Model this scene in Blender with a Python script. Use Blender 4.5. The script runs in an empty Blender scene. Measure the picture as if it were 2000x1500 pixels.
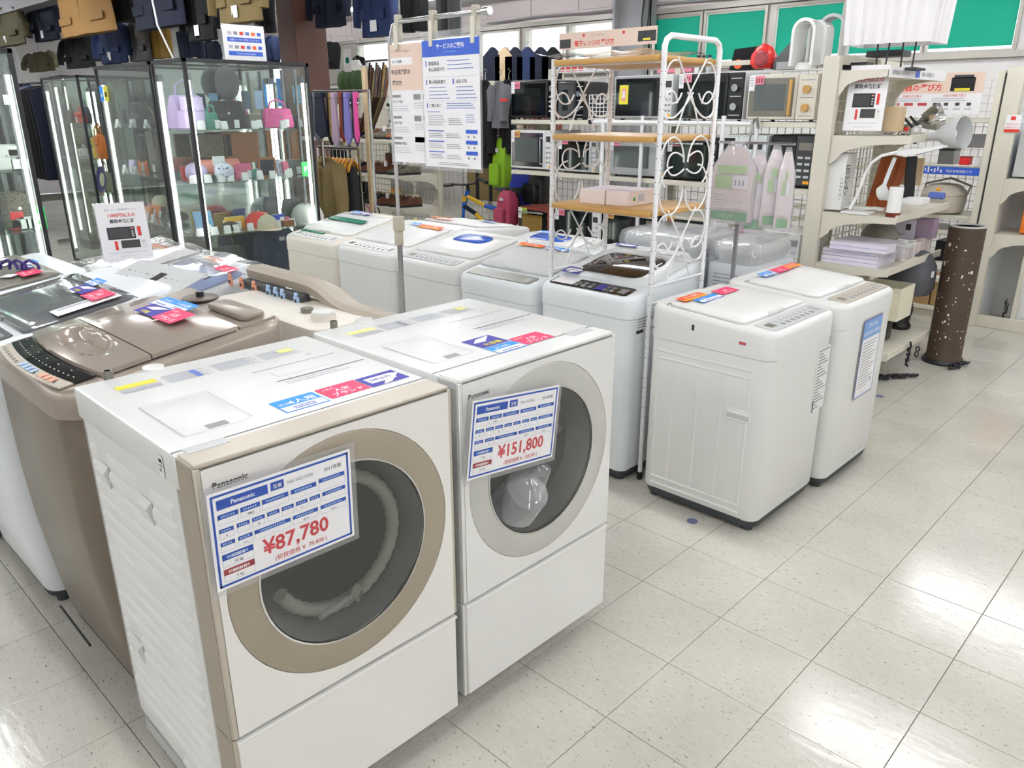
import bpy, math, random
from mathutils import Matrix, Vector, Euler
random.seed(7)
PI = math.pi
SC = bpy.context.scene
COL = SC.collection
# ---------------------------------------------------------------- camera, world, light, exposure
FPX = 1522.4
CE = Euler((math.radians(70.652), math.radians(0.058), math.radians(43.891)), 'XYZ')
CP = Vector((0.692, -2.012, 1.558))
cam_data = bpy.data.cameras.new('camera'); cam_data.sensor_width = 36.0; cam_data.lens = FPX / 2000 * 36
cam_data.clip_start = 0.05; cam_data.clip_end = 200
cam = bpy.data.objects.new('camera', cam_data); COL.objects.link(cam)
cam.location = CP; cam.rotation_euler = CE; SC.camera = cam
world = bpy.data.worlds.new('daylight'); SC.world = world; world.use_nodes = True
world.node_tree.nodes['Background'].inputs[0].default_value = (0.93, 0.97, 1.0, 1)
world.node_tree.nodes['Background'].inputs[1].default_value = 2.2
SC.view_settings.view_transform = 'Standard'; SC.view_settings.look = 'None'
SC.view_settings.gamma = 1; SC.view_settings.use_curve_mapping = False
SC.view_settings.exposure = 0.50
SC.cycles.use_denoising = True
SC.cycles.max_bounces = 10; SC.cycles.transparent_max_bounces = 24
SC.cycles.caustics_reflective = False; SC.cycles.caustics_refractive = False
CEIL = 3.15
LAMP_W = 3.2
LAMPS = [(x, y) for y in (-4.3, -1.4, 0.8, 3.2, 5.7) for x in (4.0, 2.0, -0.5, -3.0, -5.4, -7.9, -10.6, -13.6)]
for i, (lx, ly) in enumerate(LAMPS):
    ld = bpy.data.lights.new('tube_light', 'AREA'); ld.shape = 'RECTANGLE'; ld.size = 1.2; ld.size_y = 0.12
    ld.energy = LAMP_W * (.6 if lx > 1 and ly > 0 else 1.0); ld.color = (0.985, 0.99, 1.0)
    lo = bpy.data.objects.new('tube_light', ld); COL.objects.link(lo); lo.location = (lx, ly, CEIL - 0.17)
# ---------------------------------------------------------------- picture rays -> places in the room
_R = CE.to_matrix()
def _ray(px, py): return _R @ Vector(((px - 1000) / FPX, -(py - 750) / FPX, -1.0))
def PZ(px, py, z): d = _ray(px, py); return CP + d * ((z - CP.z) / d.z)
def PX(px, py, x): d = _ray(px, py); return CP + d * ((x - CP.x) / d.x)
def PY(px, py, y): d = _ray(px, py); return CP + d * ((y - CP.y) / d.y)
# ---------------------------------------------------------------- materials
MATS = {}
def mat(name, c, rough=0.5, metal=0.0, ns=0.0, nscale=20.0, bump=0.0, spec=0.5, emit=0.0, trans=0.0, alpha=1.0, coat=0.0, ior=1.45):
    m = bpy.data.materials.new(name); m.use_nodes = True
    nt = m.node_tree; b = nt.nodes['Principled BSDF']; L = nt.links
    def lin(v): return tuple(((x / 12.92) if x <= 0.04045 else ((x + 0.055) / 1.055) ** 2.4) for x in v)
    if isinstance(c, str): c = tuple(int(c[i:i + 2], 16) / 255 for i in (0, 2, 4))
    col = lin(c)
    b.inputs['Base Color'].default_value = (*col, 1)
    b.inputs['Roughness'].default_value = rough; b.inputs['Metallic'].default_value = metal
    b.inputs['Specular IOR Level'].default_value = spec; b.inputs['IOR'].default_value = ior
    b.inputs['Transmission Weight'].default_value = trans; b.inputs['Alpha'].default_value = alpha
    b.inputs['Coat Weight'].default_value = coat
    if emit: b.inputs['Emission Color'].default_value = (*col, 1); b.inputs['Emission Strength'].default_value = emit
    if ns or bump:
        tc = nt.nodes.new('ShaderNodeTexCoord'); nz = nt.nodes.new('ShaderNodeTexNoise')
        nz.inputs['Scale'].default_value = nscale; nz.inputs['Detail'].default_value = 5
        L.new(tc.outputs['Object'], nz.inputs['Vector'])
        if ns:
            mr = nt.nodes.new('ShaderNodeMapRange'); mr.inputs['To Min'].default_value = 1 - ns; mr.inputs['To Max'].default_value = 1 + ns * 0.5
            L.new(nz.outputs['Fac'], mr.inputs['Value'])
            mx = nt.nodes.new('ShaderNodeVectorMath'); mx.operation = 'SCALE'; mx.inputs[0].default_value = col
            L.new(mr.outputs['Result'], mx.inputs['Scale']); L.new(mx.outputs['Vector'], b.inputs['Base Color'])
        if bump:
            bp = nt.nodes.new('ShaderNodeBump'); bp.inputs['Strength'].default_value = bump; bp.inputs['Distance'].default_value = 0.004
            L.new(nz.outputs['Fac'], bp.inputs['Height']); L.new(bp.outputs['Normal'], b.inputs['Normal'])
    MATS[name] = m; return m
def mix_glass(name, tint, refl_rough=0.03, opacity=0.08, bump=0.0, ior=1.45):
    """thin clear sheet: see-through with real reflections by angle"""
    m = bpy.data.materials.new(name); m.use_nodes = True; nt = m.node_tree; L = nt.links
    for n in list(nt.nodes): nt.nodes.remove(n)
    out = nt.nodes.new('ShaderNodeOutputMaterial'); tr = nt.nodes.new('ShaderNodeBsdfTransparent'); gl = nt.nodes.new('ShaderNodeBsdfGlossy')
    df = nt.nodes.new('ShaderNodeBsdfDiffuse'); fr = nt.nodes.new('ShaderNodeMapRange'); lw = nt.nodes.new('ShaderNodeLayerWeight'); pw = nt.nodes.new('ShaderNodeMath'); pw.operation = 'POWER'; pw.inputs[1].default_value = 4.0; m1 = nt.nodes.new('ShaderNodeMixShader'); m2 = nt.nodes.new('ShaderNodeMixShader')
    tr.inputs[0].default_value = (*tint, 1); gl.inputs['Roughness'].default_value = refl_rough; gl.inputs[0].default_value = (1, 1, 1, 1)
    f0 = ((ior - 1) / (ior + 1)) ** 2 * 1.6; lw.inputs['Blend'].default_value = .5; L.new(lw.outputs['Facing'], pw.inputs[0]); L.new(pw.outputs[0], fr.inputs['Value']); fr.inputs['To Min'].default_value = f0; fr.inputs['To Max'].default_value = .9; m1.inputs[0].default_value = opacity
    df.inputs[0].default_value = (*tint, 1)
    L.new(tr.outputs[0], m1.inputs[1]); L.new(df.outputs[0], m1.inputs[2]); L.new(fr.outputs[0], m2.inputs[0])
    L.new(m1.outputs[0], m2.inputs[1]); L.new(gl.outputs[0], m2.inputs[2]); L.new(m2.outputs[0], out.inputs[0])
    if bump:
        tc = nt.nodes.new('ShaderNodeTexCoord'); nz = nt.nodes.new('ShaderNodeTexNoise'); nz.inputs['Scale'].default_value = 9; nz.inputs['Detail'].default_value = 3
        bp = nt.nodes.new('ShaderNodeBump'); bp.inputs['Strength'].default_value = bump; bp.inputs['Distance'].default_value = 0.03
        L.new(tc.outputs['Object'], nz.inputs['Vector']); L.new(nz.outputs['Fac'], bp.inputs['Height'])
        L.new(bp.outputs['Normal'], gl.inputs['Normal']); L.new(bp.outputs['Normal'], lw.inputs['Normal'])
    MATS[name] = m
for n, c, kw in [
    ('white', 'e3e3e1', dict(rough=.32, ns=.02, nscale=6)), ('white_soft', 'e9e9e7', dict(rough=.55)), ('white_gloss', 'f2f2f0', dict(rough=.12, coat=.4)),
    ('white_cool', 'e6ebee', dict(rough=.3, ns=.02, nscale=6)), ('white_warm', 'e3ddd2', dict(rough=.45, ns=.03, nscale=5)), ('glass_white', 'ebe8e4', dict(rough=.08, coat=.6)),
    ('glass_white_cool', 'e6e5e3', dict(rough=.08, coat=.6)), ('champagne', 'a89d8d', dict(rough=.33, metal=.35, ns=.03)), ('champagne_light', 'c4bcae', dict(rough=.35, metal=.25)),
    ('silver_ring', 'c9c9c4', dict(rough=.25, metal=.3)), ('bronze', 'b0a296', dict(rough=.16, metal=.3, coat=.5, ns=.03, nscale=8)), ('bronze_mid', 'a1958a', dict(rough=.3, metal=.25, ns=.03)), ('bronze_body', '7b7064', dict(rough=.28, metal=.3, ns=.03)),
    ('bronze_dark', '5e5047', dict(rough=.35)), ('taupe', 'a79c8c', dict(rough=.4, ns=.03)), ('olive_grey', '77746a', dict(rough=.3)),
    ('smoke_lid', '6d6f72', dict(rough=.12, coat=.5)), ('black', '141416', dict(rough=.35)), ('black_gloss', '0d0e12', dict(rough=.06, coat=.5)), ('charcoal', '3a3c3e', dict(rough=.5)),
    ('dark_base', '3c4144', dict(rough=.55, ns=.08)), ('grey', '8f9092', dict(rough=.45)), ('light_grey', 'c4c6c6', dict(rough=.45)), ('mid_grey', 'a6a8aa', dict(rough=.4)),
    ('drum_steel', '7a7b79', dict(rough=.35, metal=.6)), ('rubber', '6a6c6a', dict(rough=.35)), ('hose', '9f9d94', dict(rough=.4)), ('chrome', 'd0d0d0', dict(rough=.12, metal=1.)),
    ('steel', '9a9a9c', dict(rough=.25, metal=.9)), ('cream_metal', 'd9d4c5', dict(rough=.4, ns=.03, nscale=8)), ('cream_dark', 'b7b2a2', dict(rough=.5)),
    ('wire', 'cfcabb', dict(rough=.35, metal=.3)), ('rack_white', 'eeeef0', dict(rough=.3)), ('wood', 'c89c5b', dict(rough=.35, ns=.12, nscale=14)), ('wood_pale', 'cdb592', dict(rough=.45, ns=.1)),
    ('wood_red', 'a4511d', dict(rough=.4, ns=.3, nscale=9)), ('cardboard', 'a08158', dict(rough=.7, ns=.08)), ('paper', 'f1f0f2', dict(rough=.6)), ('paper_lilac', 'e5dfee', dict(rough=.5)),
    ('paper_pink', 'eadcd8', dict(rough=.6)), ('blush', 'e6cdbd', dict(rough=.6)), ('blue_print', '2d4fa6', dict(rough=.5)), ('poster_blue', '3860c8', dict(rough=.4)), ('navy_print', '2f2896', dict(rough=.5)),
    ('sky_print', '2f93ec', dict(rough=.5)), ('pink_print', 'e83366', dict(rough=.5)), ('red_print', 'd8382f', dict(rough=.5)), ('red_dull', 'c2474c', dict(rough=.5)), ('maroon_print', '96383f', dict(rough=.5)),
    ('orange_print', 'f0632c', dict(rough=.5)), ('amber_print', 'f3a526', dict(rough=.5)), ('yellow_print', 'e8da3c', dict(rough=.5)), ('lemon', 'e5e08a', dict(rough=.5)), ('green_print', '35b963', dict(rough=.5)),
    ('lime_print', 'a9cf86', dict(rough=.5)), ('leaf_print', '4f9f55', dict(rough=.5)), ('text_dark', '35353a', dict(rough=.6)), ('text_grey', '8d8d94', dict(rough=.6)), ('text_pale', 'b9bcc8', dict(rough=.6)),
    ('text_blue', '5f74c0', dict(rough=.6)), ('peach', 'f0a98a', dict(rough=.5)), ('pale_blue', 'a9c4e6', dict(rough=.5)), ('tag_pink', 'e58aa0', dict(rough=.5)), ('tag_tan', 'd9ae62', dict(rough=.5)), ('tag_lime', '9ad03a', dict(rough=.5)),
    ('case_black', '26272b', dict(rough=.35)), ('case_alu', '9a9ba0', dict(rough=.3, metal=.7)), ('pillar_brown', '6c4a40', dict(rough=.5, ns=.05, nscale=3)), ('teal_blind', '0aab8d', dict(rough=.7, ns=.06, nscale=2)),
    ('wall_paint', 'e4e2e1', dict(rough=.6, ns=.03, nscale=1.5)), ('wall_pink', 'f0e4e4', dict(rough=.6, ns=.03, nscale=1)), ('ceiling_grey', 'c4c2c2', dict(rough=.7, ns=.06, nscale=1.2)), ('sash', 'b5b0a8', dict(rough=.4, metal=.3)),
    ('beam_grey', 'a2a2a5', dict(rough=.5, ns=.12, nscale=6)), ('joint', '5f5c53', dict(rough=.8)), ('cord_black', '191a22', dict(rough=.45)), ('speckle_white', 'ece6da', dict(rough=.6)),
    ('navy_cloth', '141b30', dict(rough=.85, ns=.2, nscale=30, bump=.3)), ('denim_blue', '24335a', dict(rough=.85, ns=.15, nscale=30, bump=.3)), ('black_cloth', '0f1013', dict(rough=.85, ns=.2, nscale=30, bump=.3)),
    ('olive_cloth', '55503a', dict(rough=.85, ns=.15, nscale=30, bump=.3)), ('khaki_cloth', '7d6c45', dict(rough=.85, ns=.12, nscale=30, bump=.3)), ('tan_cloth', '94703f', dict(rough=.85, ns=.12, nscale=20, bump=.3)),
    ('grey_cloth', '6b6b70', dict(rough=.85, ns=.15, bump=.3)), ('mustard_cloth', '85692c', dict(rough=.85, ns=.12, bump=.3)), ('brown_leather', '5d3420', dict(rough=.4, ns=.2)), ('tan_leather', 'a2602f', dict(rough=.4, ns=.15)),
    ('black_leather', '1a1a1c', dict(rough=.3)), ('lilac_leather', 'cdbde6', dict(rough=.45)), ('pink_leather', 'e0559c', dict(rough=.35)), ('rose_leather', 'd9688c', dict(rough=.4)), ('coral_leather', 'ee9489', dict(rough=.45)),
    ('green_leather', '3d8b7c', dict(rough=.4)), ('blue_leather', '6ea6cf', dict(rough=.4)), ('royal_cloth', '2c4fd0', dict(rough=.6)), ('yellow_leather', 'e5b52c', dict(rough=.4)), ('orange_leather', 'e97a24', dict(rough=.4)),
    ('red_plastic', 'e0332f', dict(rough=.35)), ('plum_cloth', '5b3a66', dict(rough=.85)), ('violet_cloth', '7b78b8', dict(rough=.85)), ('rust_cloth', '7a3227', dict(rough=.85)), ('mauve_cloth', 'a892a8', dict(rough=.85)),
    ('forest_cloth', '3d5432', dict(rough=.9, bump=.4, nscale=60)), ('cream_cloth', 'd8cdb4', dict(rough=.9, bump=.3)), ('bag_purple', '3a2f73', dict(rough=.5)), ('bike_blue', '1f5fc4', dict(rough=.25)), ('bike_yellow', 'd9b02a', dict(rough=.3)),
    ('stone', '8f8c80', dict(rough=.7, ns=.25, nscale=60)), ('rice_cooker', 'bdb4a6', dict(rough=.35)), ('shade_white', 'f3f0f2', dict(rough=.6)), ('shade_cream', 'e2dcc6', dict(rough=.6)), ('shade_grey', '4e4f54', dict(rough=.6)),
    ('green_bag', '86b31f', dict(rough=.7)), ('blue_bag', '1b2a8a', dict(rough=.7)), ('red_bag', 'a03b55', dict(rough=.7)), ('amber_wood', 'd8962c', dict(rough=.4)), ('green_plastic', '1c7a62', dict(rough=.25)), ('blue_plastic', '1b4fb4', dict(rough=.2)),
    ('blue_haze', '7f97c6', dict(rough=.15, coat=.5)), ('floor_mark', '6a6f92', dict(rough=.7)), ('oven_glass', '1d2322', dict(rough=.05, coat=.4)), ('oven_glass_grey', '59605f', dict(rough=.08, coat=.4)),
    ]: mat(n, c, **kw)
mat('lamp_glow', 'fbfdff', emit=62.0); mat('case_glow', 'fffdf6', emit=5.5); mat('panel_glow', 'ffffff', emit=1.2)
mix_glass('pane', (.93, .97, .955), opacity=.01); mix_glass('shelf_glass', (.80, .90, .87), opacity=.03, ior=1.6)
mix_glass('wrap', (.97, .97, .985), refl_rough=.16, opacity=.12, bump=.35, ior=1.7); mix_glass('sleeve', (.95, .95, .96), refl_rough=.05, opacity=.10, bump=.05)
mix_glass('porthole', (.72, .73, .73), refl_rough=.02, opacity=.0, ior=1.6); mix_glass('clear_plastic', (.9, .9, .93), refl_rough=.1, opacity=.2, bump=.3)
# floor tile: off-white vinyl with short streaks and scuffs
def tile_mat():
    m = bpy.data.materials.new('vinyl_tile'); m.use_nodes = True; nt = m.node_tree; L = nt.links; b = nt.nodes['Principled BSDF']
    g = nt.nodes.new('ShaderNodeNewGeometry')
    def noise(scale, det, vec, rough=.5):
        n = nt.nodes.new('ShaderNodeTexNoise'); n.inputs['Scale'].default_value = scale; n.inputs['Detail'].default_value = det; n.inputs['Roughness'].default_value = rough; L.new(vec, n.inputs['Vector']); return n.outputs['Fac']
    def ramp(src, a, bb, ca, cb):
        r = nt.nodes.new('ShaderNodeValToRGB'); r.color_ramp.elements[0].position = a; r.color_ramp.elements[1].position = bb
        r.color_ramp.elements[0].color = ca; r.color_ramp.elements[1].color = cb; L.new(src, r.inputs[0]); return r.outputs[0]
    mp = nt.nodes.new('ShaderNodeMapping'); mp.inputs['Scale'].default_value = (1, 2.6, 1); mp.inputs['Rotation'].default_value = (0, 0, .5); L.new(g.outputs['Position'], mp.inputs['Vector'])
    base = ramp(noise(2.2, 4, g.outputs['Position']), .3, .7, (.54, .52, .46, 1), (.66, .64, .575, 1))
    fleck = ramp(noise(60, 2, mp.outputs[0]), .655, .70, (1, 1, 1, 1), (.42, .43, .40, 1))
    fine = ramp(noise(28, 5, mp.outputs[0], .7), .40, .62, (.93, .93, .92, 1), (1, 1, 1, 1))
    scuff = ramp(noise(9, 8, g.outputs['Position'], .8), .66, .72, (1, 1, 1, 1), (.72, .68, .60, 1))
    cur = base
    for x in (fleck, fine, scuff):
        mx = nt.nodes.new('ShaderNodeMix'); mx.data_type = 'RGBA'; mx.blend_type = 'MULTIPLY'; mx.inputs[0].default_value = 1; L.new(cur, mx.inputs[6]); L.new(x, mx.inputs[7]); cur = mx.outputs[2]
    L.new(cur, b.inputs['Base Color'])
    rr = nt.nodes.new('ShaderNodeMapRange'); rr.inputs['To Min'].default_value = .06; rr.inputs['To Max'].default_value = .26; L.new(noise(5, 6, g.outputs['Position'], .7), rr.inputs['Value']); L.new(rr.outputs[0], b.inputs['Roughness'])
    bp = nt.nodes.new('ShaderNodeBump'); bp.inputs['Strength'].default_value = .06; bp.inputs['Distance'].default_value = .01; L.new(noise(14, 3, mp.outputs[0]), bp.inputs['Height']); L.new(bp.outputs[0], b.inputs['Normal'])
    b.inputs['Specular IOR Level'].default_value = .55
    MATS['vinyl_tile'] = m
tile_mat()
def speckled(name, base, spot, scale, thr):
    m = mat(name, base, rough=.5); nt = m.node_tree; L = nt.links; b = nt.nodes['Principled BSDF']
    tc = nt.nodes.new('ShaderNodeTexCoord'); v = nt.nodes.new('ShaderNodeTexVoronoi'); v.inputs['Scale'].default_value = scale; L.new(tc.outputs['Object'], v.inputs['Vector'])
    nz = nt.nodes.new('ShaderNodeTexNoise'); nz.inputs['Scale'].default_value = scale * .6; L.new(tc.outputs['Object'], nz.inputs['Vector'])
    md = nt.nodes.new('ShaderNodeMath'); md.operation = 'MULTIPLY'; L.new(nz.outputs['Fac'], md.inputs[0]); md.inputs[1].default_value = thr * 2
    lt = nt.nodes.new('ShaderNodeMath'); lt.operation = 'LESS_THAN'; L.new(v.outputs['Distance'], lt.inputs[0]); L.new(md.outputs[0], lt.inputs[1])
    mx = nt.nodes.new('ShaderNodeMix'); mx.data_type = 'RGBA'; L.new(lt.outputs[0], mx.inputs[0]); mx.inputs[6].default_value = b.inputs['Base Color'].default_value
    s = [int(spot[i:i + 2], 16) / 255 for i in (0, 2, 4)]; mx.inputs[7].default_value = (s[0] ** 2.2, s[1] ** 2.2, s[2] ** 2.2, 1); L.new(mx.outputs[2], b.inputs['Base Color'])
speckled('snake_print', '6d6858', '38342a', 60, .3); speckled('gold_print', '8a6f2a', '2a2318', 45, .25); speckled('dot_print', 'dfe2f2', '27347d', 50, .25)
# ---------------------------------------------------------------- mesh builder
_T = {}
def text_geo(s, bold):
    k = (s, bold)
    if k not in _T:
        c = bpy.data.curves.new('t', 'FONT'); c.body = s; c.resolution_u = 2; c.offset = .02 if bold else 0
        o = bpy.data.objects.new('t', c); me = bpy.data.meshes.new_from_object(o)
        _T[k] = ([v.co.copy() for v in me.vertices], [tuple(p.vertices) for p in me.polygons], max([v.co.x for v in me.vertices] or [0]))
        bpy.data.meshes.remove(me); bpy.data.objects.remove(o); bpy.data.curves.remove(c)
    return _T[k]
def frame(O, U, V):
    U = Vector(U).normalized(); V = Vector(V).normalized(); N = U.cross(V).normalized(); V = N.cross(U)
    m = Matrix.Identity(4)
    for i in range(3): m[i][0] = U[i]; m[i][1] = V[i]; m[i][2] = N[i]; m[i][3] = O[i]
    return m
class MB:
    def __init__(s, M=None): s.v = []; s.f = []; s.m = []; s.mats = []; s.M = M
    def add(s, vs, fs, mt, M=None):
        if mt not in s.mats: s.mats.append(mt)
        k = s.mats.index(mt); o = len(s.v)
        for v in vs:
            v = Vector(v)
            if M is not None: v = M @ v
            if s.M is not None: v = s.M @ v
            s.v.append(v)
        for f in fs: s.f.append([i + o for i in f]); s.m.append(k)
        return s
    def box(s, x0, y0, z0, x1, y1, z1, mt='white', M=None, c=0.0):
        if x0 > x1: x0, x1 = x1, x0
        if y0 > y1: y0, y1 = y1, y0
        if z0 > z1: z0, z1 = z1, z0
        if c:
            c = min(c, (x1 - x0) * .3, (y1 - y0) * .3, (z1 - z0) * .3)
            ls = []
            for z, e in ((z0, c), (z0 + c, 0), (z1 - c, 0), (z1, c)):
                ls.append([(x0 + e + (c if not e else 0), y0 + e, z), (x1 - e - (c if not e else 0), y0 + e, z), (x1 - e, y0 + e + (c if not e else 0), z), (x1 - e, y1 - e - (c if not e else 0), z),
                           (x1 - e - (c if not e else 0), y1 - e, z), (x0 + e + (c if not e else 0), y1 - e, z), (x0 + e, y1 - e - (c if not e else 0), z), (x0 + e, y0 + e + (c if not e else 0), z)])
            return s.loft(ls, mt, M=M)
        v = [(x0, y0, z0), (x1, y0, z0), (x1, y1, z0), (x0, y1, z0), (x0, y0, z1), (x1, y0, z1), (x1, y1, z1), (x0, y1, z1)]
        return s.add(v, [(0, 3, 2, 1), (4, 5, 6, 7), (0, 1, 5, 4), (1, 2, 6, 5), (2, 3, 7, 6), (3, 0, 4, 7)], mt, M)
    def loft(s, loops, mt, caps=(True, True), closed=True, M=None):
        n = len(loops[0]); vs = [p for l in loops for p in l]; fs = []
        for i in range(len(loops) - 1):
            for j in range(n if closed else n - 1):
                k = (j + 1) % n; fs.append((i * n + j, i * n + k, (i + 1) * n + k, (i + 1) * n + j))
        if caps[0]: fs.append(tuple(range(n - 1, -1, -1)))
        if caps[1]: fs.append(tuple(range((len(loops) - 1) * n, len(loops) * n)))
        return s.add(vs, fs, mt, M)
    def cyl(s, p0, p1, r0, mt='white', r1=None, n=12, caps=True, M=None):
        p0 = Vector(p0); p1 = Vector(p1); r1 = r0 if r1 is None else r1
        d = (p1 - p0).normalized(); a = Vector((0, 0, 1)) if abs(d.z) < .9 else Vector((1, 0, 0)); u = a.cross(d).normalized(); w = d.cross(u)
        ls = [[p + (u * math.cos(2 * PI * i / n) + w * math.sin(2 * PI * i / n)) * r for i in range(n)] for p, r in ((p0, r0), (p1, r1))]
        return s.loft(ls, mt, (caps, caps), M=M)
    def tube(s, pts, r, mt='white', n=6, closed=False, M=None, flat=None):
        pts = [Vector(p) for p in pts]; ls = []; up = None; N = len(pts)
        for i, p in enumerate(pts):
            d = (pts[(i + 1) % N if closed else min(i + 1, N - 1)] - pts[(i - 1) % N if closed else max(i - 1, 0)])
            d = d.normalized() if d.length > 1e-9 else Vector((0, 0, 1))
            if up is None: up = Vector((0, 0, 1)) if abs(d.z) < .9 else Vector((1, 0, 0))
            u = up.cross(d)
            u = u.normalized() if u.length > 1e-6 else Vector((1, 0, 0)); w = d.cross(u).normalized(); up = w
            rr = r[i] if isinstance(r, (list, tuple)) else r
            ls.append([p + u * math.cos(2 * PI * j / n) * rr + w * math.sin(2 * PI * j / n) * rr * (flat or 1) for j in range(n)])
        if closed: ls.append(ls[0])
        return s.loft(ls, mt, (not closed, not closed), M=M)
    def prism(s, poly, a0, a1, mt, axis='y', M=None):
        mp = {'y': lambda p, a: (p[0], a, p[1]), 'x': lambda p, a: (a, p[0], p[1]), 'z': lambda p, a: (p[0], p[1], a)}[axis]
        n = len(poly); vs = [mp(p, a0) for p in poly] + [mp(p, a1) for p in poly]
        fs = [(i, (i + 1) % n, n + (i + 1) % n, n + i) for i in range(n)] + [tuple(range(n - 1, -1, -1)), tuple(range(n, 2 * n))]
        return s.add(vs, fs, mt, M)
    def lathe(s, prof, mt, n=20, M=None, caps=(True, True), sx=1, sy=1):
        return s.loft([[(r * math.cos(2 * PI * i / n) * sx, r * math.sin(2 * PI * i / n) * sy, z) for i in range(n)] for r, z in prof], mt, caps, M=M)
    def rbox(s, x0, y0, z0, x1, y1, z1, r, mt, e=.01, seg=4, M=None, topz=None, bot=True):
        """box with round upright corners and a soft top edge; topz(x, y) may tilt the top"""
        def ring(i, z, f=None):
            return [(px, py, (f(px, py) if f else 0) + z) for px, py in rr2(x0 + i, y0 + i, x1 - i, y1 - i, max(r - i, .002), seg)]
        f = topz; t = 0 if f else z1
        ls = [ring(0, z0)] + [ring(0, t - e, f), ring(e * .3, t - e * .3, f), ring(e, t, f)]
        if bot: ls = [ring(e * .6, z0)] + [ring(0, z0 + e)] + ls[1:]
        return s.loft(ls, mt, M=M)
    def rect(s, x0, y0, x1, y1, off, mt, M=None):
        return s.add([(x0, y0, off), (x1, y0, off), (x1, y1, off), (x0, y1, off)], [(0, 1, 2, 3)], mt, M)
    def text(s, t, x, y, size, mt, off=.0008, al='L', M=None, bold=False, rot=0, wmax=None):
        vs, fs, w = text_geo(t, bold)
        if wmax and w * size > wmax: size = wmax / w
        sx = {'L': 0, 'C': -w * size / 2, 'R': -w * size}[al]
        T = Matrix.Translation((x, y, off)) @ Matrix.Rotation(rot, 4, 'Z') @ Matrix.Translation((sx, 0, 0)) @ Matrix.Scale(size, 4)
        return s.add(vs, fs, mt, (M @ T) if M is not None else T)
    def build(s, name, parent=None, label=None, smooth=True, loc=None, link=True):
        me = bpy.data.meshes.new(name); me.from_pydata([tuple(v) for v in s.v], [], s.f)
        for m in s.mats: me.materials.append(MATS[m])
        if len(s.mats) > 1: me.polygons.foreach_set('material_index', s.m)
        if smooth:
            me.polygons.foreach_set('use_smooth', [True] * len(me.polygons)); me.set_sharp_from_angle(angle=math.radians(38))
        me.update(); o = bpy.data.objects.new(name, me)
        if link: COL.objects.link(o)
        if parent is not None: o.parent = parent
        if loc is not None: o.location = loc
        if label: o['label'] = label
        if name in ('button_print', 'panel_labels', 'display_print', 'printed_instructions'): o['kind'] = 'stuff'
        return o
def rr2(x0, y0, x1, y1, r, seg=4):
    out = []
    for cx, cy, a in ((x1 - r, y0 + r, -PI / 2), (x1 - r, y1 - r, 0), (x0 + r, y1 - r, PI / 2), (x0 + r, y0 + r, PI)):
        for k in range(seg + 1): t = a + PI / 2 * k / seg; out.append((cx + r * math.cos(t), cy + r * math.sin(t)))
    return out
def tag(o, label, cat, group=None, kind=None):
    if label: o['label'] = label
    if cat: o['category'] = cat
    if group: o['group'] = group
    if kind: o['kind'] = kind
    return o
def thing(name, label, cat, loc=(0, 0, 0), rz=0.0, group=None, rot=None):
    o = bpy.data.objects.new(name, None); COL.objects.link(o); o.empty_display_size = .05
    o.location = loc; o.rotation_euler = rot if rot else (0, 0, rz)
    return tag(o, label, cat, group)
def one(mb, name, label, cat, loc=(0, 0, 0), rz=0.0, group=None, rot=None):
    o = mb.build(name); o.location = loc; o.rotation_euler = rot if rot else (0, 0, rz); return tag(o, label, cat, group)
def struct(mb, name, label=None): return tag(mb.build(name), label, None, None, 'structure')
def copy_tree(o, parent=None, loc=None, rz=None, label=None, group=None):
    c = o.copy(); COL.objects.link(c)
    if parent is not None: c.parent = parent
    if loc is not None: c.location = loc
    if rz is not None: c.rotation_euler = (0, 0, rz)
    if label: c['label'] = label
    if group: c['group'] = group
    for ch in list(o.children): copy_tree(ch, c)
    return c
# ================================================================ SETTING
T = 0.3048
fl = MB().box(-17, -6, -.06, 5.5, 9.6, -.004, 'joint'); floor = struct(fl, 'floor', 'off-white vinyl tile shop floor')
tile_me = None; cand = []
for a in range(-13, 27):
    for b in range(-55, 17):
        cx, cy = (b + .5) * T, (a + .5) * T
        if not (-15.5 < cx < 4.5 and -4.5 < cy < 8): continue
        v = _R.transposed() @ (Vector((cx, cy, 0)) - CP)
        vis = False; key = 99
        if v.z < -.2:
            u, w = 1000 + FPX * v.x / -v.z, 750 - FPX * v.y / -v.z
            if -90 < u < 2100 and 380 < w < 1640: vis = True; key = (cx - CP.x) ** 2 + (cy - CP.y) ** 2
        hid = (-1.2 < cx < -.65 and -1.45 < cy < -.35) or (cx < -1.9 and -1.4 < cy < 1.0) or (-3.7 < cx < -1.2 and .6 < cy < 1.2) or (cx < -1.4 and cy > -1.2 and cy < 7)
        cand.append((0 if (vis and not hid) else 1, key, cx, cy))
cand.sort()
def tile_geo(mb, cx, cy):
    h = T / 2 - .0009; e = .0012
    return mb.loft([[(cx - h, cy - h, -.004), (cx + h, cy - h, -.004), (cx + h, cy + h, -.004), (cx - h, cy + h, -.004)],
                    [(cx - h, cy - h, -.0008), (cx + h, cy - h, -.0008), (cx + h, cy + h, -.0008), (cx - h, cy + h, -.0008)],
                    [(cx - h + e, cy - h + e, 0), (cx + h - e, cy - h + e, 0), (cx + h - e, cy + h - e, 0), (cx - h + e, cy + h - e, 0)]], 'vinyl_tile', (False, True))
t0 = tile_geo(MB(), 0, 0).build('tile', floor, smooth=False); t0.location = (cand[0][2], cand[0][3], 0)
for c in cand[1:300]:
    t = t0.copy(); COL.objects.link(t); t.location = (c[2], c[3], 0)
rest = MB()
for c in cand[300:]: tile_geo(rest, c[2], c[3])
o = rest.build('far_tiles', floor, smooth=False); o['kind'] = 'stuff'
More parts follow.
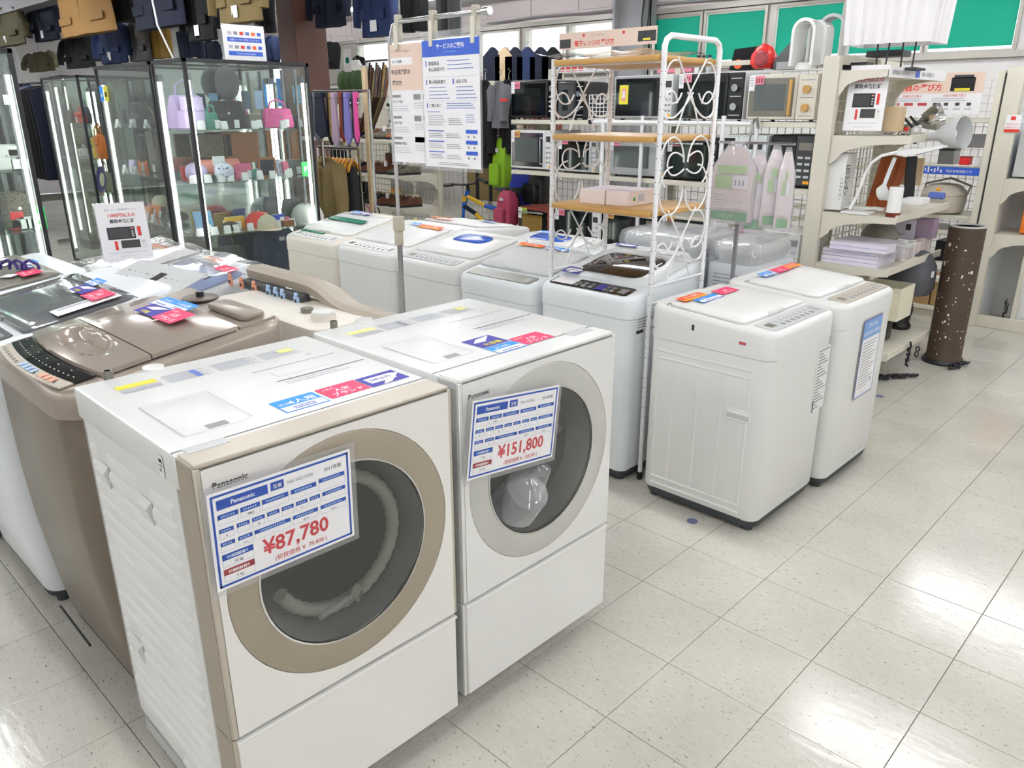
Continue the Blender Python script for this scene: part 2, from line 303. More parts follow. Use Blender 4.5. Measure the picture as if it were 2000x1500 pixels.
# round floor marks
for k, (px, py) in enumerate(((1352, 1018), (1718, 774))):
    p = PZ(px, py, 0); one(MB().cyl((0, 0, .0002), (0, 0, .0016), .022, 'floor_mark', n=16), 'floor_sticker', ('small round blue-grey floor sticker in front of the ribbed washer', 'small round blue-grey floor sticker right of the washer with a notice')[k], 'sticker', (p.x, p.y, 0))
YW = 7.6     # back wall with the high windows
w = MB()
w.box(-17, YW, 0, 5.5, YW + .15, 2.12, 'wall_paint'); w.box(-17, YW, 2.74, 5.5, YW + .15, CEIL, 'wall_pink')
w.box(1.0, YW, 2.12, 5.5, YW + .15, 2.74, 'wall_paint'); wall_back = struct(w, 'wall_back', 'pale painted wall with high windows')
for x in [(-16.5 + .93 * i) for i in range(24)]:
    MB().box(x, YW - .02, 2.92, x + .915, YW, CEIL - .02, 'wall_pink', c=.004).build('wall_panel', wall_back)
MB().box(-17, YW - .07, 2.76, 5.5, YW, 2.82, 'sash').build('rail', wall_back)
MB().tube([(x, YW - .1, 2.87 + .012 * math.sin(x * 3)) for x in [-9 + .5 * i for i in range(24)]], .014, 'beam_grey').build('cable', wall_back)
MB().box(-17, YW - .08, 2.06, 5.5, YW, 2.12, 'sash').build('sill', wall_back)
struct(MB().box(-17.15, -6, 0, -17, YW, CEIL, 'wall_paint'), 'wall_left'); struct(MB().box(5.5, -6, 0, 5.65, YW, CEIL, 'wall_paint'), 'wall_right'); struct(MB().box(-17, -6.15, 0, 5.5, -6, CEIL, 'wall_paint'), 'wall_front')
struct(MB().box(-17.2, -6.2, CEIL, 5.7, YW + .2, CEIL + .1, 'ceiling_grey'), 'ceiling')
for i, y in enumerate((-3.2, -.6, 2.0, 4.6)): struct(MB().box(-17, y - .05, CEIL - .22, 5.5, y + .05, CEIL, 'beam_grey').box(-17, y - .11, CEIL - .24, 5.5, y + .11, CEIL - .22, 'beam_grey'), 'trim_%d' % (i + 1), 'grey steel ceiling beam')
# window sashes, read off at the wall plane: (left px, right px, kind)
wl = [(-40, 120, 0), (420, 560, 0), (700, 830, 0), (835, 935, 0), (940, 1015, 0), (1030, 1107, 0), (1115, 1198, 0), (1268, 1366, 1), (1378, 1490, 1), (1513, 1640, 1), (1657, 1800, 1), (1812, 1978, 1)]
for k, (a, b, kd) in enumerate(wl):
    xa, xb = PY(a, 90, YW).x, PY(b, 90, YW).x; za, zb = 2.14, 2.72
    f = struct(MB().box(xa - .035, YW - .03, za, xa, YW + .04, zb, 'sash').box(xb, YW - .03, za, xb + .035, YW + .04, zb, 'sash').box(xa - .035, YW - .03, zb, xb + .035, YW + .04, zb + .03, 'sash').box(xa - .035, YW - .03, za - .03, xb + .035, YW + .04, za, 'sash'), 'window_%d' % (k + 1), 'high sash with a teal blind' if kd else 'high sash open to daylight')
    MB().box(xa, YW + .06, za, xb, YW + .066, zb, 'pane').build('pane', f, smooth=False)
    if kd:
        m = MB(); n = 7
        ls = [[(xa + .01 + (xb - xa - .02) * i / n, YW - .002 + .006 * math.sin(i * 2.1 + k), zz) for i in range(n + 1)] for zz in (za + .02 + .01 * k % .02, zb - .01)]
        m.loft(ls, 'teal_blind', (False, False), closed=False); m.box(xa + .01, YW - .012, zb - .02, xb - .01, YW + .008, zb, 'sash'); m.build('blind', f, 'teal fabric blind')
prev = -17
xs = sorted((PY(a, 90, YW).x - .035, PY(b, 90, YW).x + .035) for a, b, _ in wl)
mu = MB()
for a, b in xs:
    if a > prev + .005: mu.box(prev, YW, 2.12, a, YW + .15, 2.74, 'sash')
    prev = b
mu.box(prev, YW, 2.12, 1.0, YW + .15, 2.74, 'wall_paint'); mu.build('mullion', wall_back)['kind'] = 'structure'
# grey steel column on the back wall, with a cable coil
p0, p1 = PY(1196, 30, YW - .35), PY(1258, 30, YW - .35)
cb = MB().box(p0.x, YW - .35, 0, p0.x + .04, YW - .06, CEIL, 'beam_grey').box(p1.x - .04, YW - .35, 0, p1.x, YW - .06, CEIL, 'beam_grey').box(p0.x, YW - .22, 0, p1.x, YW - .19, CEIL, 'beam_grey')
col = struct(cb, 'trim_5', 'grey steel column against the back wall')
MB().tube([(p1.x + .06 + .05 * math.cos(t / 3), YW - .4 + .01 * math.sin(t), 2.75 + .33 * math.sin(t / 3)) for t in range(57)], .012, 'cord_black').build('cable_coil', col)
# brown pillar
pa, pb, pc = PY(548, 90, 3.0), PY(578, 90, 3.0), None
px0 = PY(578, 90, 3.0).x; dx = px0 - PY(545, 90, 3.0).x
pil = struct(MB().box(px0 - dx, 3.0, 0, px0, PX(640, 90, px0).y, CEIL, 'pillar_brown', c=.01), 'trim_6', 'square brown painted pillar')
MB().box(px0 - dx - .02, 2.98, 0, px0 + .02, PX(640, 90, px0).y + .02, .1, 'case_black').build('skirting', pil)
# ceiling lights (bodies of the area lamps above)
def lamp_body():
    r = thing('ceiling_light', 'fluorescent fitting with a white reflector hung under the ceiling', 'light', group='ceiling lights')
    MB().prism([(-.11, -.0), (.11, 0), (.05, .09), (-.05, .09)], -.66, .66, 'white_soft', 'x').build('reflector', r)
    MB().cyl((-.6, 0, -.022), (.6, 0, -.022), .018, 'lamp_glow', n=8).build('tube', r); MB().cyl((-.4, 0, .09), (-.4, 0, .135), .01, 'grey', n=6).build('stem', r); MB().cyl((.4, 0, .09), (.4, 0, .135), .01, 'grey', n=6).build('stem', r)
    return r
L0 = lamp_body(); n = 0; seen = []
for lx, ly in LAMPS:
    v = _R.transposed() @ (Vector((lx, ly, CEIL - .14)) - CP)
    if v.z < 0: seen.append((not (abs(v.x / v.z) < .66 and -.1 < v.y / -v.z < .50), 1000 - FPX * v.x / v.z, lx, ly))
vis = sorted((u, x, y) for h, u, x, y in seen if not h)
for k, (u, lx, ly) in enumerate(vis):
    lab = 'fluorescent ceiling fitting over the %s, %s' % ('clothes' if u < 700 else 'shelves', ('leftmost in the picture', 'second from the left edge', 'third from the left edge', 'fourth from the left edge', 'fifth from the left edge', 'sixth from the left edge', 'seventh from the left edge', 'eighth from the left edge')[min(k, 7)])
    if k == 0: L0.location = (lx, ly, CEIL - .135); L0['label'] = lab
    else: copy_tree(L0, loc=(lx, ly, CEIL - .135), label=lab)
rest_l = [(x, y) for x, y in LAMPS if (x, y) not in [(a, c) for _, a, c in vis]]
for lx, ly in rest_l: copy_tree(L0, loc=(lx, ly, CEIL - .135), label='fluorescent ceiling fitting lighting the aisle, above or beside the picture frame')
# ================================================================ FRONT-LOADING DRUM WASHERS
def ellip(cx, cz, r, n=56): return [(cx + r * math.cos(2 * PI * i / n), cz + r * math.sin(2 * PI * i / n)) for i in range(n)]
def holed_panel(mb, x0, z0, x1, z1, y0, y1, hole, mt, M=None):
    """flat panel in xz with a round hole (front face at y0, back at y1)"""
    n = len(hole); cx = sum(p[0] for p in hole) / n; cz = sum(p[1] for p in hole) / n; outer = []
    for p in hole:
        dx, dz = p[0] - cx, p[1] - cz
        t = min(((x1 - cx) / dx if dx > 0 else (x0 - cx) / dx) if abs(dx) > 1e-9 else 9, ((z1 - cz) / dz if dz > 0 else (z0 - cz) / dz) if abs(dz) > 1e-9 else 9)
        outer.append((cx + dx * t, cz + dz * t))
    # snap to corners
    for X_, Z_ in ((x0, z0), (x1, z0), (x1, z1), (x0, z1)):
        k = min(range(n), key=lambda i: (outer[i][0] - X_) ** 2 + (outer[i][1] - Z_) ** 2); outer[k] = (X_, Z_)
    ls = [[(p[0], y1, p[1]) for p in outer], [(p[0], y0, p[1]) for p in outer], [(p[0], y0, p[1]) for p in hole], [(p[0], y1, p[1]) for p in hole]]
    return mb.loft([l[::-1] for l in ls], mt, (False, False), M=M)
def sticker(parent, M, w, h, kind, label=None):
    """small promotional sticker lying in frame M"""
    m = MB(M); sx = w
    if kind == 'blue':
        m.rect(0, 0, w, h, .0006, 'sky_print'); m.rect(.003, .003, w - .003, h * .42, .0009, 'paper'); m.text('4人用', w * .30, h * .52, h * .34, 'paper', .0009, bold=True); m.text('目安:', w * .06, h * .55, h * .18, 'paper', .0009)
        for i in range(2): m.rect(w * .25, h * (.12 + .12 * i), w * .75, h * (.18 + .12 * i), .0011, 'text_blue')
    elif kind == 'blue2':
        m.rect(0, 0, w, h, .0006, 'sky_print'); m.rect(.003, .003, w - .003, h * .5, .0009, 'paper'); m.text('2〜4人', w * .2, h * .6, h * .28, 'paper', .0009, bold=True); m.rect(w * .2, h * .2, w * .8, h * .28, .0011, 'text_blue')
    elif kind == 'pink':
        m.rect(0, 0, w, h, .0006, 'pink_print'); m.text('人気の', w * .08, h * .74, h * .15, 'paper', .0009); m.text('人気', w * .5, h * .46, h * .28, 'paper', .0009, 'C', bold=True); m.text('ブランド', w * .5, h * .12, h * .28, 'paper', .0009, 'C', bold=True)
    elif kind == 'navy':
        m.rect(0, 0, w, h, .0006, 'navy_print'); m.rect(w * .12, h * .28, w * .8, h * .78, .0009, 'paper'); m.add([(w * .3, 0, .001), (w * .55, h * .05, .001), (w, h * .62, .001), (w * .8, h * .8, .001)], [(0, 1, 2, 3)], 'paper'); m.text('5年以内', w * .46, h * .45, h * .22, 'navy_print', .0012, 'C', bold=True)
    elif kind == 'navy2':
        m.rect(0, 0, w, h, .0006, 'navy_print'); m.add([(w * .1, h * .55, .0009), (w * .5, h * .5, .0009), (w * .95, h * .95, .0009), (w * .4, h * .85, .0009)], [(0, 1, 2, 3)], 'paper'); m.text('大容量', w * .2, h * .12, h * .26, 'yellow_print', .0012, bold=True)
    elif kind == 'red':
        m.rect(0, 0, w, h, .0006, 'orange_print'); m.rect(.002, .002, w - .002, h * .34, .0009, 'amber_print'); m.text('オススメ商品', w * .5, h * .5, h * .34, 'paper', .0011, 'C', bold=True); m.text('セール', w * .5, h * .08, h * .2, 'paper', .0011, 'C')
    return m.build('sticker', parent, label, smooth=False)
def drum_washer(name, label, loc, rz, champagne):
    r = thing(name, label, 'washing machine', loc, rz)
    W, D, H = .598, .598, .968; B = 'white'; fr = 'champagne_light' if champagne else 'white'; side = 'champagne' if champagne else 'light_grey'
    gw = 'glass_white' if champagne else 'glass_white_cool'
    # casing with a ribbed left side
    m = MB(); m.box(.004, .075, .06, .016, D, .90, B); m.box(W - .016, .075, .06, W - .004, D, .90, B); m.box(.004, D - .012, .06, W - .004, D, .90, B); m.box(.004, .075, .06, W - .004, D, .075, B); m.box(.004, .07, .06, W - .004, .085, .36, B); m.build('casing', r)
    m = MB()
    zs = [.83 - .043 * i for i in range(17)]
    for i, z in enumerate(zs):
        segs = [(.12, D - .03)]
        if i in (0, 1): segs = [(.12, .235), (.30, .47), (.54, D - .03)]
        if i in (11, 12): segs = [(.12, .46), (.54, D - .03)]
        for a, b in segs:
            m.loft([[(.004, b, z - .016), (.004, b, z + .016), (.004, a, z + .016), (.004, a, z - .016)], [(-.002, b - .006, z - .009), (-.002, b - .006, z + .009), (-.002, a + .006, z + .009), (-.002, a + .006, z - .009)]], 'white_soft')
    m.build('side_ribs', r)
    for y, z in ((.27, .785), (.505, .785), (.50, .315), (.27, .1)):
        m = MB(); m.add([(0.003, y + .03, z + .025), (0.003, y - .03, z + .025), (0.003, y - .03, z - .04), (0.003, y + .03, z - .04), (-.010, y + .02, z + .012), (-.010, y - .03, z + .012)], [(0, 1, 5, 4), (4, 5, 2, 3), (0, 4, 3), (1, 2, 5)], 'white'); m.build('hand_hook', r)
    m = MB(); m.box(.0, .085, .02, .004, .11, .935, 'white'); m.box(.006, .085, .015, W - .006, D - .02, .06, 'light_grey'); m.build('lower_frame', r)
    m = MB(); m.rect(0, 0, .022, .04, .0005, 'paper'); m.rect(.003, .026, .019, .034, .0008, 'text_dark'); m.rect(.003, .008, .019, .02, .0008, 'text_grey'); m.M = None
    mb = MB(frame((-.003, .145, .905), (0, -1, 0), (0, 0, 1))); mb.rect(0, 0, .022, .045, .0006, 'paper'); mb.rect(.003, .030, .018, .038, .0009, 'text_dark'); mb.rect(.003, .022, .018, .026, .0009, 'text_grey'); mb.rect(.003, .010, .012, .018, .0009, 'text_grey'); mb.build('rating_label', r)
    # top
    m = MB(); m.rbox(-.002, .06, .895, W + .002, D + .01, .968, .012, B, e=.006); m.build('top_panel', r)
    m = MB(); m.rbox(.05, .14, .966, .19, .355, .9705, .012, B, e=.002); m.build('detergent_lid', r)
    m = MB(); [m.rect(*q_, .9712, 'mid_grey') for q_ in ((.048, .356, .192, .3578), (.192, .14, .1936, .3578), (.048, .138, .0496, .3578))]; m.build('lid_gap', r, smooth=False)
    MB().box(.10, .142, .969, .143, .165, .9712, 'grey').build('lid_notch', r)
    MB().box(.02, .055, .955, .10, .082, .9705, 'light_grey').build('grip_recess', r) if champagne else MB().box(W - .12, .05, .969, W - .03, .09, .9705, 'light_grey').build('grip_recess', r)
    m = MB().cyl((.08, D + .02, .93), (.08, D + .02, .985), .011, 'olive_grey', n=14); m.cyl((.08, D + .02, .985), (.08, D + .02, .978), .008, 'black', n=14); m.box(.03, D, .90, .3, D + .03, .955, B, c=.006); m.build('inlet_valve', r)
    MB().cyl((.18, D + .01, .955), (.18, D + .01, .974), .025, 'white_gloss', n=20).build('drain_cap', r)
    m = MB(frame((0, 0, .968), (1, 0, 0), (0, 1, 0)))
    m.rect(.06, .505, .15, .533, .0006, 'yellow_print' if champagne else 'lemon')
    for i in range(5): m.rect(.06, .47 + .006 * i, .15, .4725 + .006 * i, .0006, 'text_pale')
    for k in range(3):
        for i in range(8): m.rect(.165 + .12 * k, .475 + .008 * i, .165 + .12 * k + .105 * (1 - .1 * (i % 3)), .478 + .008 * i, .0006, 'text_pale')
    m.rect(.23, .475, .245, .53, .0009, 'text_blue' if champagne else 'text_grey'); m.rect(.46, .50, .50, .53, .0009, 'lemon')
    m.text('FM', .50, .44, .012, 'text_grey')
    m.rect(.33, .405, .56, .4075, .0006, 'grey'); m.rect(.36, .335, .50, .3365, .0006, 'text_pale'); m.rect(.36, .335, .3615, .375, .0006, 'text_pale'); m.rect(.34, .305, .58, .3085, .0006, 'text_dark'); m.rect(.36, .30, .52, .302, .0006, 'text_pale')
    for i in range(2): m.rect(.35, .275 + .012 * i, .52 - .03 * i, .279 + .012 * i, .0006, 'text_pale')
    if not champagne:
        for i in range(9): m.rect(.08 + .05 * i, .045, .105 + .05 * i, .05, .0006, 'text_grey'); m.rect(.085 + .05 * i, .02, .1 + .05 * i, .026, .0006, 'text_pale')
    m.build('printed_instructions', r, smooth=False)
    MB().box(0, .083, .967, W, .0855, .9695, 'grey').build('panel_seam', r)
    # front frame
    m = MB()
    m.loft([[(.0, .075, .30), (W, .075, .30), (W, .075, .966), (.0, .075, .966)], [(0, .012, .365), (W, .012, .365), (W, .012, .966), (0, .012, .966)], [(.006, 0, .365), (W - .006, 0, .365), (W - .006, 0, .960), (.006, 0, .960)]][::-1], fr, (False, False))
    m.build('front_frame', r)
    MB().box(0, -.0045, .365, .0125, .012, .962, fr, c=.002).build('frame_lip', r); MB().box(W - .0105, -.0045, .365, W, .012, .962, fr, c=.002).build('frame_lip', r)
    MB().box(0, .0, .076, .009, .07, .36, fr).build('frame_lip', r)
    MB().box(-.001, .004, .36, .0015, .074, .962, side).build('frame_side', r)
    MB().box(-.001, .004, .078, .0015, .074, .355, side).build('frame_side', r)
    MB().box(.004, -.0015, .962, W - .004, .072, .9695, fr, c=.002).build('control_strip', r)
    cx, cz, R, Rg = .298, .672, .272, .204
    m = MB(); holed_panel(m, .012, .368, W - .01, .957, -.006, .004, ellip(cx, cz, R - .0), gw); m.build('front_panel', r)
    m = MB(); m.text('Panasonic', .028, .917, .0175, 'text_dark', .007, M=frame((0, 0, 0), (1, 0, 0), (0, 0, 1)), bold=True); m.build('brand_lettering', r)
    d = MB(); n = 56
    def ring(rr, y): return [(x, y, z) for x, z in ellip(cx, cz, rr, n)][::-1]
    d.loft([ring(R - .001, .004), ring(R - .001, -.0055), ring(R - .004, -.007), ring(Rg + .004, -.007)], 'champagne' if champagne else 'silver_ring', (False, False))
    door = d.build('door', r)
    MB().loft([ring(Rg + .005, -.0065), ring(Rg + .004, -.009), ring(Rg, -.009), ring(Rg - .001, .0)], 'chrome', (False, False)).build('door_trim', door)
    MB().loft([ring(Rg, -.006), ring(Rg * .985, -.0095), ring(.001, -.0105)], 'porthole', (False, False)).build('door_glass', door)
    m = MB(); m.loft([ring(Rg + .002, -.002), ring(Rg - .012, .03), ring(Rg - .022, .07)], 'rubber', (False, False)); m.loft([ring(Rg - .022, .07), ring(Rg - .012, .10), ring(Rg - .01, .36)], 'drum_steel', (False, False)); m.loft([ring(Rg - .01, .36), ring(.001, .375)], 'drum_steel', (False, False)); m.build('drum', r)
    m = MB()
    if champagne:
        # grey ribbed drain hose coiled behind the glass
        pts = [(cx + (Rg - .05) * math.cos(t), .045, cz + (Rg - .052) * math.sin(t)) for t in [math.radians(70 - 5.0 * i) for i in range(46)]]
        m.tube(pts, [.0165 if i % 2 else .0135 for i in range(len(pts))], 'hose', n=12); m.tube([pts[0], (pts[0][0] - .03, .05, pts[0][2] + .03)], .014, 'hose', n=10)
        m.build('hose', r); MB().cyl((cx + .02, .02, cz - .12), (cx + .03, .005, cz - .125), .019, 'hose', n=18).cyl((cx + .0295, .0052, cz - .1248), (cx + .030, .0045, cz - .125), .011, 'chrome', n=14).tube([(cx - .07, .02, cz - .145), (cx - .02, .012, cz - .13), (cx + .02, .012, cz - .12)], .007, 'clear_plastic', n=8).build('hose_cap', r)
    else:
        m.lathe([(.05, 0), (.065, .02), (.06, .1), (.02, .12)], 'clear_plastic', M=frame((cx - .10, .02, cz - .12), (1, 0, 0), (0, .8, .6))); m.lathe([(.035, 0), (.04, .02), (.038, .09), (.01, .1)], 'clear_plastic', M=frame((cx - .02, .03, cz - .10), (1, 0, 0), (.5, .8, .3))); m.build('bagged_hose', r)
        MB().prism([(cx + .10, cz + .02), (cx + .155, cz + .035), (cx + .11, cz + .06)], .05, .06, 'rubber').build('drum_fin', r)
    m = MB(); m.box(.008, -.007, .078, W - .006, .004, .352, gw, c=.003); kick = m.build('kick_panel', r)
    MB().box(.006, -.0085, .352, W - .004, .004, .358, 'white_gloss').build('trim_strip', kick)
    m = MB()
    for x, y in ((.06, .12), (W - .06, .12), (.06, D - .06), (W - .06, D - .06)): MB().cyl((x, y, 0), (x, y, .05), .02, 'dark_base', n=12).build('foot', r)
    return r
def price_card(name, label, P, w, h, tilt, model, year, price, net, kg, dry):
    """laminated price card taped on a door; P holds the frame of its lower left corner"""
    r = thing(name, label, 'price card', (0, 0, 0)); r.matrix_world = P
    MB().box(-.010, -.012, -.0012, w + .012, h + .012, -.0002, 'sleeve').build('sleeve', r)
    m = MB(); m.box(0, 0, 0, w, h, .0006, 'paper')
    b = .0045; q = .0055
    for a in ((q, q, w - q, q + b), (q, h - q - b, w - q, h - q), (q, q, q + b, h - q), (w - q - b, q, w - q, h - q)): m.rect(*a, .0009, 'blue_print')
    m.build('card', r, smooth=False)
    m = MB(); k = w / .305; hh = h / .205
    def cell(x0, y1, x1, hd, hb, mt='blue_print', body='', f=.006):
        m.rect(x0 * k, (y1 - hd) * hh, x1 * k, y1 * hh, .0010, mt)
        for a in ((x0, y1 - hd - hb, x0 + .0007, y1), (x1 - .0007, y1 - hd - hb, x1, y1), (x0, y1 - hd - hb, x1, y1 - hd - hb + .0007)): m.rect(a[0] * k, a[1] * hh, a[2] * k, a[3] * hh, .0010, 'text_pale')
        nx = max(3, int((x1 - x0) / .006))
        for i in range(nx): m.rect((x0 + (x1 - x0) * (.15 + .7 * i / nx)) * k, (y1 - hd * .75) * hh, (x0 + (x1 - x0) * (.15 + .7 * (i + .6) / nx)) * k, (y1 - hd * .3) * hh, .0012, 'pale_blue' if mt == 'blue_print' else 'paper_pink')
        if body: m.text(body, (x0 + x1) / 2 * k, (y1 - hd - hb * .75) * hh, f * hh, 'text_dark', .0012, 'C')
    m.rect(.016 * k, .168 * hh, .118 * k, .188 * hh, .0010, 'blue_print'); m.text('Panasonic', .067 * k, .1735 * hh, .0125 * hh, 'paper', .0013, 'C', bold=True)
    m.rect(.124 * k, .170 * hh, .152 * k, .188 * hh, .0010, 'blue_print'); m.text('型番', .138 * k, .1745 * hh, .010 * hh, 'paper', .0013, 'C')
    m.text(model, .188 * k, .1735 * hh, .0105 * hh, 'text_grey', .0013, 'C', wmax=.06 * k); m.text(year, .262 * k, .1735 * hh, .0105 * hh, 'text_dark', .0013, 'C', wmax=.048 * k)
    for a, bb, t in ((.016, .056, ''), (.060, .100, '横開き'), (.104, .160, ''), (.165, .222, '')): cell(a, .158, bb, .010, .012, body=t, f=.005)
    cell(.228, .160, .289, .009, .018)
    for i, (a, bb) in enumerate(((.016, .044), (.050, .076), (.081, .107), (.112, .138), (.143, .169), (.174, .200), (.205, .229))): cell(a, .128, bb, .0085, .012, body=('有', '', '無', '', '', '有', '')[i], f=.005)
    cell(.234, .128, .289, .0085, .012)
    for a, bb, t in ((.016, .044, ''), (.050, .079, '5cm'), (.083, .160, '-'), (.165, .222, '幅639'), (.228, .289, '約80kg')): cell(a, .100, bb, .0085, .012, body=t, f=.005)
    cell(.016, .074, .078, .013, .014, body=kg, f=.0085); cell(.016, .042, .078, .013, .014, 'maroon_print', body=dry, f=.0085)
    m.text('洗濯容量', .047 * k, .064 * hh, .0075 * hh, 'paper', .0014, 'C'); m.text('乾燥容量', .047 * k, .032 * hh, .0075 * hh, 'paper', .0014, 'C')
    m.text(price, .098 * k, .040 * hh, .046 * hh, 'red_dull', .0013, bold=True, wmax=.185 * k)
    m.text(net, .120 * k, .018 * hh, .0135 * hh, 'red_dull', .0013, wmax=.15 * k)
    m.build('print', r, smooth=False); return r
M1 = drum_washer('drum_washer', 'front-loading drum washer with champagne door ring and frame, nearest the camera', (-.5717, -1.5086, 0), PI / 2 - .0105, True)
M2 = drum_washer('drum_washer', 'white front-loading drum washer with silver-grey door ring, behind the champagne one', (-.5752, -.8786, 0), PI / 2 - .0032, False)
def topM(M, x, y, rot=0): return Matrix.Translation((x, y, .9682)) @ Matrix.Rotation(rot, 4, 'Z')
# local x = world y - y0, local y = front - world x
sticker(M1, topM(M1, .253, .112), .105, .078, 'blue'); sticker(M1, topM(M1, .366, .118), .103, .074, 'pink'); sticker(M1, topM(M1, .472, .116), .104, .074, 'navy')
sticker(M2, topM(M2, .226, .148), .100, .085, 'navy2'); sticker(M2, topM(M2, .225, .080), .104, .064, 'blue2'); sticker(M2, topM(M2, .332, .085), .112, .076, 'pink')
def card_frame(x, bl, br, tl):
    a, b, c = PX(*bl, x), PX(*br, x), PX(*tl, x); return frame(a, b - a, c - a), (b - a).length, (c - a).length
F, cw, ch = card_frame(-.552, (425, 1158), (692, 1045), (404, 968))
price_card('price_card', 'laminated price card reading ¥87,780 taped on the champagne drum washer', F, cw, ch, 0, 'NA-VG1100R', '2017年製', '¥87,780', '(税抜価格 ¥  79,800 )', '10 kg', '5 kg')
F, cw, ch = card_frame(-.553, (911, 940), (1078, 892), (909, 787))
price_card('price_card', 'laminated price card reading ¥151,800 taped on the white drum washer', F, cw, ch, 0, 'NA-VG740L', '2019年製', '¥151,800', '(税抜価格 ¥  138,000 )', '7 kg', '3.5 kg')
# ================================================================ TOP-LOADING WASHERS
def slope(hf, hb, d, k=.0): return lambda x, y: hf + (hb - hf) * max(0, min(1, y / d)) - k * 0
def top_washer(name, label, loc, rz, w=.52, d=.55, hf=.82, hb=.92, body='white', top=None, lid=None, lid_span=(.13, .46), window=None, base=True, r=.045, band=.09, panel='light_grey', panel_span=(.02, .105), bulge=0.0, ribs=False, bar=None, taper=0.0, group=None, knob=False):
    R = thing(name, label, 'washing machine', loc, rz, group); top = top or body; f = slope(hf, hb, d)
    lo = hf - band
    # lower body, bowed outward at the front when bulge is set
    def ring(z, i=0.0, bow=0.0, f=None, front=0.0):
        out = []
        for x, y in rr2(i, i + front, w - i, d - i, max(r - i, .004), 5):
            q = 1 - (2 * x / w - 1) ** 2
            if y < d * .35: y -= bow * q
            out.append((x, y, z + (f(x, y) if f else 0)))
        return out
    z0 = .05 if base else .02
    m = MB(); ls = [ring(z0, .006, 0, front=taper), ring(z0 + .012, .0, 0, front=taper)]
    if bulge or taper:
        for t in (.12, .25, .45, .65, .85, 1.0): ls.append(ring(z0 + .012 + (lo - z0 - .012) * t, 0, bulge * math.sin(t * PI / 2), front=taper * (1 - min(1, t * 1.6)) ** 1.6))
    else: ls.append(ring(lo, 0))
    m.loft(ls, body); m.build('body', R)
    m = MB(); b2 = bulge
    m.loft([ring(lo + .0, .004, b2), ring(lo + .002, -.003, b2), ring(-.022, -.003, b2, f), ring(-.008, .003, b2, f), ring(-.001, .014, b2 * .8, f), ring(0, .03, b2 * .6, f)], top); m.build('top_frame', R)
    if lid:
        y0, y1 = lid_span[0], lid_span[1]; e = .018
        def lr(i, dz, arch=0): return [(x, y, f(x, y) + dz + arch * (1 - (2 * x / w - 1) ** 2)) for x, y in rr2(e + i, y0 + i, w - e - i, y1 - i, .03, 4)]
        m = MB(); m.loft([lr(0, .001), lr(0, .008, .004), lr(.006, .012, .006), lr(.07, .013, .009), lr(.12, .0135, .011)], lid); L = m.build('lid', R)
        if window:
            wy0, wy1 = (y0 + .03 if window == 'smoke_brown' else y0 + .16), y1 - .05; wm = .085 if window == 'smoke_brown' else .125
            m = MB(); m.loft([[(x, y, f(x, y) + .0155 + .010 * (1 - (2 * x / w - 1) ** 2)) for x, y in rr2(wm, wy0, w - wm, wy1, .05, 4)], [(x, y, f(x, y) + .019 + .010 * (1 - (2 * x / w - 1) ** 2)) for x, y in rr2(wm + .01, wy0 + .01, w - wm - .01, wy1 - .01, .04, 4)]], window); m.build('lid_window', L)
        m = MB().box(w * .5 - .06, y0 - .004, f(0, y0) + .002, w * .5 + .06, y0 + .012, f(0, y0) + .018, lid, c=.004); m.build('lid_grip', L)
        MB().box(.02, y1 + .004, f(0, y1) + .0, w - .02, y1 + .0065, f(0, y1) + .0035, 'grey').build('lid_seam', R)
    if panel:
        a, b = panel_span; hgt = (f(0, b) - f(0, a)); MF = frame((.04, a, f(0, a) + .001), (1, 0, 0), (0, b - a, hgt)); pw, ph = w - .08, math.hypot(b - a, hgt)
        m = MB(); m.loft([[(x, y, .0) for x, y in rr2(0, 0, pw, ph, .015, 3)], [(x, y, .0022) for x, y in rr2(.001, .001, pw - .001, ph - .001, .015, 3)]], panel, M=MF); P = m.build('control_panel', R)
        m = MB(MF); dark = panel in ('black_gloss', 'charcoal', 'bronze_dark'); tc = 'light_grey' if dark else 'text_grey'
        if not dark: m.rect(pw * .06, ph * .3, pw * .16, ph * .7, .0026, 'olive_grey')
        for i in range(7):
            x = pw * (.22 + .09 * i); m.rect(x, ph * .18, x + pw * .05, ph * .42, .0026, tc if not dark else 'grey')
            m.rect(x, ph * .55, x + pw * .05, ph * .60, .0026, tc); m.rect(x, ph * .68, x + pw * .04, ph * .72, .0026, tc)
        m.rect(pw * .86, ph * .2, pw * .95, ph * .75, .0026, 'mid_grey' if not dark else 'grey'); m.build('button_print', P, smooth=False)
    if base:
        m = MB(); ls = [[(x, y, .022) for x, y in rr2(.012, .012 + taper, w - .012, d - .012, r, 4)], [(x, y, .055) for x, y in rr2(.004, .004 + taper, w - .004, d - .004, r, 4)]]; m.loft(ls, 'dark_base'); m.build('base', R)
        for x, y in ((.05, .05 + taper), (w - .05, .05 + taper), (.05, d - .05), (w - .05, d - .05)): MB().cyl((x, y, 0), (x, y, .035), .022, 'dark_base', n=12).build('foot', R)
    MB().box(w * .35, d - .004, hb * .3, w * .65, d + .008, hb * .75, 'light_grey', c=.003).build('back_cover', R)
    return R, f
def on_top(f, x, y, rz=0, dz=.014):
    s = (f(0, y + .05) - f(0, y)) / .05
    return Matrix.Translation((x, y, f(x, y) + dz)) @ Matrix.Rotation(math.atan(s), 4, 'X') @ Matrix.Rotation(rz, 4, 'Z')
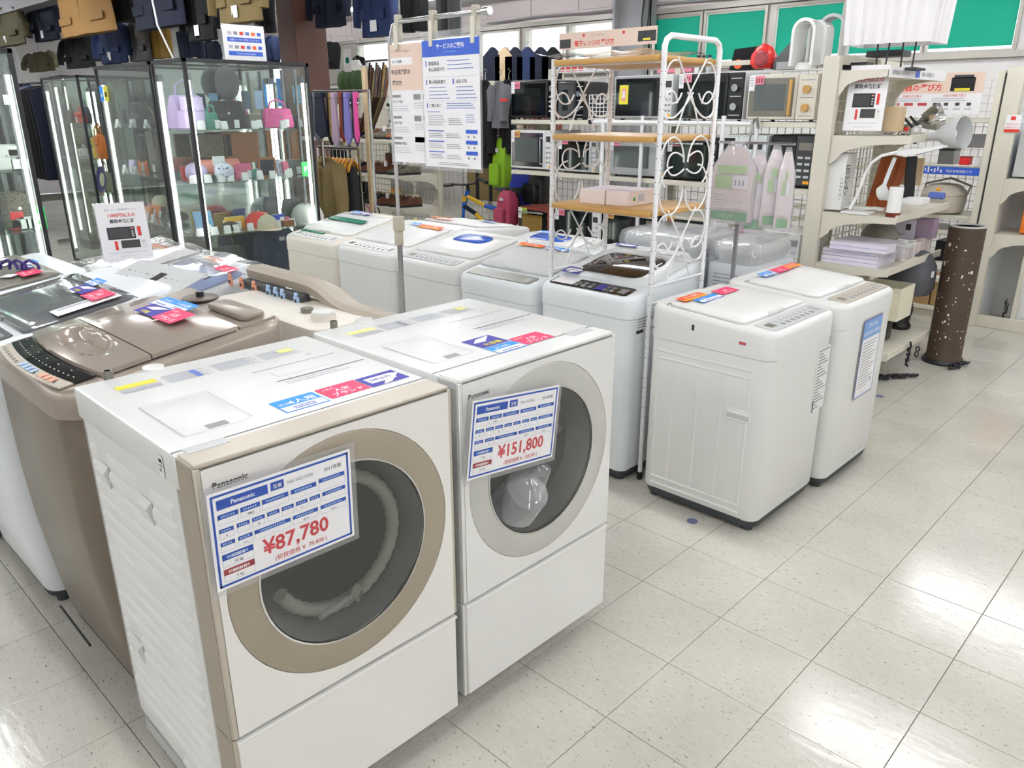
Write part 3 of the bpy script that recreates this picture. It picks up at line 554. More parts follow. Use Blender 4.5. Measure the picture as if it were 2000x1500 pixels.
# --- bronze washer, left foreground
B1, f = top_washer('top_load_washer', 'glossy bronze top-loading washer with black control strip, left foreground', (-1.86, -1.50, 0), 0, w=.60, d=.60, hf=.925, hb=1.005, body='bronze_body', top='bronze_mid', r=.07, panel=None, bulge=.035, taper=.04, band=.075)
w, d = .60, .60
def bow(x, k=.035): return -k * (1 - (2 * x / w - 1) ** 2)
def strip(mb, ya, yb, mt, dz, x0=.05, x1=.55, n=14):
    ls = []
    for i in range(n + 1):
        x = x0 + (x1 - x0) * i / n; c = bow(x) * .9
        ls.append([(x, ya + c, f(x, ya) + dz), (x, yb + c, f(x, yb) + dz), (x, yb + c, f(x, yb) + dz - .004), (x, ya + c, f(x, ya) + dz - .004)])
    mb.loft(ls[::-1], mt)
m = MB(); strip(m, .012, .045, 'champagne_light', .0045); P = m.build('button_strip', B1)
m = MB()
for i in range(16):
    x = .08 + .028 * i; c = bow(x) * .9; y = .02
    mt = 'pale_blue' if 7 <= i <= 10 else ('peach' if 12 <= i <= 14 else 'text_dark'); s_ = .022 if mt != 'text_dark' else .007
    m.add([(x, y + c, f(x, y) + .0065), (x + s_, y + bow(x + s_) * .9, f(x, y) + .0065), (x + s_, y + bow(x + s_) * .9 + (.02 if s_ > .01 else .008), f(x, y + .02) + .0065), (x, y + c + (.02 if s_ > .01 else .008), f(x, y + .02) + .0065)], [(0, 1, 2, 3)], mt)
m.build('button_print', P, smooth=False)
m = MB(); strip(m, .046, .098, 'black_gloss', .005); P = m.build('control_panel', B1, 'glossy black curved display strip')
m = MB()
for i in range(18):
    x = .07 + .026 * i; c = bow(x) * .9
    for y in (.062, .082)[:(2 if i % 3 == 0 else 1)]: m.add([(x, y + c, f(x, y) + .0066), (x + .008, y + c, f(x, y) + .0066), (x + .008, y + c + .003, f(x, y) + .0068), (x, y + c + .003, f(x, y) + .0068)], [(0, 1, 2, 3)], 'light_grey')
m.build('display_print', P, smooth=False)
def lid_pt(x, y, dz, arch=.022): return (x, y + bow(x) * max(0, .9 - 2.2 * max(0, y - .1)), f(x, y) + dz + arch * (1 - (2 * x / w - 1) ** 2) * math.sin(PI * min(1, (y - .09) / .4)) ** .6 if y > .09 else f(x, y) + dz)
def sheet_grid(mb, xs, ys, dz, mt, thick=.012, arch=.022, dip=None):
    nx, ny = len(xs), len(ys); vs = []; fs = []
    for y in ys:
        for x in xs:
            p = list(lid_pt(x, y, dz, arch))
            if dip: p[2] -= dip(x, y)
            vs.append(p)
    for j in range(ny - 1):
        for i in range(nx - 1): a = j * nx + i; fs.append((a, a + 1, a + nx + 1, a + nx))
    per = [i for i in range(nx)] + [j * nx + nx - 1 for j in range(1, ny)] + [(ny - 1) * nx + i for i in range(nx - 2, -1, -1)] + [j * nx for j in range(ny - 2, 0, -1)]
    o = len(vs); vs += [(vs[i][0], vs[i][1], vs[i][2] - thick) for i in per]; q = len(per)
    for k in range(q): fs.append((per[k], o + k, o + (k + 1) % q, per[(k + 1) % q]))
    mb.add(vs, fs, mt)
xs = [.03 + .54 * i / 22 for i in range(23)]
def dip(x, y):
    u = (x - .31) / .135; v = (y - .168 - bow(x) * -.0) / .036
    q = max(abs(u) ** 3, 0) + max(abs(v) ** 3, 0)
    return .034 * max(0, min(1, (1.25 - q) * 1.6)) if q < 1.25 else 0
m = MB(); sheet_grid(m, xs, [.102 + (.222 - .102) * i / 14 for i in range(15)], .012, 'bronze', dip=dip); m.build('front_lid', B1)
m = MB(); sheet_grid(m, xs, [.226 + (.46 - .226) * i / 8 for i in range(9)], .012, 'bronze'); L = m.build('rear_lid', B1)
m = MB(); sheet_grid(m, xs, [.468, .475, .52, .575], .006, 'bronze_mid', arch=.004); m.build('back_deck', B1)
m = MB(); m.rbox(.32, .49, f(0, .5) + .008, .54, .565, f(0, .5) + .028, .02, 'bronze_mid', e=.006); m.build('softener_cap', B1)
m = MB(); m.lathe([(.055, 0), (.055, .004), (.05, .006)], 'bronze_dark', M=Matrix.Translation((.20, .53, f(0, .53) + .010))); m.lathe([(.012, .006), (.012, .022)], 'case_black', M=Matrix.Translation((.20, .53, f(0, .53) + .010))); m.build('inlet_cap', B1)
m = MB(frame((.20, -.022, .155), (1, 0, -.06), (0, 0, 1))); m.box(0, 0, -.003, .24, .006, .003, 'case_black', c=.001); m.build('front_slot', B1)
TM = lambda x, y: Matrix.Translation(lid_pt(x, y, .0135 + .004)) @ Matrix.Rotation(math.atan((f(0, .3) - f(0, .2)) / .1) + .02, 4, 'X') @ Matrix.Rotation(.03, 4, 'Z')
sticker(B1, TM(.16, .395), .10, .06, 'blue2'); sticker(B1, TM(.265, .40), .10, .06, 'blue'); sticker(B1, TM(.21, .335), .12, .062, 'navy2'); sticker(B1, TM(.335, .335), .115, .078, 'pink')
m = MB(TM(.30, .30)); m.text('Big Drum', 0, -.01, .014, 'bronze_dark', .001); m.build('brand_lettering', B1)
# --- grey lid washer beside it
B2, f2 = top_washer('top_load_washer', 'white top-loading washer with smoked grey lid under plastic film, left of the bronze one', (-2.50, -1.52, 0), 0, w=.58, d=.60, hf=.90, hb=1.0, body='white_cool', r=.06, lid='smoke_lid', lid_span=(.12, .46), window=None, panel='charcoal', panel_span=(.025, .10), bulge=.03, taper=.03)
sticker(B2, on_top(f2, .27, .40, dz=.03), .09, .05, 'blue'); sticker(B2, on_top(f2, .30, .34, dz=.03), .12, .058, 'navy2'); sticker(B2, on_top(f2, .42, .335, dz=.028), .12, .075, 'pink')
m = MB(on_top(f2, .48, .22, dz=.024)); m.rect(0, 0, .085, .2, .0, 'paper'); m.rect(.01, .02, .03, .18, .0006, 'text_pale'); m.build('notice_strip', B2)
B3, f3 = top_washer('top_load_washer', 'olive-grey lidded washer dotted with white paper tabs, at the left picture edge', (-3.14, -1.55, 0), 0, w=.60, d=.56, hf=.91, hb=.985, body='white_cool', r=.06, lid='olive_grey', lid_span=(.10, .46), panel='olive_grey', panel_span=(.02, .09))
for i, (x, y) in enumerate(((.1, .14), (.18, .22), (.27, .15), (.33, .26), (.42, .16), (.47, .28), (.24, .32), (.12, .34))): MB(on_top(f3, x, y, .1 * i, dz=.026)).rect(0, 0, .055, .04, .0, 'paper').build('paper_tab', B3, smooth=False)
sticker(B3, on_top(f3, .30, .40, dz=.03), .09, .045, 'blue'); sticker(B3, on_top(f3, .36, .36, dz=.03), .11, .045, 'navy2'); sticker(B3, on_top(f3, .46, .335, dz=.026), .11, .07, 'pink')
# --- beige-lid washer seen from its back
R, fb = top_washer('open_lid_washer', 'off-white washer with arched taupe rim and pink and blue hose clips, seen from behind', (-1.24, -.08, 0), PI, w=.88, d=.48, hf=.72, hb=.935, body='white_warm', top='white_warm', r=.06, panel=None, band=.1)
# local frame: the front faces away from the camera, the back wall is at local y = .48
m = MB(); pts = []
for i in range(21):
    t = i / 20; x = .0 + .88 * t; pts.append((x, .925 + .055 / (1 + math.exp(-(t - .40) * 26))))
m.loft([[(x, .488, z - .03), (x, .40, z - .045), (x, .385, z - .008), (x, .42, z + .012), (x, .475, z + .014), (x, .492, z)] for x, z in pts][::-1], 'taupe'); m.build('rim_cover', R, 'arched taupe rim cover')
m = MB(); m.rbox(.09, .47, .30, .76, .70, .925, .05, 'white_warm', e=.012, seg=6); m.build('hose_housing', R)
tx = -1.24 - PY(592, 600, -.60).x; m = MB(); m.box(tx, .485, .915, .86, .53, .950, 'charcoal', c=.006); m.build('clip_tray', R)
for k, (px, c) in enumerate(((459, 'peach'), (480, 'peach'), (504, 'peach'), (531, 'pale_blue'), (545, 'pale_blue'), (558, 'pale_blue'), (584, 'pale_blue'))):
    x = -1.24 - PY(px, 570, -.60).x
    m = MB(); m.box(x - .013, .530, .915, x + .013, .537, .945, c); m.box(x - .005, .5372, .925, x + .005, .539, .936, 'black'); m.box(x - .006, .528, .945, x + .006, .540, .960, c, c=.003); m.build('hose_clip', R)
MB().cyl((.19, .60, .92), (.19, .60, .945), .040, 'white_warm', n=24).cyl((.19, .60, .945), (.19, .60, .952), .036, 'white', n=24).build('filler_cap', R)
MB().cyl((.31, .585, .92), (.31, .585, .940), .021, 'olive_grey', n=18).build('inlet_valve', R)
m = MB(frame((.42, .7005, .845), (-1, 0, 0), (0, 0, 1))); m.text('LOT 5.0kg ASL-T', 0, 0, .016, 'text_dark', .001)
for i in range(2): m.rect(-.30, .035 - .02 * i, -.05, .037 - .02 * i, .001, 'text_grey')
m.build('moulded_lettering', R)
# --- washers in two rows beyond (fronts face the camera side)
ROW = [(-1.614, .555, .504, .83, .93, 'white_cool', 'white_cool', 'smoke_brown', 'black_gloss', 'white washer with dark brown glass lid and glossy black control strip beside the wire rack'),
       (-2.155, .555, .50, .80, .90, 'white_cool', 'light_grey', None, 'olive_grey', 'white washer with pale grey lid and red and blue stickers, second from the wire rack'),
       (-2.66, .555, .50, .82, .91, 'white', 'white', 'blue_plastic', 'light_grey', 'white washer with a royal blue lid window'),
       (-3.215, .555, .54, .82, .92, 'white', 'white', None, 'white_soft', 'plain white washer with orange sticker, between the blue-lid and green-lid washers'),
       (-3.78, .555, .55, .82, .93, 'white_warm', 'white', None, 'white_soft', 'off-white washer with dark green trim strips on its lid')]
mat('smoke_brown', '352a26', rough=.08, coat=.5)
for i, (x, y, w_, hf, hb, bd, ld, win, pn, lab) in enumerate(ROW):
    Rw, fw = top_washer('top_load_washer', lab, (x, y, 0), 0, w=w_, d=.55, hf=hf, hb=hb, body=bd, lid=ld, window=win, panel=pn, r=.05, group=None)
    if i == 0:
        sticker(Rw, on_top(fw, .03, .115, dz=.018), .10, .07, 'navy'); m = MB(on_top(fw, .05, .03, dz=.004))
        m.rect(.0, 0, .12, .075, .0012, 'paper'); m.rect(.24, 0, .28, .06, .0012, 'navy_print'); m.build('panel_labels', Rw, smooth=False)
        m = MB(frame((w_ + .001, .05, .66), (0, 1, 0), (0, 0, 1)))
        m.rect(0, 0, .13, .15, .0, 'paper')
        for k in range(9): m.rect(.008, .135 - .012 * k, .122 - .02 * (k % 3), .139 - .012 * k, .0006, 'text_grey')
        m.rect(.0, .015, .05, .03, .0006, 'text_dark'); m.rect(.09, .01, .11, .035, .0006, 'text_grey'); m.build('spec_label', Rw, smooth=False)
        m = MB(frame((w_ + .001, .40, .80), (0, 1, 0), (0, 0, 1))); m.text('HITACHI 7.0kg', 0, 0, .018, 'text_grey', .0005); m.build('brand_lettering', Rw)
    if i == 1: sticker(Rw, on_top(fw, .03, .40, dz=.024), .17, .04, 'red'); sticker(Rw, on_top(fw, .22, .40, dz=.024), .14, .04, 'blue')
    if i == 3: sticker(Rw, on_top(fw, .20, .40, dz=.024), .08, .04, 'blue'); sticker(Rw, on_top(fw, .29, .38, dz=.024), .2, .05, 'red')
    if i == 4:
        sticker(Rw, on_top(fw, .12, .42, dz=.024), .08, .05, 'blue'); sticker(Rw, on_top(fw, .22, .42, dz=.024), .1, .05, 'navy')
        MB(on_top(fw, .06, .09, dz=.006)).box(0, 0, 0, .25, .018, .006, 'green_plastic', c=.002).build('panel_trim', Rw); MB(on_top(fw, .10, .27, dz=.027)).box(0, 0, 0, .36, .05, .008, 'green_plastic', c=.003).build('lid_trim', Rw)
ROW2 = [(-2.62, 1.13, .53, .78, .85, 'white', 'white', 'blue_plastic', 'light_grey', 'white washer with a narrow blue lid window, behind the pale grey lid washer'),
        (-2.03, 1.13, .53, .76, .84, 'white_cool', 'white', None, 'light_grey', 'white washer with blank lid standing behind the wire rack')]
Rw, fw = top_washer('top_load_washer', 'white washer with its back turned, drain hose and yellow tap showing, behind the row', (-2.72, 1.72, 0), PI, w=.55, d=.56, hf=.85, hb=.90, body='white', lid='white_soft', panel=None)
MB().box(.42, .562, .66, .53, .566, .86, 'light_grey').build('back_plate', Rw); MB().tube([(.40, .58, .84), (.32, .59, .83), (.26, .585, .84), (.2, .59, .82), (.16, .585, .76)], .012, 'mid_grey').build('drain_hose', Rw)
MB().cyl((.47, .575, .86), (.47, .575, .915), .012, 'lemon', n=10).build('tap_valve', Rw)
sticker(Rw, on_top(fw, .18, .30, PI, dz=.03), .12, .05, 'blue'); sticker(Rw, on_top(fw, .48, .46, PI, dz=.03), .2, .05, 'red')
for i, (x, y, w_, hf, hb, bd, ld, win, pn, lab) in enumerate(ROW2):
    Rw, fw = top_washer('top_load_washer', lab, (x, y, 0), 0, w=w_, d=.54, hf=hf, hb=hb, body=bd, lid=ld, window=win, panel=pn)
    sticker(Rw, on_top(fw, .1, .41, dz=.026), .14, .045, 'blue' if i == 0 else 'navy')
# tall grey-wrapped washers under the rack's far side
def wrapped(x, y, w_, d_, h, label, dome=True):
    R = thing('wrapped_washer', label, 'washing machine', (x, y, 0))
    m = MB(); m.rbox(0, 0, .04, w_, d_, h * .86, .06, 'white_cool', e=.01, seg=5); m.build('body', R)
    m = MB(); m.rbox(.01, .01, h * .86, w_ - .01, d_ - .01, h, .09, 'light_grey', e=.05, seg=6); m.build('top_cover', R)
    m = MB(); m.rbox(-.006, -.006, h * .55, w_ + .006, d_ + .006, h + .006, .065, 'wrap', e=.05, seg=6, bot=False); m.build('plastic_film', R)
    m = MB(frame((.06, -.0075, h * .80), (1, 0, 0), (0, 0, 1)))
    for k in range(6): m.rect(0, -.02 * k, .2 - .03 * (k % 3), .004 - .02 * k, .0, 'text_grey')
    m.build('printed_notice', R, smooth=False)
    for px, py in ((.06, .06), (w_ - .06, .06), (.06, d_ - .06), (w_ - .06, d_ - .06)): MB().cyl((px, py, 0), (px, py, .045), .02, 'dark_base').build('foot', R)
    return R
a, b = PY(1203, 470, 1.78), PY(1368, 470, 1.78); wrapped(a.x, 1.78, b.x - a.x, .50, PY(1260, 452, 1.80).z, 'pale grey washer wrapped in film, printed notice on its back, under the rack')
a, b = PY(1380, 480, 1.80), PY(1478, 500, 1.80); wrapped(b.x - .50 if b.x - a.x > .5 else a.x, 1.80, min(.5, b.x - a.x), .50, PY(1420, 470, 1.82).z, 'lilac-white washer wrapped in film, right of the wrapped grey one')
# second and third rows on the left, under plastic film
def film(R, f, w_, d_, k=0):
    vs = []; fs = []; n = 12
    for j in range(n + 1):
        for i in range(n + 1):
            x, y = -.01 + (w_ + .02) * i / n, -.01 + (d_ + .02) * j / n
            vs.append((x, y, f(x, max(0, y)) + .032 + .008 * math.sin(x * 19 + k) * math.sin(y * 13 + 2 * k) + random.uniform(-.001, .001) - (.03 if i in (0, n) or j in (0, n) else 0)))
    for j in range(n):
        for i in range(n): a = j * (n + 1) + i; fs.append((a, a + 1, a + n + 2, a + n + 1))
    MB().add(vs, fs, 'wrap').build('plastic_film', R)
for k, (x, y, w_, hf, hb, bd, ld, lab) in enumerate([(-2.70, -.90, .52, .87, .96, 'white_cool', 'blue_haze', 'film-wrapped washer with a hazy blue lid, behind the grey-lidded one'),
        (-3.16, -.90, .44, .88, .96, 'white', 'white_soft', 'film-wrapped white washer with a chrome button, below the standing sign')]):
    Rw, fw = top_washer('top_load_washer', lab, (x, y, 0), 0, w=w_, d=.46, hf=hf, hb=hb, body=bd, lid=ld, lid_span=(.12, .36), panel='light_grey')
    film(Rw, fw, w_, .46, k)
    if k == 0: sticker(Rw, on_top(fw, .36, .30, dz=.028), .13, .05, 'pink'); sticker(Rw, on_top(fw, .12, .365, dz=.022), .16, .03, 'red')
    if k == 1: MB().lathe([(.03, 0), (.03, .01), (.022, .016), (.012, .012)], 'chrome', M=on_top(fw, .38, .05, dz=.006)).build('dial_knob', Rw); sticker(Rw, on_top(fw, .10, .34, dz=.024), .16, .035, 'red')
# standing control-panel card between the grey-lidded and the blue-hazed washer
a, b, c = PZ(172, 562, .955), PZ(300, 598, .955), PZ(238, 528, 1.0)
m = MB(frame(a, b - a, c - a)); W_, H_ = (b - a).length, .22
m.box(0, 0, -.003, W_, H_, 0, 'light_grey', c=.001); m.rect(W_ * .50, H_ * .55, W_ * .60, H_ * .78, .0008, 'black')
for r_ in range(4):
    for q in range(9): m.rect(W_ * (.08 + .09 * q), H_ * (.15 + .17 * r_), W_ * (.08 + .09 * q + .05 - .01 * ((q + r_) % 3)), H_ * (.165 + .17 * r_), .0008, 'text_dark' if (q + r_) % 3 == 0 else 'text_grey')
one(m, 'instruction_sheet', 'grey printed panel sheet with a small black display lying on the wrapped washers', 'sheet')
# --- the pair on the right, facing the aisle
WA, fa = top_washer('top_load_washer', 'white top-loading washer with ribbed side and inset handle, nearest of the right pair', (-.475, .540, 0), PI / 2, w=.535, d=.53, hf=.808, hb=.842, body='white', r=.055, lid='white', lid_span=(.13, .46), panel='light_grey', panel_span=(.02, .11), band=.105)
WB, fb_ = top_washer('top_load_washer', 'white top-loading washer with a blue and white notice, farther of the right pair', (-.440, 1.092, 0), PI / 2, w=.535, d=.55, hf=.82, hb=.855, body='white', r=.055, lid='white', lid_span=(.13, .46), panel='champagne_light', panel_span=(.02, .11), band=.105)
for wR in (WA, WB):
    for a, b in ((.06, .075), (.075, .09)): pass
m = MB()
def rib(x0, z0, x1, z1, w2=.004):   # raised line on the local x=0 face; coordinates (depth y, z)
    m.loft([[(0.0, x0 - w2, z0 - w2), (0.0, x1 + w2, z0 - w2), (0.0, x1 + w2, z1 + w2), (0.0, x0 - w2, z1 + w2)], [(-.0035, x0, z0), (-.0035, x1, z0), (-.0035, x1, z1), (-.0035, x0, z1)]], 'white')
for z in (.655, .625, .105, .075): rib(.075, z, .475, z + .004)
for y in (.075, .185, .29, .40): rib(y, .115, y + .004, .62)
rib(.475, .115, .479, .62)
m.build('side_ribs', WA)['kind'] = 'stuff'
# handle near the front: two bevelled rims around a recess
m = MB(); m.box(-.006, .055, .452, .004, .165, .50, 'white', c=.003); m.build('handle_plate', WA); MB().box(-.0075, .065, .462, -.0045, .155, .49, 'light_grey').build('handle_recess', WA); MB().box(-.010, .065, .482, -.004, .155, .492, 'white_gloss', c=.002).build('handle_lip', WA)
m = MB(frame((-.0035, .335, .765), (0, -1, 0), (0, 0, 1))); m.rect(0, 0, .012, .022, 0, 'text_dark'); m.build('rating_label', WA, smooth=False)
m = MB(frame((-.0035, .135, .745), (0, -1, 0), (0, 0, 1))); m.rect(0, .003, .03, .018, 0, 'text_pale'); m.rect(.002, .006, .028, .015, .0006, 'red_dull'); m.build('rating_label', WA, smooth=False)
MB().cyl((-.0035, .505, .745), (-.006, .505, .745), .005, 'grey', n=10).build('screw', WA)
m = MB(frame((.46, -.001, .40), (1, 0, 0), (0, 0, 1)))
m.rect(-.06, 0, .055, .27, 0, 'white_soft')
for k in range(19): m.rect(-.05, .255 - .0135 * k, .045 - .02 * (k * 7 % 4), .260 - .0135 * k, .0006, 'text_grey')
m.rect(-.055, .0, -.045, .05, .0006, 'text_dark'); m.build('spec_label', WA, smooth=False)
m = MB(frame((.30, -.001, .085), (1, 0, 0), (0, 0, 1))); m.text('Panasonic NA-F60B11', 0, 0, .012, 'text_pale', .0006); m.build('moulded_lettering', WA)
m = MB(frame((.30, -.001, .085), (1, 0, 0), (0, 0, 1))); m.text('Panasonic NA-F60B12', 0, 0, .012, 'text_pale', .0006); m.build('moulded_lettering', WB)
for i, (Rr, ff) in enumerate(((WA, fa), (WB, fb_))):
    RZ = 0
    if i == 0:
        sticker(Rr, on_top(ff, .05, .40, dz=.022), .17, .05, 'red'); sticker(Rr, on_top(ff, .09, .345, dz=.024), .16, .05, 'blue2'); sticker(Rr, on_top(ff, .26, .355, dz=.025), .13, .062, 'pink')
    else:
        sticker(Rr, on_top(ff, .09, .40, dz=.026), .11, .05, 'blue'); sticker(Rr, on_top(ff, .21, .40, dz=.027), .12, .055, 'pink'); sticker(Rr, on_top(ff, .33, .41, dz=.026), .14, .05, 'red')
m = MB(frame((.19, -.006, .375), (1, 0, .0), (0, 0, 1))); m.box(-.008, -.008, -.001, .208, .358, .0, 'sleeve'); m.rect(0, 0, .2, .35, .0008, 'text_blue'); m.rect(.005, .005, .195, .345, .0011, 'paper'); m.rect(.005, .265, .195, .345, .0014, 'sky_soft')
mat('sky_soft', '7fa8de', rough=.5)
m.text('ご購入の際は', .1, .315, .018, 'paper', .002, 'C', bold=True); m.text('お客様係員までお声掛け', .1, .282, .017, 'paper', .002, 'C', bold=True)
for k in range(16): m.rect(.02, .245 - .0135 * k, .175 - .018 * (k * 5 % 4), .2485 - .0135 * k, .0016, 'text_grey')
m.rect(.155, .05, .175, .07, .0016, 'text_pale'); m.text('セカンドストリート', .1, .015, .008, 'text_dark', .0016, 'C')
o = m.build('notice_sheet', None, smooth=False); o.matrix_world = WB.matrix_basis.copy(); tag(o, 'white notice sheet with a blue heading on the farther right washer', 'notice'); 
# ================================================================ SIGNS, RACK, STANDS
def lines(m, x0, y0, x1, n, step, mt='text_pale', h=.0022, off=.0012, jag=.25):
    for k in range(n): m.rect(x0, y0 - step * k, x1 - (x1 - x0) * jag * ((k * 7 + 3) % 4) / 4, y0 - step * k + h, off, mt)
def guarantee_sign(label, M, w, h, full=True):
    """acrylic stand sign: 1,000 yen guarantee with two microwave pictures"""
    r = thing('stand_sign', label, 'sign'); r.matrix_world = M
    m = MB(); m.box(-.004, -.004, -.003, w + .004, h + .004, -.0005, 'sleeve'); m.box(0, -.004, -.06, w, -.001, 0, 'sleeve'); m.build('acrylic_holder', r)
    m = MB(); m.rect(0, 0, w, h, .0, 'paper'); m.text('電子レンジ・洗濯機限定アイテム', w * .5, h * .87, h * .035, 'text_grey', .0012, 'C'); m.text('1,000円以上の', w * .5, h * .76, h * .075, 'red_print', .0012, 'C', bold=True, wmax=w * .78); m.text('買取金額保証', w * .5, h * .655, h * .07, 'text_dark', .0012, 'C', bold=True, wmax=w * .74)
    m.rect(w * .3, h * .61, w * .7, h * .613, .0012, 'paper_pink')
    m.rect(w * .16, h * .36, w * .72, h * .575, .0012, 'black'); m.rect(w * .18, h * .38, w * .6, h * .555, .0014, 'charcoal'); m.rect(w * .63, h * .53, w * .70, h * .55, .0016, 'tag_pink')
    for k in range(3): m.rect(w * .64, h * (.40 + .04 * k), w * .69, h * (.42 + .04 * k), .0016, 'light_grey')
    m.rect(w * .38, h * .18, w * .92, h * .345, .0012, 'white_soft'); m.rect(w * .40, h * .195, w * .78, h * .335, .0014, 'charcoal'); m.rect(w * .82, h * .28, w * .88, h * .31, .0014, 'light_grey')
    m.rect(w * .77, h * .40, w * .84, h * .57, .0014, 'red_print'); m.rect(w * .27, h * .17, w * .33, h * .33, .0014, 'red_print')
    m.rect(w * .12, h * .115, w * .88, h * .122, .0012, 'text_pale'); m.text('セカンドストリート', w * .5, h * .045, h * .03, 'text_grey', .0012, 'C'); m.build('print', r, smooth=False)
    return r
a, b, c = PZ(204, 510, .985), PZ(297, 500, .985), None
v = CP - a; U = Vector((b - a)).normalized(); U = Vector((-v.y, v.x, 0)).normalized()
U = (Matrix.Rotation(.10, 3, 'Z') @ U)
guarantee_sign('white stand sign, ¥1,000 microwave buy-back guarantee, standing on the film-wrapped washers', frame(a + Vector((0, 0, .0)), U, Vector((v.x * -.06, v.y * -.06, 1))), .185, .225)
# --- poster stand behind the drum washers
r = thing('poster_stand', 'chrome poster stand with crook top and cream height clamp, among the washers', 'sign stand', (-1.89, 0, 0))
MB().cyl((0, 0, 0), (0, 0, 1.14), .011, 'steel', n=14).build('lower_tube', r)
MB().tube([(0, 0, 1.10), (0, 0, 1.70), (.0, 0, 1.80), (.025, 0, 1.862), (.07, 0, 1.872), (.53, 0, 1.872)], .0085, 'chrome', n=10).build('upper_tube', r)
MB().cyl((.515, 0, 1.872), (.545, 0, 1.872), .014, 'chrome', n=14).build('end_cap', r)
MB().rbox(-.018, -.02, 1.09, .02, .018, 1.15, .008, 'cream_dark', e=.004).build('height_clamp', r); MB().rbox(-.014, -.018, 1.03, .012, .014, 1.09, .006, 'cream_dark', e=.004).build('clamp_lever', r)
MB().box(-.2, -.015, 0, .2, .015, .03, 'steel', c=.004).box(-.015, -.05, 0, .015, .2, .03, 'steel', c=.004).build('foot', r)
for k, x in enumerate((.055, .255, .475)):
    MB().box(x - .012, -.012, 1.80, x + .012, .012, 1.895, 'cream_dark', c=.003).box(x - .009, -.018, 1.775, x + .009, -.012, 1.86, 'cream_metal').build('poster_clip', r)
zt, zb = 1.795, 1.358
def poster(name, label, x0, x1, z0, z1, y, yaw, fn):
    rr = thing(name, label, 'poster', (x0, y, z0), yaw); w, h = x1 - x0, z1 - z0
    MF = frame((0, 0, 0), (1, 0, 0), (0, 0, 1)); MB(MF).box(-.008, -.012, -.002, w + .008, h + .03, -.0008, 'sleeve').build('sleeve', rr)
    m = MB(MF); m.rect(0, 0, w, h, 0, 'paper'); fn(m, w, h); m.build('print', rr, smooth=False); return rr
def f_blue(m, w, h):
    m.rect(0, h * .875, w, h, .0008, 'poster_blue'); m.text('サービスのご案内', w * .5, h * .935, h * .042, 'paper', .0012, 'C', bold=True); m.rect(w * .38, h * .905, w * .6, h * .908, .0012, 'pale_blue')
    m.rect(w * .06, h * .80, w * .075, h * .845, .001, 'poster_blue'); m.text('家電製品', w * .11, h * .81, h * .034, 'text_dark', .001); m.text('安心保証付き', w * .11, h * .765, h * .034, 'text_dark', .001); lines(m, w * .45, h * .835, w * .93, 3, h * .03, 'text_blue', .002)
    m.rect(w * .05, h * .72, w * .95, h * .7215, .001, 'text_pale')
    m.rect(w * .06, h * .66, w * .075, h * .70, .001, 'poster_blue'); m.text('購入商品取置き', w * .11, h * .67, h * .03, 'text_dark', .001, wmax=w * .33); m.rect(w * .54, h * .66, w * .56, h * .70, .001, 'poster_blue'); m.text('返品·交換', w * .6, h * .67, h * .03, 'text_dark', .001)
    lines(m, w * .11, h * .635, w * .48, 4, h * .028, 'text_blue', .0018); lines(m, w * .6, h * .635, w * .95, 4, h * .028, 'text_blue', .0018); m.rect(w * .05, h * .53, w * .95, h * .5315, .001, 'text_pale')
    m.rect(w * .06, h * .475, w * .075, h * .515, .001, 'poster_blue'); m.text('ご購入前に', w * .11, h * .485, h * .03, 'text_dark', .001); lines(m, w * .42, h * .51, w * .95, 3, h * .018, 'text_blue', .0018)
    m.rect(w * .06, h * .445, w * .3, h * .449, .001, 'text_blue'); lines(m, w * .08, h * .415, w * .4, 6, h * .015, 'text_grey', .0015); lines(m, w * .45, h * .39, w * .7, 4, h * .015, 'text_grey', .0015); lines(m, w * .75, h * .42, w * .92, 4, h * .018, 'text_blue', .0015)
    for k in range(3):
        y = h * (.29 - .085 * k); m.rect(w * .07, y, w * .36, y + .004, .001, 'text_blue'); lines(m, w * .08, y - h * .02, w * .36, 3, h * .014, 'text_grey', .0015); lines(m, w * .4, y - h * .02, w * .68, 3, h * .014, 'text_grey', .0015); m.rect(w * .75, y - h * .012, w * .95, y + h * .018, .001, 'poster_blue'); m.rect(w * .78, y - h * .045, w * .81, y - h * .03, .001, 'text_grey'); m.rect(w * .88, y - h * .045, w * .91, y - h * .03, .001, 'text_grey')
    lines(m, w * .25, h * .035, w * .9, 2, h * .014, 'text_grey', .0015)
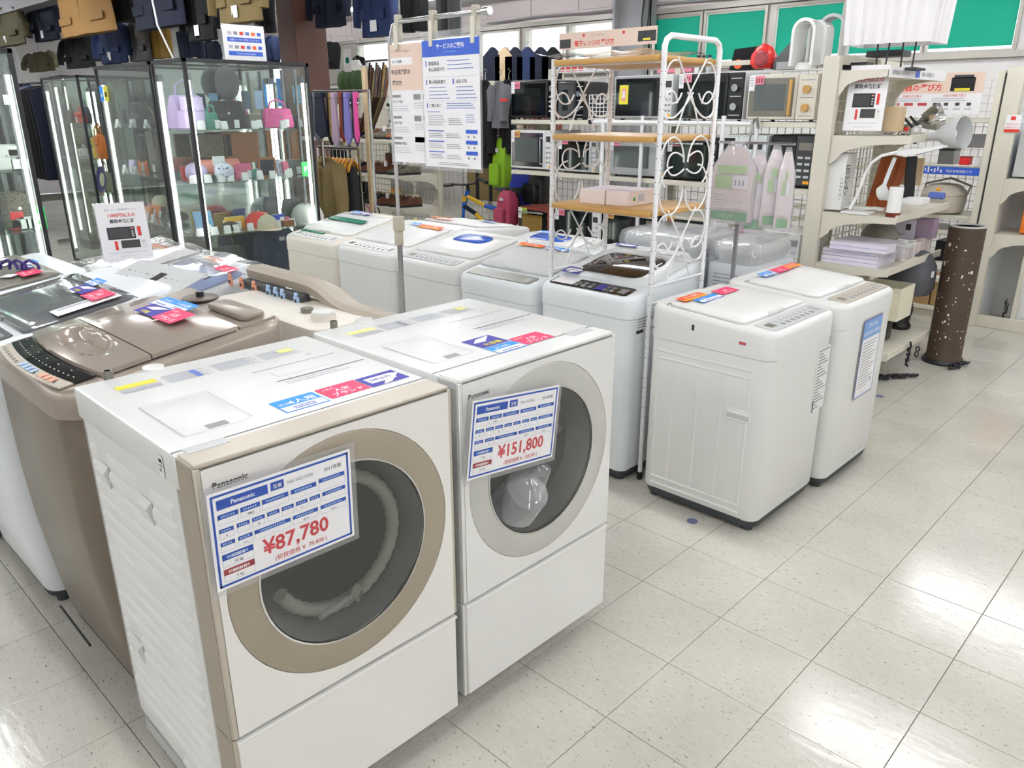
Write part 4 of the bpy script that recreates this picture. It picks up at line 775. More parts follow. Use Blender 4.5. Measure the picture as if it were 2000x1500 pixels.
def f_pink(m, w, h):
    m.rect(0, h * .62, w, h, .0006, 'blush'); m.text('セカンドストリートが教える!', w * .06, h * .935, h * .02, 'text_grey', .001, wmax=w * .5); m.rect(w * .05, h * .83, w * .42, h * .89, .001, 'paper'); m.text('WM  洗濯機', w * .07, h * .848, h * .026, 'text_dark', .0014, wmax=w * .33)
    m.text('中古洗濯機の', w * .05, h * .755, h * .045, 'text_dark', .001, bold=True, wmax=w * .52); m.text('選び方', w * .06, h * .665, h * .045, 'text_dark', .001, bold=True)
    m.rect(w * .60, h * .74, w * .76, h * .92, .001, 'grey'); m.rect(w * .62, h * .76, w * .73, h * .88, .0014, 'charcoal')
    for k, y in enumerate((.56, .38, .20)):
        m.rect(w * .05, h * y, w * .2, h * (y + .022), .001, 'grey'); m.text(('サイズで選ぶ', '容量で選ぶ', '乾燥機能で選ぶ')[k], w * .05, h * (y - .045), h * .026, 'text_dark', .001, wmax=w * .33); lines(m, w * .05, h * (y - .075), w * .36, 3, h * .02, 'text_pale', .0016)
        for q in range(2 + (k == 0)): m.rect(w * (.42 + .16 * q) if k != 2 else w * .42, h * (y - .02), w * (.54 + .16 * q) if k != 2 else w * .84, h * (y + .025), .001, 'grey')
        lines(m, w * .42, h * (y - .05), w * .72, 3, h * .02, 'text_pale', .0016)
poster('poster', 'poster with a blue service-guide heading, hung from the chrome stand', PY(828, 200, -.014).x, PY(938, 200, -.014).x, zb, zt, -.014, 0, f_blue)
poster('poster', 'blush-topped poster on choosing used washers, left of the blue-headed poster', PY(763, 200, -.004).x, PY(878, 200, -.004).x, PY(770, 315, 0).z, PY(765, 88, 0).z, -.006, 0, f_pink)
# --- white metal rack with scrollwork and three wooden shelves
XR, XL, YF, YB = -1.086, -1.632, .658, 1.058
rk = thing('wire_rack', 'white metal rack with scrollwork ends and three wooden shelves', 'shelf rack', (0, 0, 0))
def post(x, y, h): m = MB().cyl((x, y, .03), (x, y, h), .0105, 'rack_white', n=12); return m
for x, y in ((XR, YF), (XR, YB), (XL, YF), (XL, YB)):
    MB().cyl((x, y, 0), (x, y, .035), .013, 'black', n=12).build('foot', rk); m = post(x, y, 1.76)
    for k in range(32): m.cyl((x + .0095, y, .3 + .045 * k), (x + .0112, y, .3 + .045 * k), .0022, 'charcoal', n=5); m.cyl((x, y - .0095, .3 + .045 * k), (x, y - .0112, .3 + .045 * k), .0022, 'charcoal', n=5)
    m.build('upright', rk)
for x in (XR, XL):
    if x == XR: MB().tube([(x, YF, 1.74), (x, YF, 1.785), (x, YF + .012, 1.808), (x, YF + .04, 1.822), (x, (YF + YB) / 2, 1.822), (x, YB - .04, 1.822), (x, YB - .012, 1.808), (x, YB, 1.785), (x, YB, 1.74)], .0115, 'rack_white', n=10).build('top_arch', rk)
    for z in (.87, .80, .30): MB().cyl((x, YF, z), (x, YB, z), .005, 'rack_white', n=8).build('cross_bar', rk)
def spiral(x, cy, cz, r, a0, turns, s=1, n=22, shrink=.5):
    return [(x, cy + s * (r * (1 - shrink * i / n)) * math.cos(a0 + turns * 2 * PI * i / n), cz + (r * (1 - shrink * i / n)) * math.sin(a0 + turns * 2 * PI * i / n)) for i in range(n + 1)]
def bez(p, n=24):
    out = []
    for i in range(n + 1):
        t = i / n; q = [Vector(v) for v in p]
        while len(q) > 1: q = [q[k] * (1 - t) + q[k + 1] * t for k in range(len(q) - 1)]
        out.append(tuple(q[0]))
    return out
def scrolls(x, z0, z1, alt):
    W_ = YB - YF; yc = (YF + YB) / 2; H_ = z1 - z0; hw = W_ / 2 - .012
    out = []
    for s in (-1, 1):
        if alt:   # hearts: two hooked bows mirrored about the middle
            out.append(bez([(x, yc + s * .02, z1 - .30 * H_), (x, yc + s * .22 * W_ * 2, z1 - .0 * H_), (x, yc + s * .42 * W_, z1 - .8 * H_), (x, yc + s * .01, z0 + .52 * H_)]) )
            out.append([(x, yc + s * (.10 + .0) * 1 + s * .085 * math.cos(t), z0 + .62 * H_ + .10 * math.sin(t)) for t in [PI * (1.0 - 1.35 * i / 16) for i in range(17)]])
            out.append([(x, yc + s * .095 + s * .085 * math.cos(t), z0 + .22 * H_ + .095 * math.sin(t)) for t in [PI * (-1.0 + 1.5 * i / 16) for i in range(17)]])
        else:     # crossing ribbon with side curls
            out.append(bez([(x, yc - s * .26 * W_, z1), (x, yc - s * .05 * W_, z0 + .65 * H_), (x, yc + s * .1 * W_, z0 + .42 * H_), (x, yc + s * .22 * W_, z0)]))
            out.append([(x, yc + s * (hw - .068) + s * .066 * math.cos(t), z0 + .68 * H_ + .078 * math.sin(t)) for t in [math.radians(-150 + 250 * i / 18) for i in range(19)]])
            out.append([(x, yc + s * (hw - .05) + s * .048 * math.cos(t), z0 + .37 * H_ + .055 * math.sin(t)) for t in [math.radians(170 - 230 * i / 18) for i in range(19)]])
            out.append(bez([(x, yc - s * .02, z0 + .55 * H_), (x, yc + s * .2 * W_, z0 + .20 * H_), (x, yc + s * .34 * W_, z0 + .12 * H_), (x, yc + s * (hw), z0 + .3 * H_)], 14))
    return out
for x in (XR, XL):
    for z0, z1, alt in ((1.47, 1.75, False), (1.19, 1.46, True), (.88, 1.17, False)):
        for p in scrolls(x, z0, z1, alt): MB().tube(p, .0036, 'rack_white', n=6).build('scroll', rk)
    for s in (-1, 1): MB().tube([(x, (YF + YB) / 2 + s * .09 + s * .075 * math.cos(t), .70 + .10 * math.sin(t)) for t in [math.radians(200 - 300 * i / 20) for i in range(21)]], .0036, 'rack_white', n=6).build('scroll', rk)
for z in (1.755, 1.462, 1.175):
    m = MB(); m.rbox(XL + .012, YF - .028, z - .022, XR - .012, YB + .012, z, .02, 'wood', e=.005, seg=3); m.build('shelf', rk)
    m = MB().box(XL, YF - .004, z - .028, XR, YF + .004, z - .022, 'rack_white').box(XL, YB - .004, z - .028, XR, YB + .004, z - .022, 'rack_white'); m.build('shelf_rail', rk)
# clear film lying over the top shelf
vs = []; fs = []; nx, ny = 18, 8
for j in range(ny + 1):
    for i in range(nx + 1):
        x = XL - .07 + (XR - XL + .02) * i / nx; y = YF - .05 + (YB - YF + .06) * j / ny
        vs.append((x, y, 1.764 + .012 * abs(math.sin(x * 17 + y * 9)) + (.004 if i == 0 else 0) + random.uniform(0, .006)))
for j in range(ny):
    for i in range(nx): a = j * (nx + 1) + i; fs.append((a, a + 1, a + nx + 2, a + nx + 1))
one(MB().add(vs, fs, 'clear_plastic'), 'plastic_sheet', 'crumpled clear plastic sheet lying on the rack top shelf', 'plastic sheet')
# two slim lilac-white boxes on the lowest rack shelf
for k, (pa_, pb_) in enumerate((((1132, 395), (1180, 399)), ((1183, 399), (1228, 403)))):
    p = PZ(*pa_, 1.178); q = PZ(*pb_, 1.178); wd = (q - p).length
    r = thing('parcel_box', ('pale pink flat carton, left of two on the rack shelf', 'pale pink flat carton, right of two, on the rack shelf')[k], 'box', (p.x, p.y, 1.176), math.atan2(q.y - p.y, q.x - p.x), 'cartons on the rack')
    MB().box(0, 0, 0, wd, .22, .06, 'paper_pink', c=.001).build('carton', r); MB().box(.002, .002, .0600, wd - .002, .218, .0606, 'paper_lilac').build('lid_flap', r)
    m = MB(frame((wd + .0004, .02, 0), (0, 1, 0), (0, 0, 1))); m.rect(.01, .02, .03, .035, 0, 'leaf_print'); m.rect(.05, .015, .10, .045, 0, 'text_pale'); m.build('box_print', r, smooth=False)
# --- white hanger rail behind the rack
hr = thing('garment_rail', 'slim white-painted steel hanger rail standing before the microwave shelves', 'rail', (0, 0, 0))
for k, (px, yy) in enumerate(((1176, 2.46), (1252, 2.62), (1408, 2.46), (1474, 2.62))):
    p = PY(px, 300, yy); h = PY(px, (232, 226, 226, 232)[k], yy).z; MB().cyl((p.x, yy, .02), (p.x, yy, h), .014, 'rack_white', n=12).build('upright', hr); MB().cyl((p.x, yy, 0), (p.x, yy, .03), .02, 'black', n=10).build('foot', hr)
p, q = PY(1160, 238, 2.46), PY(1466, 250, 2.46); MB().cyl((p.x, 2.46, p.z), (q.x, 2.46, p.z), .013, 'rack_white', n=12).build('hanging_bar', hr); MB().cyl((p.x, 2.46, p.z), (p.x - .04, 2.46, p.z), .016, 'black', n=10).build('end_cap', hr)
# --- catalogue stand with bagged leaflets
ps = thing('leaflet_stand', 'slim grey steel stand holding bagged leaflets beside the white rack', 'stand', (0, 0, 0))
yS = 1.50; pb = PY(1420, 590, yS); pt = PY(1449, 408, yS); px_ = (pb.x + pt.x) / 2
MB().box(px_ - .008, yS - .008, 0, px_ + .008, yS + .008, 1.30, 'grey').build('pole', ps); MB().box(px_ - .14, yS - .012, 0, px_ + .14, yS + .012, .02, 'grey', c=.003).build('foot', ps)
MB().tube([(px_, yS, 1.28), (px_ + .02, yS, 1.42), (px_ + .03, yS, 1.50), (px_ + .06, yS - .02, 1.52), (px_ + .08, yS - .04, 1.48)], .007, 'chrome', n=8).build('crook', ps); MB().cyl((px_ - .12, yS - .03, 1.415), (px_ + .26, yS - .03, 1.415), .006, 'chrome', n=8).build('hook_bar', ps)
for k, (dx, dy, dz, w_) in enumerate(((-.105, -.075, 0, .21), (.055, -.055, -.035, .10), (.135, -.045, -.01, .09), (.20, -.038, -.02, .07))):
    r = thing('leaflet_bag', ('clear bag of green and pink leaflets, frontmost on the stand', 'bag of green-banded leaflets hanging second on the stand', 'bag of leaflets hanging third on the stand', 'narrow bag of leaflets at the right end of the stand')[k], 'leaflet bag', (px_ + dx, yS + dy, 1.06 + dz), (.0, .35, .5, .55)[k], 'leaflet bags on the stand')
    h = .34
    m = MB()
    ls = []
    for i in range(9):
        t = i / 8; th = .018 * math.sin(PI * min(1, .15 + t * .9)) + .002; inset = w_ * .30 * max(0, t - .72) / .28
        ls.append([(inset, -th, h * t), (w_ - inset, -th, h * t), (w_ - inset, th, h * t), (inset, th, h * t)])
    m.loft(ls, 'paper_pink'); m.build('leaflets', r)
    m = MB(frame((0, -.0225, 0), (1, 0, 0), (0, 0, 1))); m.rect(.01, .005, w_ - .01, .045, 0, 'leaf_print'); m.rect(.012, .06, w_ - .012, .14, 0, 'paper_pink'); m.rect(.02, .15, w_ * .5, .21, 0, 'lime_print'); m.rect(w_ * .55, .15, w_ - .02, .21, 0, 'paper'); m.rect(.03, .22, w_ - .03, .255, 0, 'lime_print')
    if k == 0:
        m.text('フタつき', .05, .018, .02, 'paper', .001); m.text('4~6', .13, .085, .02, 'text_grey', .001); lines(m, .02, .12, .10, 5, .012, 'text_grey', .002)
        for q in range(3): m.rect(.125 + .02 * q, .165, .13 + .02 * q, .19, .001, 'text_dark')
    m.build('leaflet_print', r, smooth=False)
    m = MB(); m.loft([[(-.006, -.026, -.01), (w_ + .006, -.026, -.01), (w_ + .006, .026, -.01), (-.006, .026, -.01)], [(-.004, -.026, .24), (w_ + .004, -.026, .24), (w_ + .004, .024, .24), (-.004, .024, .24)], [(w_ * .35, -.006, h + .02), (w_ * .65, -.006, h + .02), (w_ * .65, .006, h + .02), (w_ * .35, .006, h + .02)]], 'clear_plastic'); m.build('bag', r)
# ================================================================ SHELVING WITH MICROWAVES
def mesh_panel(x0, x1, z0, z1, y, parent, step=.055, mt='wire', axis='x'):
    m = MB(); n = int(abs(x1 - x0) / step); k = int((z1 - z0) / step); r = .0022
    for i in range(n + 1):
        x = x0 + (x1 - x0) * i / n
        m.box(*((x - r, y - r, z0, x + r, y + r, z1) if axis == 'x' else (y - r, x - r, z0, y + r, x + r, z1)), mt)
    for j in range(k + 1):
        z = z0 + (z1 - z0) * j / k
        m.box(*((x0, y + r, z - r, x1, y + 3 * r, z + r) if axis == 'x' else (y + r, x0, z - r, y + 3 * r, x1, z + r)), mt)
    o = m.build('mesh_panel', parent, smooth=False); o['kind'] = 'stuff'; return o
def bracket(parent, x, y, z, L, ax='y', s=1, h=.13, mt='cream_metal', th=.004):
    """shelf end bracket: straight top, curved underside; runs from (x, y) along ax*s for length L"""
    poly = [(0, 0), (L, 0), (L, -.035), (L * .9, -.04)] + [(L * (.9 - .78 * math.sin(t)), -.04 - (h - .04) * (1 - math.cos(t)) ) for t in [PI / 2 * i / 7 for i in range(1, 8)]] + [(L * .04, -h - .03), (0, -h - .04)]
    if ax == 'y': m = MB().prism([(y + s * a, z + b) for a, b in poly], x - th / 2, x + th / 2, mt, 'x')
    else: m = MB().prism([(x + s * a, z + b) for a, b in poly], y - th / 2, y + th / 2, mt, 'y')
    return m.build('bracket', parent)
def gondola(name, label, x0, x1, y0, y1, zs, top, posts, depth_dir=1, grid=True, post_w=.05):
    g = thing(name, label, 'shelving')
    for z in zs: MB().box(x0, y0, z - .032, x1, y1, z, 'cream_metal', c=.004).build('shelf', g)
    for x in posts: MB().box(x - post_w / 2, y1 - .02, .0, x + post_w / 2, y1 + .03, top, 'cream_metal', c=.004).build('upright', g)
    if grid: mesh_panel(x0, x1, .15, top - .05, y1 - .012, g)
    for z in zs:
        for x in (x0, x1): bracket(g, x, y1, z - .002, abs(y1 - y0), 'y', -1)
    MB().box(x0, y0 + .03, 0, x1, y1, .10, 'cream_metal').build('plinth', g)
    return g
YM = 2.65
xa, xm = -3.80, -1.345
G1 = gondola('shelving_unit', 'cream metal shelving with four tiers of microwave ovens, behind the wire rack', xa, xm, YM, YM + .45, (.12, .555, 1.11, 1.49), 1.84, (-3.78, -2.58, -1.38))
MB().box(xa, YM + .47, 1.84, xm, YM + .43, 1.87, 'cream_metal').build('top_rail', G1)
m = MB(frame((0, YM - .001, 0), (1, 0, 0), (0, 0, 1)))
for z in (.555, 1.11, 1.49): m.rect(xa, z - .030, xm, z - .004, 0, 'cream_metal')
m.build('price_rail', G1)
def oven(label, px0, px1, pyt, z, y=YM + .02, body='black', door='black_gloss', win='oven_glass', panel='black_gloss', style='digital', d=.34, tagc=None, handle=None, pw=.22, frame_c=None, name='microwave_oven', price=True, yw=None):
    a, b = PY(px0, pyt, y), PY(px1, pyt, y); w = b.x - a.x; h = PY((px0 + px1) / 2, pyt, y).z - z - .005
    R = thing(name, label, 'microwave', (a.x, y, z))
    MB().box(0, .012, .012, w, d, h, body, c=.006).build('casing', R)
    for x in (.04, w - .04):
        for yy in (.05, d - .05): MB().cyl((x, yy, 0), (x, yy, .014), .012, 'black', n=8).build('foot', R)
    p = w * pw; dw = w - p - .004; fc = frame_c or body
    m = MB(); m.box(.002, -.004, .016, dw, .012, h - .004, fc, c=.004); D = m.build('door', R)
    m = MB(); m.box(.014, -.006, .030, dw - (.045 if handle == 'curve' else .018), -.003, h - .020, door, c=.002); m.build('door_glass', D)
    MB().box(.05, -.0075, .065, dw - .07, -.0058, h - .055, win, c=.001).build('window', D)
    if handle == 'bar': MB().box(dw - .035, -.035, .05, dw - .022, -.026, h - .05, 'chrome' if tagc != 'wood' else 'wood', c=.004).box(dw - .034, -.028, .05, dw - .023, -.004, .06, 'chrome').box(dw - .034, -.028, h - .06, dw - .023, -.004, h - .05, 'chrome').build('handle', R)
    elif handle == 'wood': MB().box(dw - .04, -.036, .035, dw - .020, -.022, h - .03, 'wood', c=.006).box(dw - .036, -.026, .04, dw - .024, -.004, .055, 'wood').box(dw - .036, -.026, h - .055, dw - .024, -.004, h - .04, 'wood').build('handle', R)
    elif handle == 'curve':
        m = MB(); ls = []
        for i in range(9): t = i / 8; q = .018 * math.sin(PI * t); ls.append([(dw - .028 - q, -.006, .02 + (h - .03) * t), (dw - .002, -.006, .02 + (h - .03) * t), (dw - .004, -.022, .02 + (h - .03) * t), (dw - .022 - q, -.020, .02 + (h - .03) * t)])
        m.loft(ls, 'white_gloss'); m.build('handle', R)
    elif handle == 'top': MB().cyl((.04, -.03, h - .035), (dw - .04, -.03, h - .035), .008, 'chrome', n=10).build('handle', R)
    m = MB(); m.box(dw + .003, -.003, .016, w - .002, .012, h - .004, panel, c=.003); P = m.build('control_panel', R)
    x0, x1 = dw + p * .18, w - p * .14; m = MB(frame((0, -.0035, 0), (1, 0, 0), (0, 0, 1)))
    light = panel not in ('white', 'white_gloss', 'light_grey', 'cream_cloth', 'white_cool', 'cream_metal', 'mid_grey')
    tc = 'light_grey' if light else 'text_grey'
    if style == 'digital':
        m.rect(x0, h * .72, x1, h * .86, .0, 'charcoal' if not light else 'olive_grey')
        for r_ in range(4):
            for q in range(2): m.rect(x0 + (x1 - x0) * q * .55, h * (.2 + .12 * r_), x0 + (x1 - x0) * (q * .55 + .38), h * (.245 + .12 * r_), .0, tc)
        m.rect(x0 + (x1 - x0) * .55, h * .09, x1, h * .15, .0, 'amber_print'); m.build('button_print', P, smooth=False)
    else:
        for zz in (.30, .68): MB().cyl(((x0 + x1) / 2, -.003, h * zz), ((x0 + x1) / 2, -.026, h * zz), min(.022, p * .26), 'wood' if handle == 'wood' else 'chrome', n=18).build('knob', P)
        for zz in (.12, .5, .86): m.rect(x0, h * zz, x1, h * (zz + .018), .0, tc)
        m.build('dial_print', P, smooth=False)
    if price:
        m = MB(frame((0, -.010, 0), (1, 0, 0), (0, 0, 1))); tw = .045; m.rect(.012, h - .09, .012 + tw * .8, h - .005, .0, 'paper'); lines(m, .018, h - .02, .042, 4, .014, 'text_grey', .004)
        if tagc and tagc != 'wood': m.rect(.012 + tw * .8, h - .055, .012 + tw * 2.1, h - .005, .0003, tagc); [m.rect(.012 + tw * (.95 + .35 * q), h - .045, .012 + tw * (1.15 + .35 * q), h - .02, .001, 'maroon_print') for q in range(3)]
        m.build('price_tag', R, smooth=False)
    return R
Z1, Z2, Z3 = 1.49, 1.11, .555
oven('black microwave with a pink tag, left end of the upper microwave shelf', 998, 1086, 156, Z1, tagc='tag_pink', pw=.16)
oven('dark compact grill oven between the black and silver microwaves, upper shelf', 1090, 1142, 158, Z1, body='case_black', door='charcoal', style='dial', pw=.3, price=False)
oven('silver microwave with a yellow leaflet on its glass, upper shelf', 1202, 1316, 145, Z1, body='light_grey', panel='white', tagc=None, pw=.13, price=False, frame_c='mid_grey')
o = MB(frame(PY(1209, 204, YM + .01), (1, 0, 0), (0, 0, 1))); o.rect(0, 0, .075, .125, 0, 'yellow_print'); o.rect(.02, .025, .055, .10, .001, 'tag_pink'); o.rect(.024, .04, .05, .09, .002, 'paper_pink'); one(o, 'yellow_leaflet', 'yellow leaflet stuck on the silver microwave door', 'leaflet')
oven('black two-dial microwave with white sides, upper shelf', 1326, 1456, 140, Z1, body='white_cool', door='black_gloss', panel='black', style='dial', frame_c='black', tagc='tag_pink', pw=.22)
oven('cream retro microwave with wooden handle and dials, right end of the upper shelf', 1464, 1601, 143, Z1, body='cream_metal', door='olive_grey', win='oven_glass_grey', panel='cream_metal', style='dial', handle='wood', tagc='tag_pink', pw=.27)
oven('white-framed microwave with reflective window, left end of the middle shelf', 998, 1080, 253, Z2, body='white', door='chrome', win='oven_glass_grey', panel='white', tagc='tag_tan', pw=.17, handle='bar')
oven('dark microwave with chrome handle and pink tag, second on the middle shelf', 1090, 1166, 266, Z2, body='light_grey', door='black_gloss', panel='light_grey', tagc='tag_pink', pw=.12, handle='bar')
oven('brushed silver microwave, third on the middle shelf', 1190, 1300, 268, Z2, body='mid_grey', door='mid_grey', win='oven_glass_grey', panel='light_grey', tagc='tag_pink', pw=.1)
oven('black grill oven with chrome top handle behind the rack, middle shelf', 1304, 1402, 268, Z2, body='black', door='black_gloss', panel='black', tagc='tag_pink', handle='top', pw=.1)
oven('white microwave half hidden by leaflet bags, middle shelf', 1408, 1500, 262, Z2, body='white_cool', panel='white_cool', pw=.6, price=False)
oven('black microwave with grey display and orange button, right end of the middle shelf', 1508, 1596, 262, Z2, body='black', door='black_gloss', panel='charcoal', style='digital', pw=.42, price=False)
oven('dark red toaster oven with lime tag, left end of the bottom shelf', 1012, 1078, 405, Z3, body='rust_cloth', door='black_gloss', win='mustard_cloth', panel='black', tagc='tag_lime', pw=.06, handle='top', style='digital')
oven('black microwave with pink tag, second on the bottom shelf', 1084, 1172, 408, Z3, body='black', tagc='tag_pink', panel='white_cool', pw=.16)
oven('glossy black microwave with tan tag, third on the bottom shelf', 1178, 1286, 414, Z3, body='black', tagc='tag_tan', pw=.24)
oven('cream microwave with keypad and tan tag, fourth on the bottom shelf', 1293, 1424, 424, Z3, body='cream_metal', door='oven_glass', panel='white', tagc='tag_tan', pw=.27)
oven('white microwave with curved white handle, right end of the bottom shelf', 1428, 1566, 449, Z3, body='white_gloss', door='black_gloss', panel='white', tagc='tag_pink', handle='curve', pw=.24)
# white wire rack beside the compact grill oven
p, q = PY(1150, 222, YM + .04), PY(1200, 222, YM + .04); m = MB(); w_ = q.x - p.x
for i in range(8): m.box(w_ * i / 7 - .002, 0, 0, w_ * i / 7 + .002, .004, .17, 'rack_white')
for j in range(7): m.box(0, -.002, .17 * j / 6, w_, .004, .17 * j / 6 + .004, 'rack_white')
m.box(0, .004, 0, w_, .14, .01, 'rack_white'); 
R_ = thing('dish_rack', 'small white wire dish rack on the upper microwave shelf', 'dish rack', (p.x, p.y, Z1)); m.build('wire_basket', R_)['kind'] = 'stuff'
# clutter standing on the top rail and on the upper edge
def at(px, py, y): return PY(px, py, y)
def boxy(name, label, cat, px0, px1, py0, py1, y, d, mt, lid=None, extra=None, group=None):
    a, b = PY(px0, py1, y), PY(px1, py1, y); h = PY((px0 + px1) / 2, py0, y).z - a.z
    R = thing(name, label, cat, (a.x, y, a.z), 0, group); w = b.x - a.x
    MB().box(0, 0, 0, w, d, h, mt, c=.003).build('body', R)
    if lid: MB().box(-.002, -.002, h * .86, w + .002, d + .002, h + .002, lid, c=.002).build('lid', R)
    if extra: extra(R, w, h, d)
    return R
YT = YM + .44
# sign board over the microwaves
a, b = PY(1092, 98, YT), PY(1282, 98, YT); R = thing('shop_sign', 'blush banner with red lettering on choosing microwaves, above the rack', 'sign', (a.x, YT, a.z)); w = b.x - a.x; h = PY(1280, 50, YT).z - a.z
MB().box(0, 0, 0, w, .006, h, 'sleeve').build('sleeve', R); MB().box(.03, .006, -.30, .045, .02, h * .4, 'cream_metal').box(w - .045, .006, -.3, w - .03, .02, h * .4, 'cream_metal').build('support', R)
m = MB(frame((0, -.001, 0), (1, 0, 0), (0, 0, 1))); m.rect(0, 0, w, h, 0, 'blush'); m.text('電子レンジの選び方', w * .17, h * .18, h * .36, 'red_print', .001, bold=True, wmax=w * .60); m.text('しきじいが教える!', w * .34, h * .70, h * .13, 'text_grey', .001, wmax=w * .28)
m.rect(w * .01, h * .08, w * .13, h * .62, .001, 'black'); m.rect(w * .82, h * .18, w * .99, h * .78, .001, 'black'); m.rect(w * .87, h * .24, w * .94, h * .36, .002, 'yellow_print')
for xx in (.27, .68): m.cyl((w * xx, h * .78, .0005), (w * xx, h * .78, .0012), h * .10, 'red_print', n=16)
m.build('print', R, smooth=False)
# strip poster under the rack top shelf, behind the ovens
a, b = PY(1090, 143, YT - .02), PY(1275, 143, YT - .02); R = thing('strip_sign', 'white strip sign with red squares under the blush banner', 'sign', (a.x, YT - .02, a.z)); w = b.x - a.x; h = PY(1180, 124, YT - .02).z - a.z
MB().box(0, 0, 0, w, .004, h, 'paper').build('board', R); m = MB(frame((0, -.001, 0), (1, 0, 0), (0, 0, 1)))
for k in range(4): m.rect(w * (.02 + .07 * k), h * .45, w * (.075 + .07 * k), h * .95, 0, 'red_print'); m.rect(w * (.02 + .07 * k), h * .15, w * (.075 + .07 * k), h * .3, 0, 'tag_pink')
for k in range(8): m.rect(w * (.33 + .08 * k), h * .3, w * (.39 + .08 * k), h * .4, 0, 'text_pale'); m.rect(w * (.33 + .08 * k), h * .5, w * (.38 + .08 * k), h * .6, 0, 'tag_pink')
m.build('print', R, smooth=False)
boxy('gift_box', 'pink patterned box on top of the microwave shelves, behind the rack top', 'box', 1283, 1350, 124, 143, YT, .12, 'tag_pink', 'paper_lilac')
for k, px in enumerate((1362, 1372, 1384)):
    p = PY(px, 143, YT); R = thing('bottle', ('slim white bottle', 'slim olive bottle', 'slim grey bottle')[k] + ' on top of the shelves right of the pink box', 'bottle', (p.x, YT, p.z)); c_ = ('white_soft', 'olive_grey', 'light_grey')[k]
    MB().lathe([(.020, 0), (.022, .01), (.022, .06), (.012, .08), (.010, .10)], c_, n=12).build('body', R); MB().lathe([(.012, .10), (.012, .115)], 'black', n=10).build('cap', R)
p = PY(1450, 136, YT); R = thing('clothes_iron', 'black compact fan heater with an orange grille spot, beside the red kettle', 'heater', (p.x, YT, p.z)); MB().loft([[(-.10, 0, 0), (.09, 0, 0), (.09, .12, 0), (-.10, .12, 0)], [(-.075, .01, .13), (.09, .01, .14), (.09, .11, .14), (-.075, .11, .13)]], 'black_cloth').build('housing', R); MB().cyl((-.035, -.004, .035), (-.035, .004, .035), .03, 'orange_print', n=16).build('dial', R); R.name = 'fan_heater'
p = PY(1490, 134, YT); R = thing('electric_kettle', 'bright red rounded helmet-shaped kettle on top of the shelves', 'kettle', (p.x, YT, p.z)); MB().lathe([(.06, 0), (.085, .03), (.082, .08), (.05, .13), (.015, .15)], 'red_plastic', n=24).build('body', R); MB().lathe([(.05, 0), (.035, .02), (.01, .025)], 'maroon_print', M=frame((.02, -.075, .055), (1, 0, 0), (0, 0, 1)), n=18).build('spout_hole', R)
boxy('tool_case', 'small dark case with a blue knob beside the red kettle', 'case', 1503, 1520, 112, 135, YT, .10, 'navy_cloth')
p = PY(1540, 136, YT); R = thing('camera_bag', 'black peaked camera bag left of the white fans', 'bag', (p.x - .06, YT - .05, p.z)); MB().loft([[(-.02, 0, 0), (.15, 0, 0), (.15, .12, 0), (-.02, .12, 0)], [(-.03, .01, .05), (.14, .01, .10), (.14, .11, .10), (-.03, .11, .05)], [(.09, .03, .19), (.13, .03, .20), (.13, .09, .20), (.09, .09, .19)]], 'black_leather').build('bag_body', R); MB().box(.0, -.003, .0, .13, .002, .045, 'mid_grey').build('front_pocket', R)
# two white loop-shaped fans
def loop_fan(label, px, py0, py1, y, w_, mt, thick=.05, face=1):
    b = PY(px, py1, y); t = PY(px, py0, y); h = t.z - b.z; R = thing('bladeless_fan', label, 'fan', (b.x, y, b.z))
    pts = [(-w_ / 2, 0, .02)] + [(-w_ / 2, 0, .02 + (h - .02 - w_ / 2) * i / 4) for i in range(1, 5)] + [(-w_ / 2 * math.cos(a), 0, h - w_ / 2 + w_ / 2 * math.sin(a)) for a in [PI * i / 10 for i in range(1, 10)]] + [(w_ / 2, 0, .02 + (h - .02 - w_ / 2) * (4 - i) / 4) for i in range(5)]
    m = MB(); ls = []
    for i, p in enumerate(pts):
        q = pts[min(i + 1, len(pts) - 1)]; q0 = pts[max(i - 1, 0)]; d = Vector((q[0] - q0[0], 0, q[2] - q0[2])).normalized(); nrm = Vector((d.z, 0, -d.x)); P_ = Vector(p)
        ls.append([P_ - nrm * .009 + Vector((0, -thick, 0)), P_ + nrm * .009 + Vector((0, -thick, 0)), P_ + nrm * .012 + Vector((0, thick, 0)), P_ - nrm * .004 + Vector((0, thick, 0))])
    m.loft(ls, mt); m.build('air_loop', R); MB().lathe([(w_ * .5, 0), (w_ * .5, .02), (w_ * .42, .04)], mt, n=20, sy=.8).build('base', R); return R
loop_fan('white loop-shaped bladeless fan on top of the shelves, nearer the middle', 1573, 40, 136, YT - .12, .13, 'white_gloss', .085)
loop_fan('slim white loop fan right behind the first one', 1596, 44, 134, YT - .02, .10, 'white_gloss', .06)
loop_fan('tall pale grey loop fan on top of the corner post', 1621, 31, 130, YT + .02, .16, 'light_grey', .05)
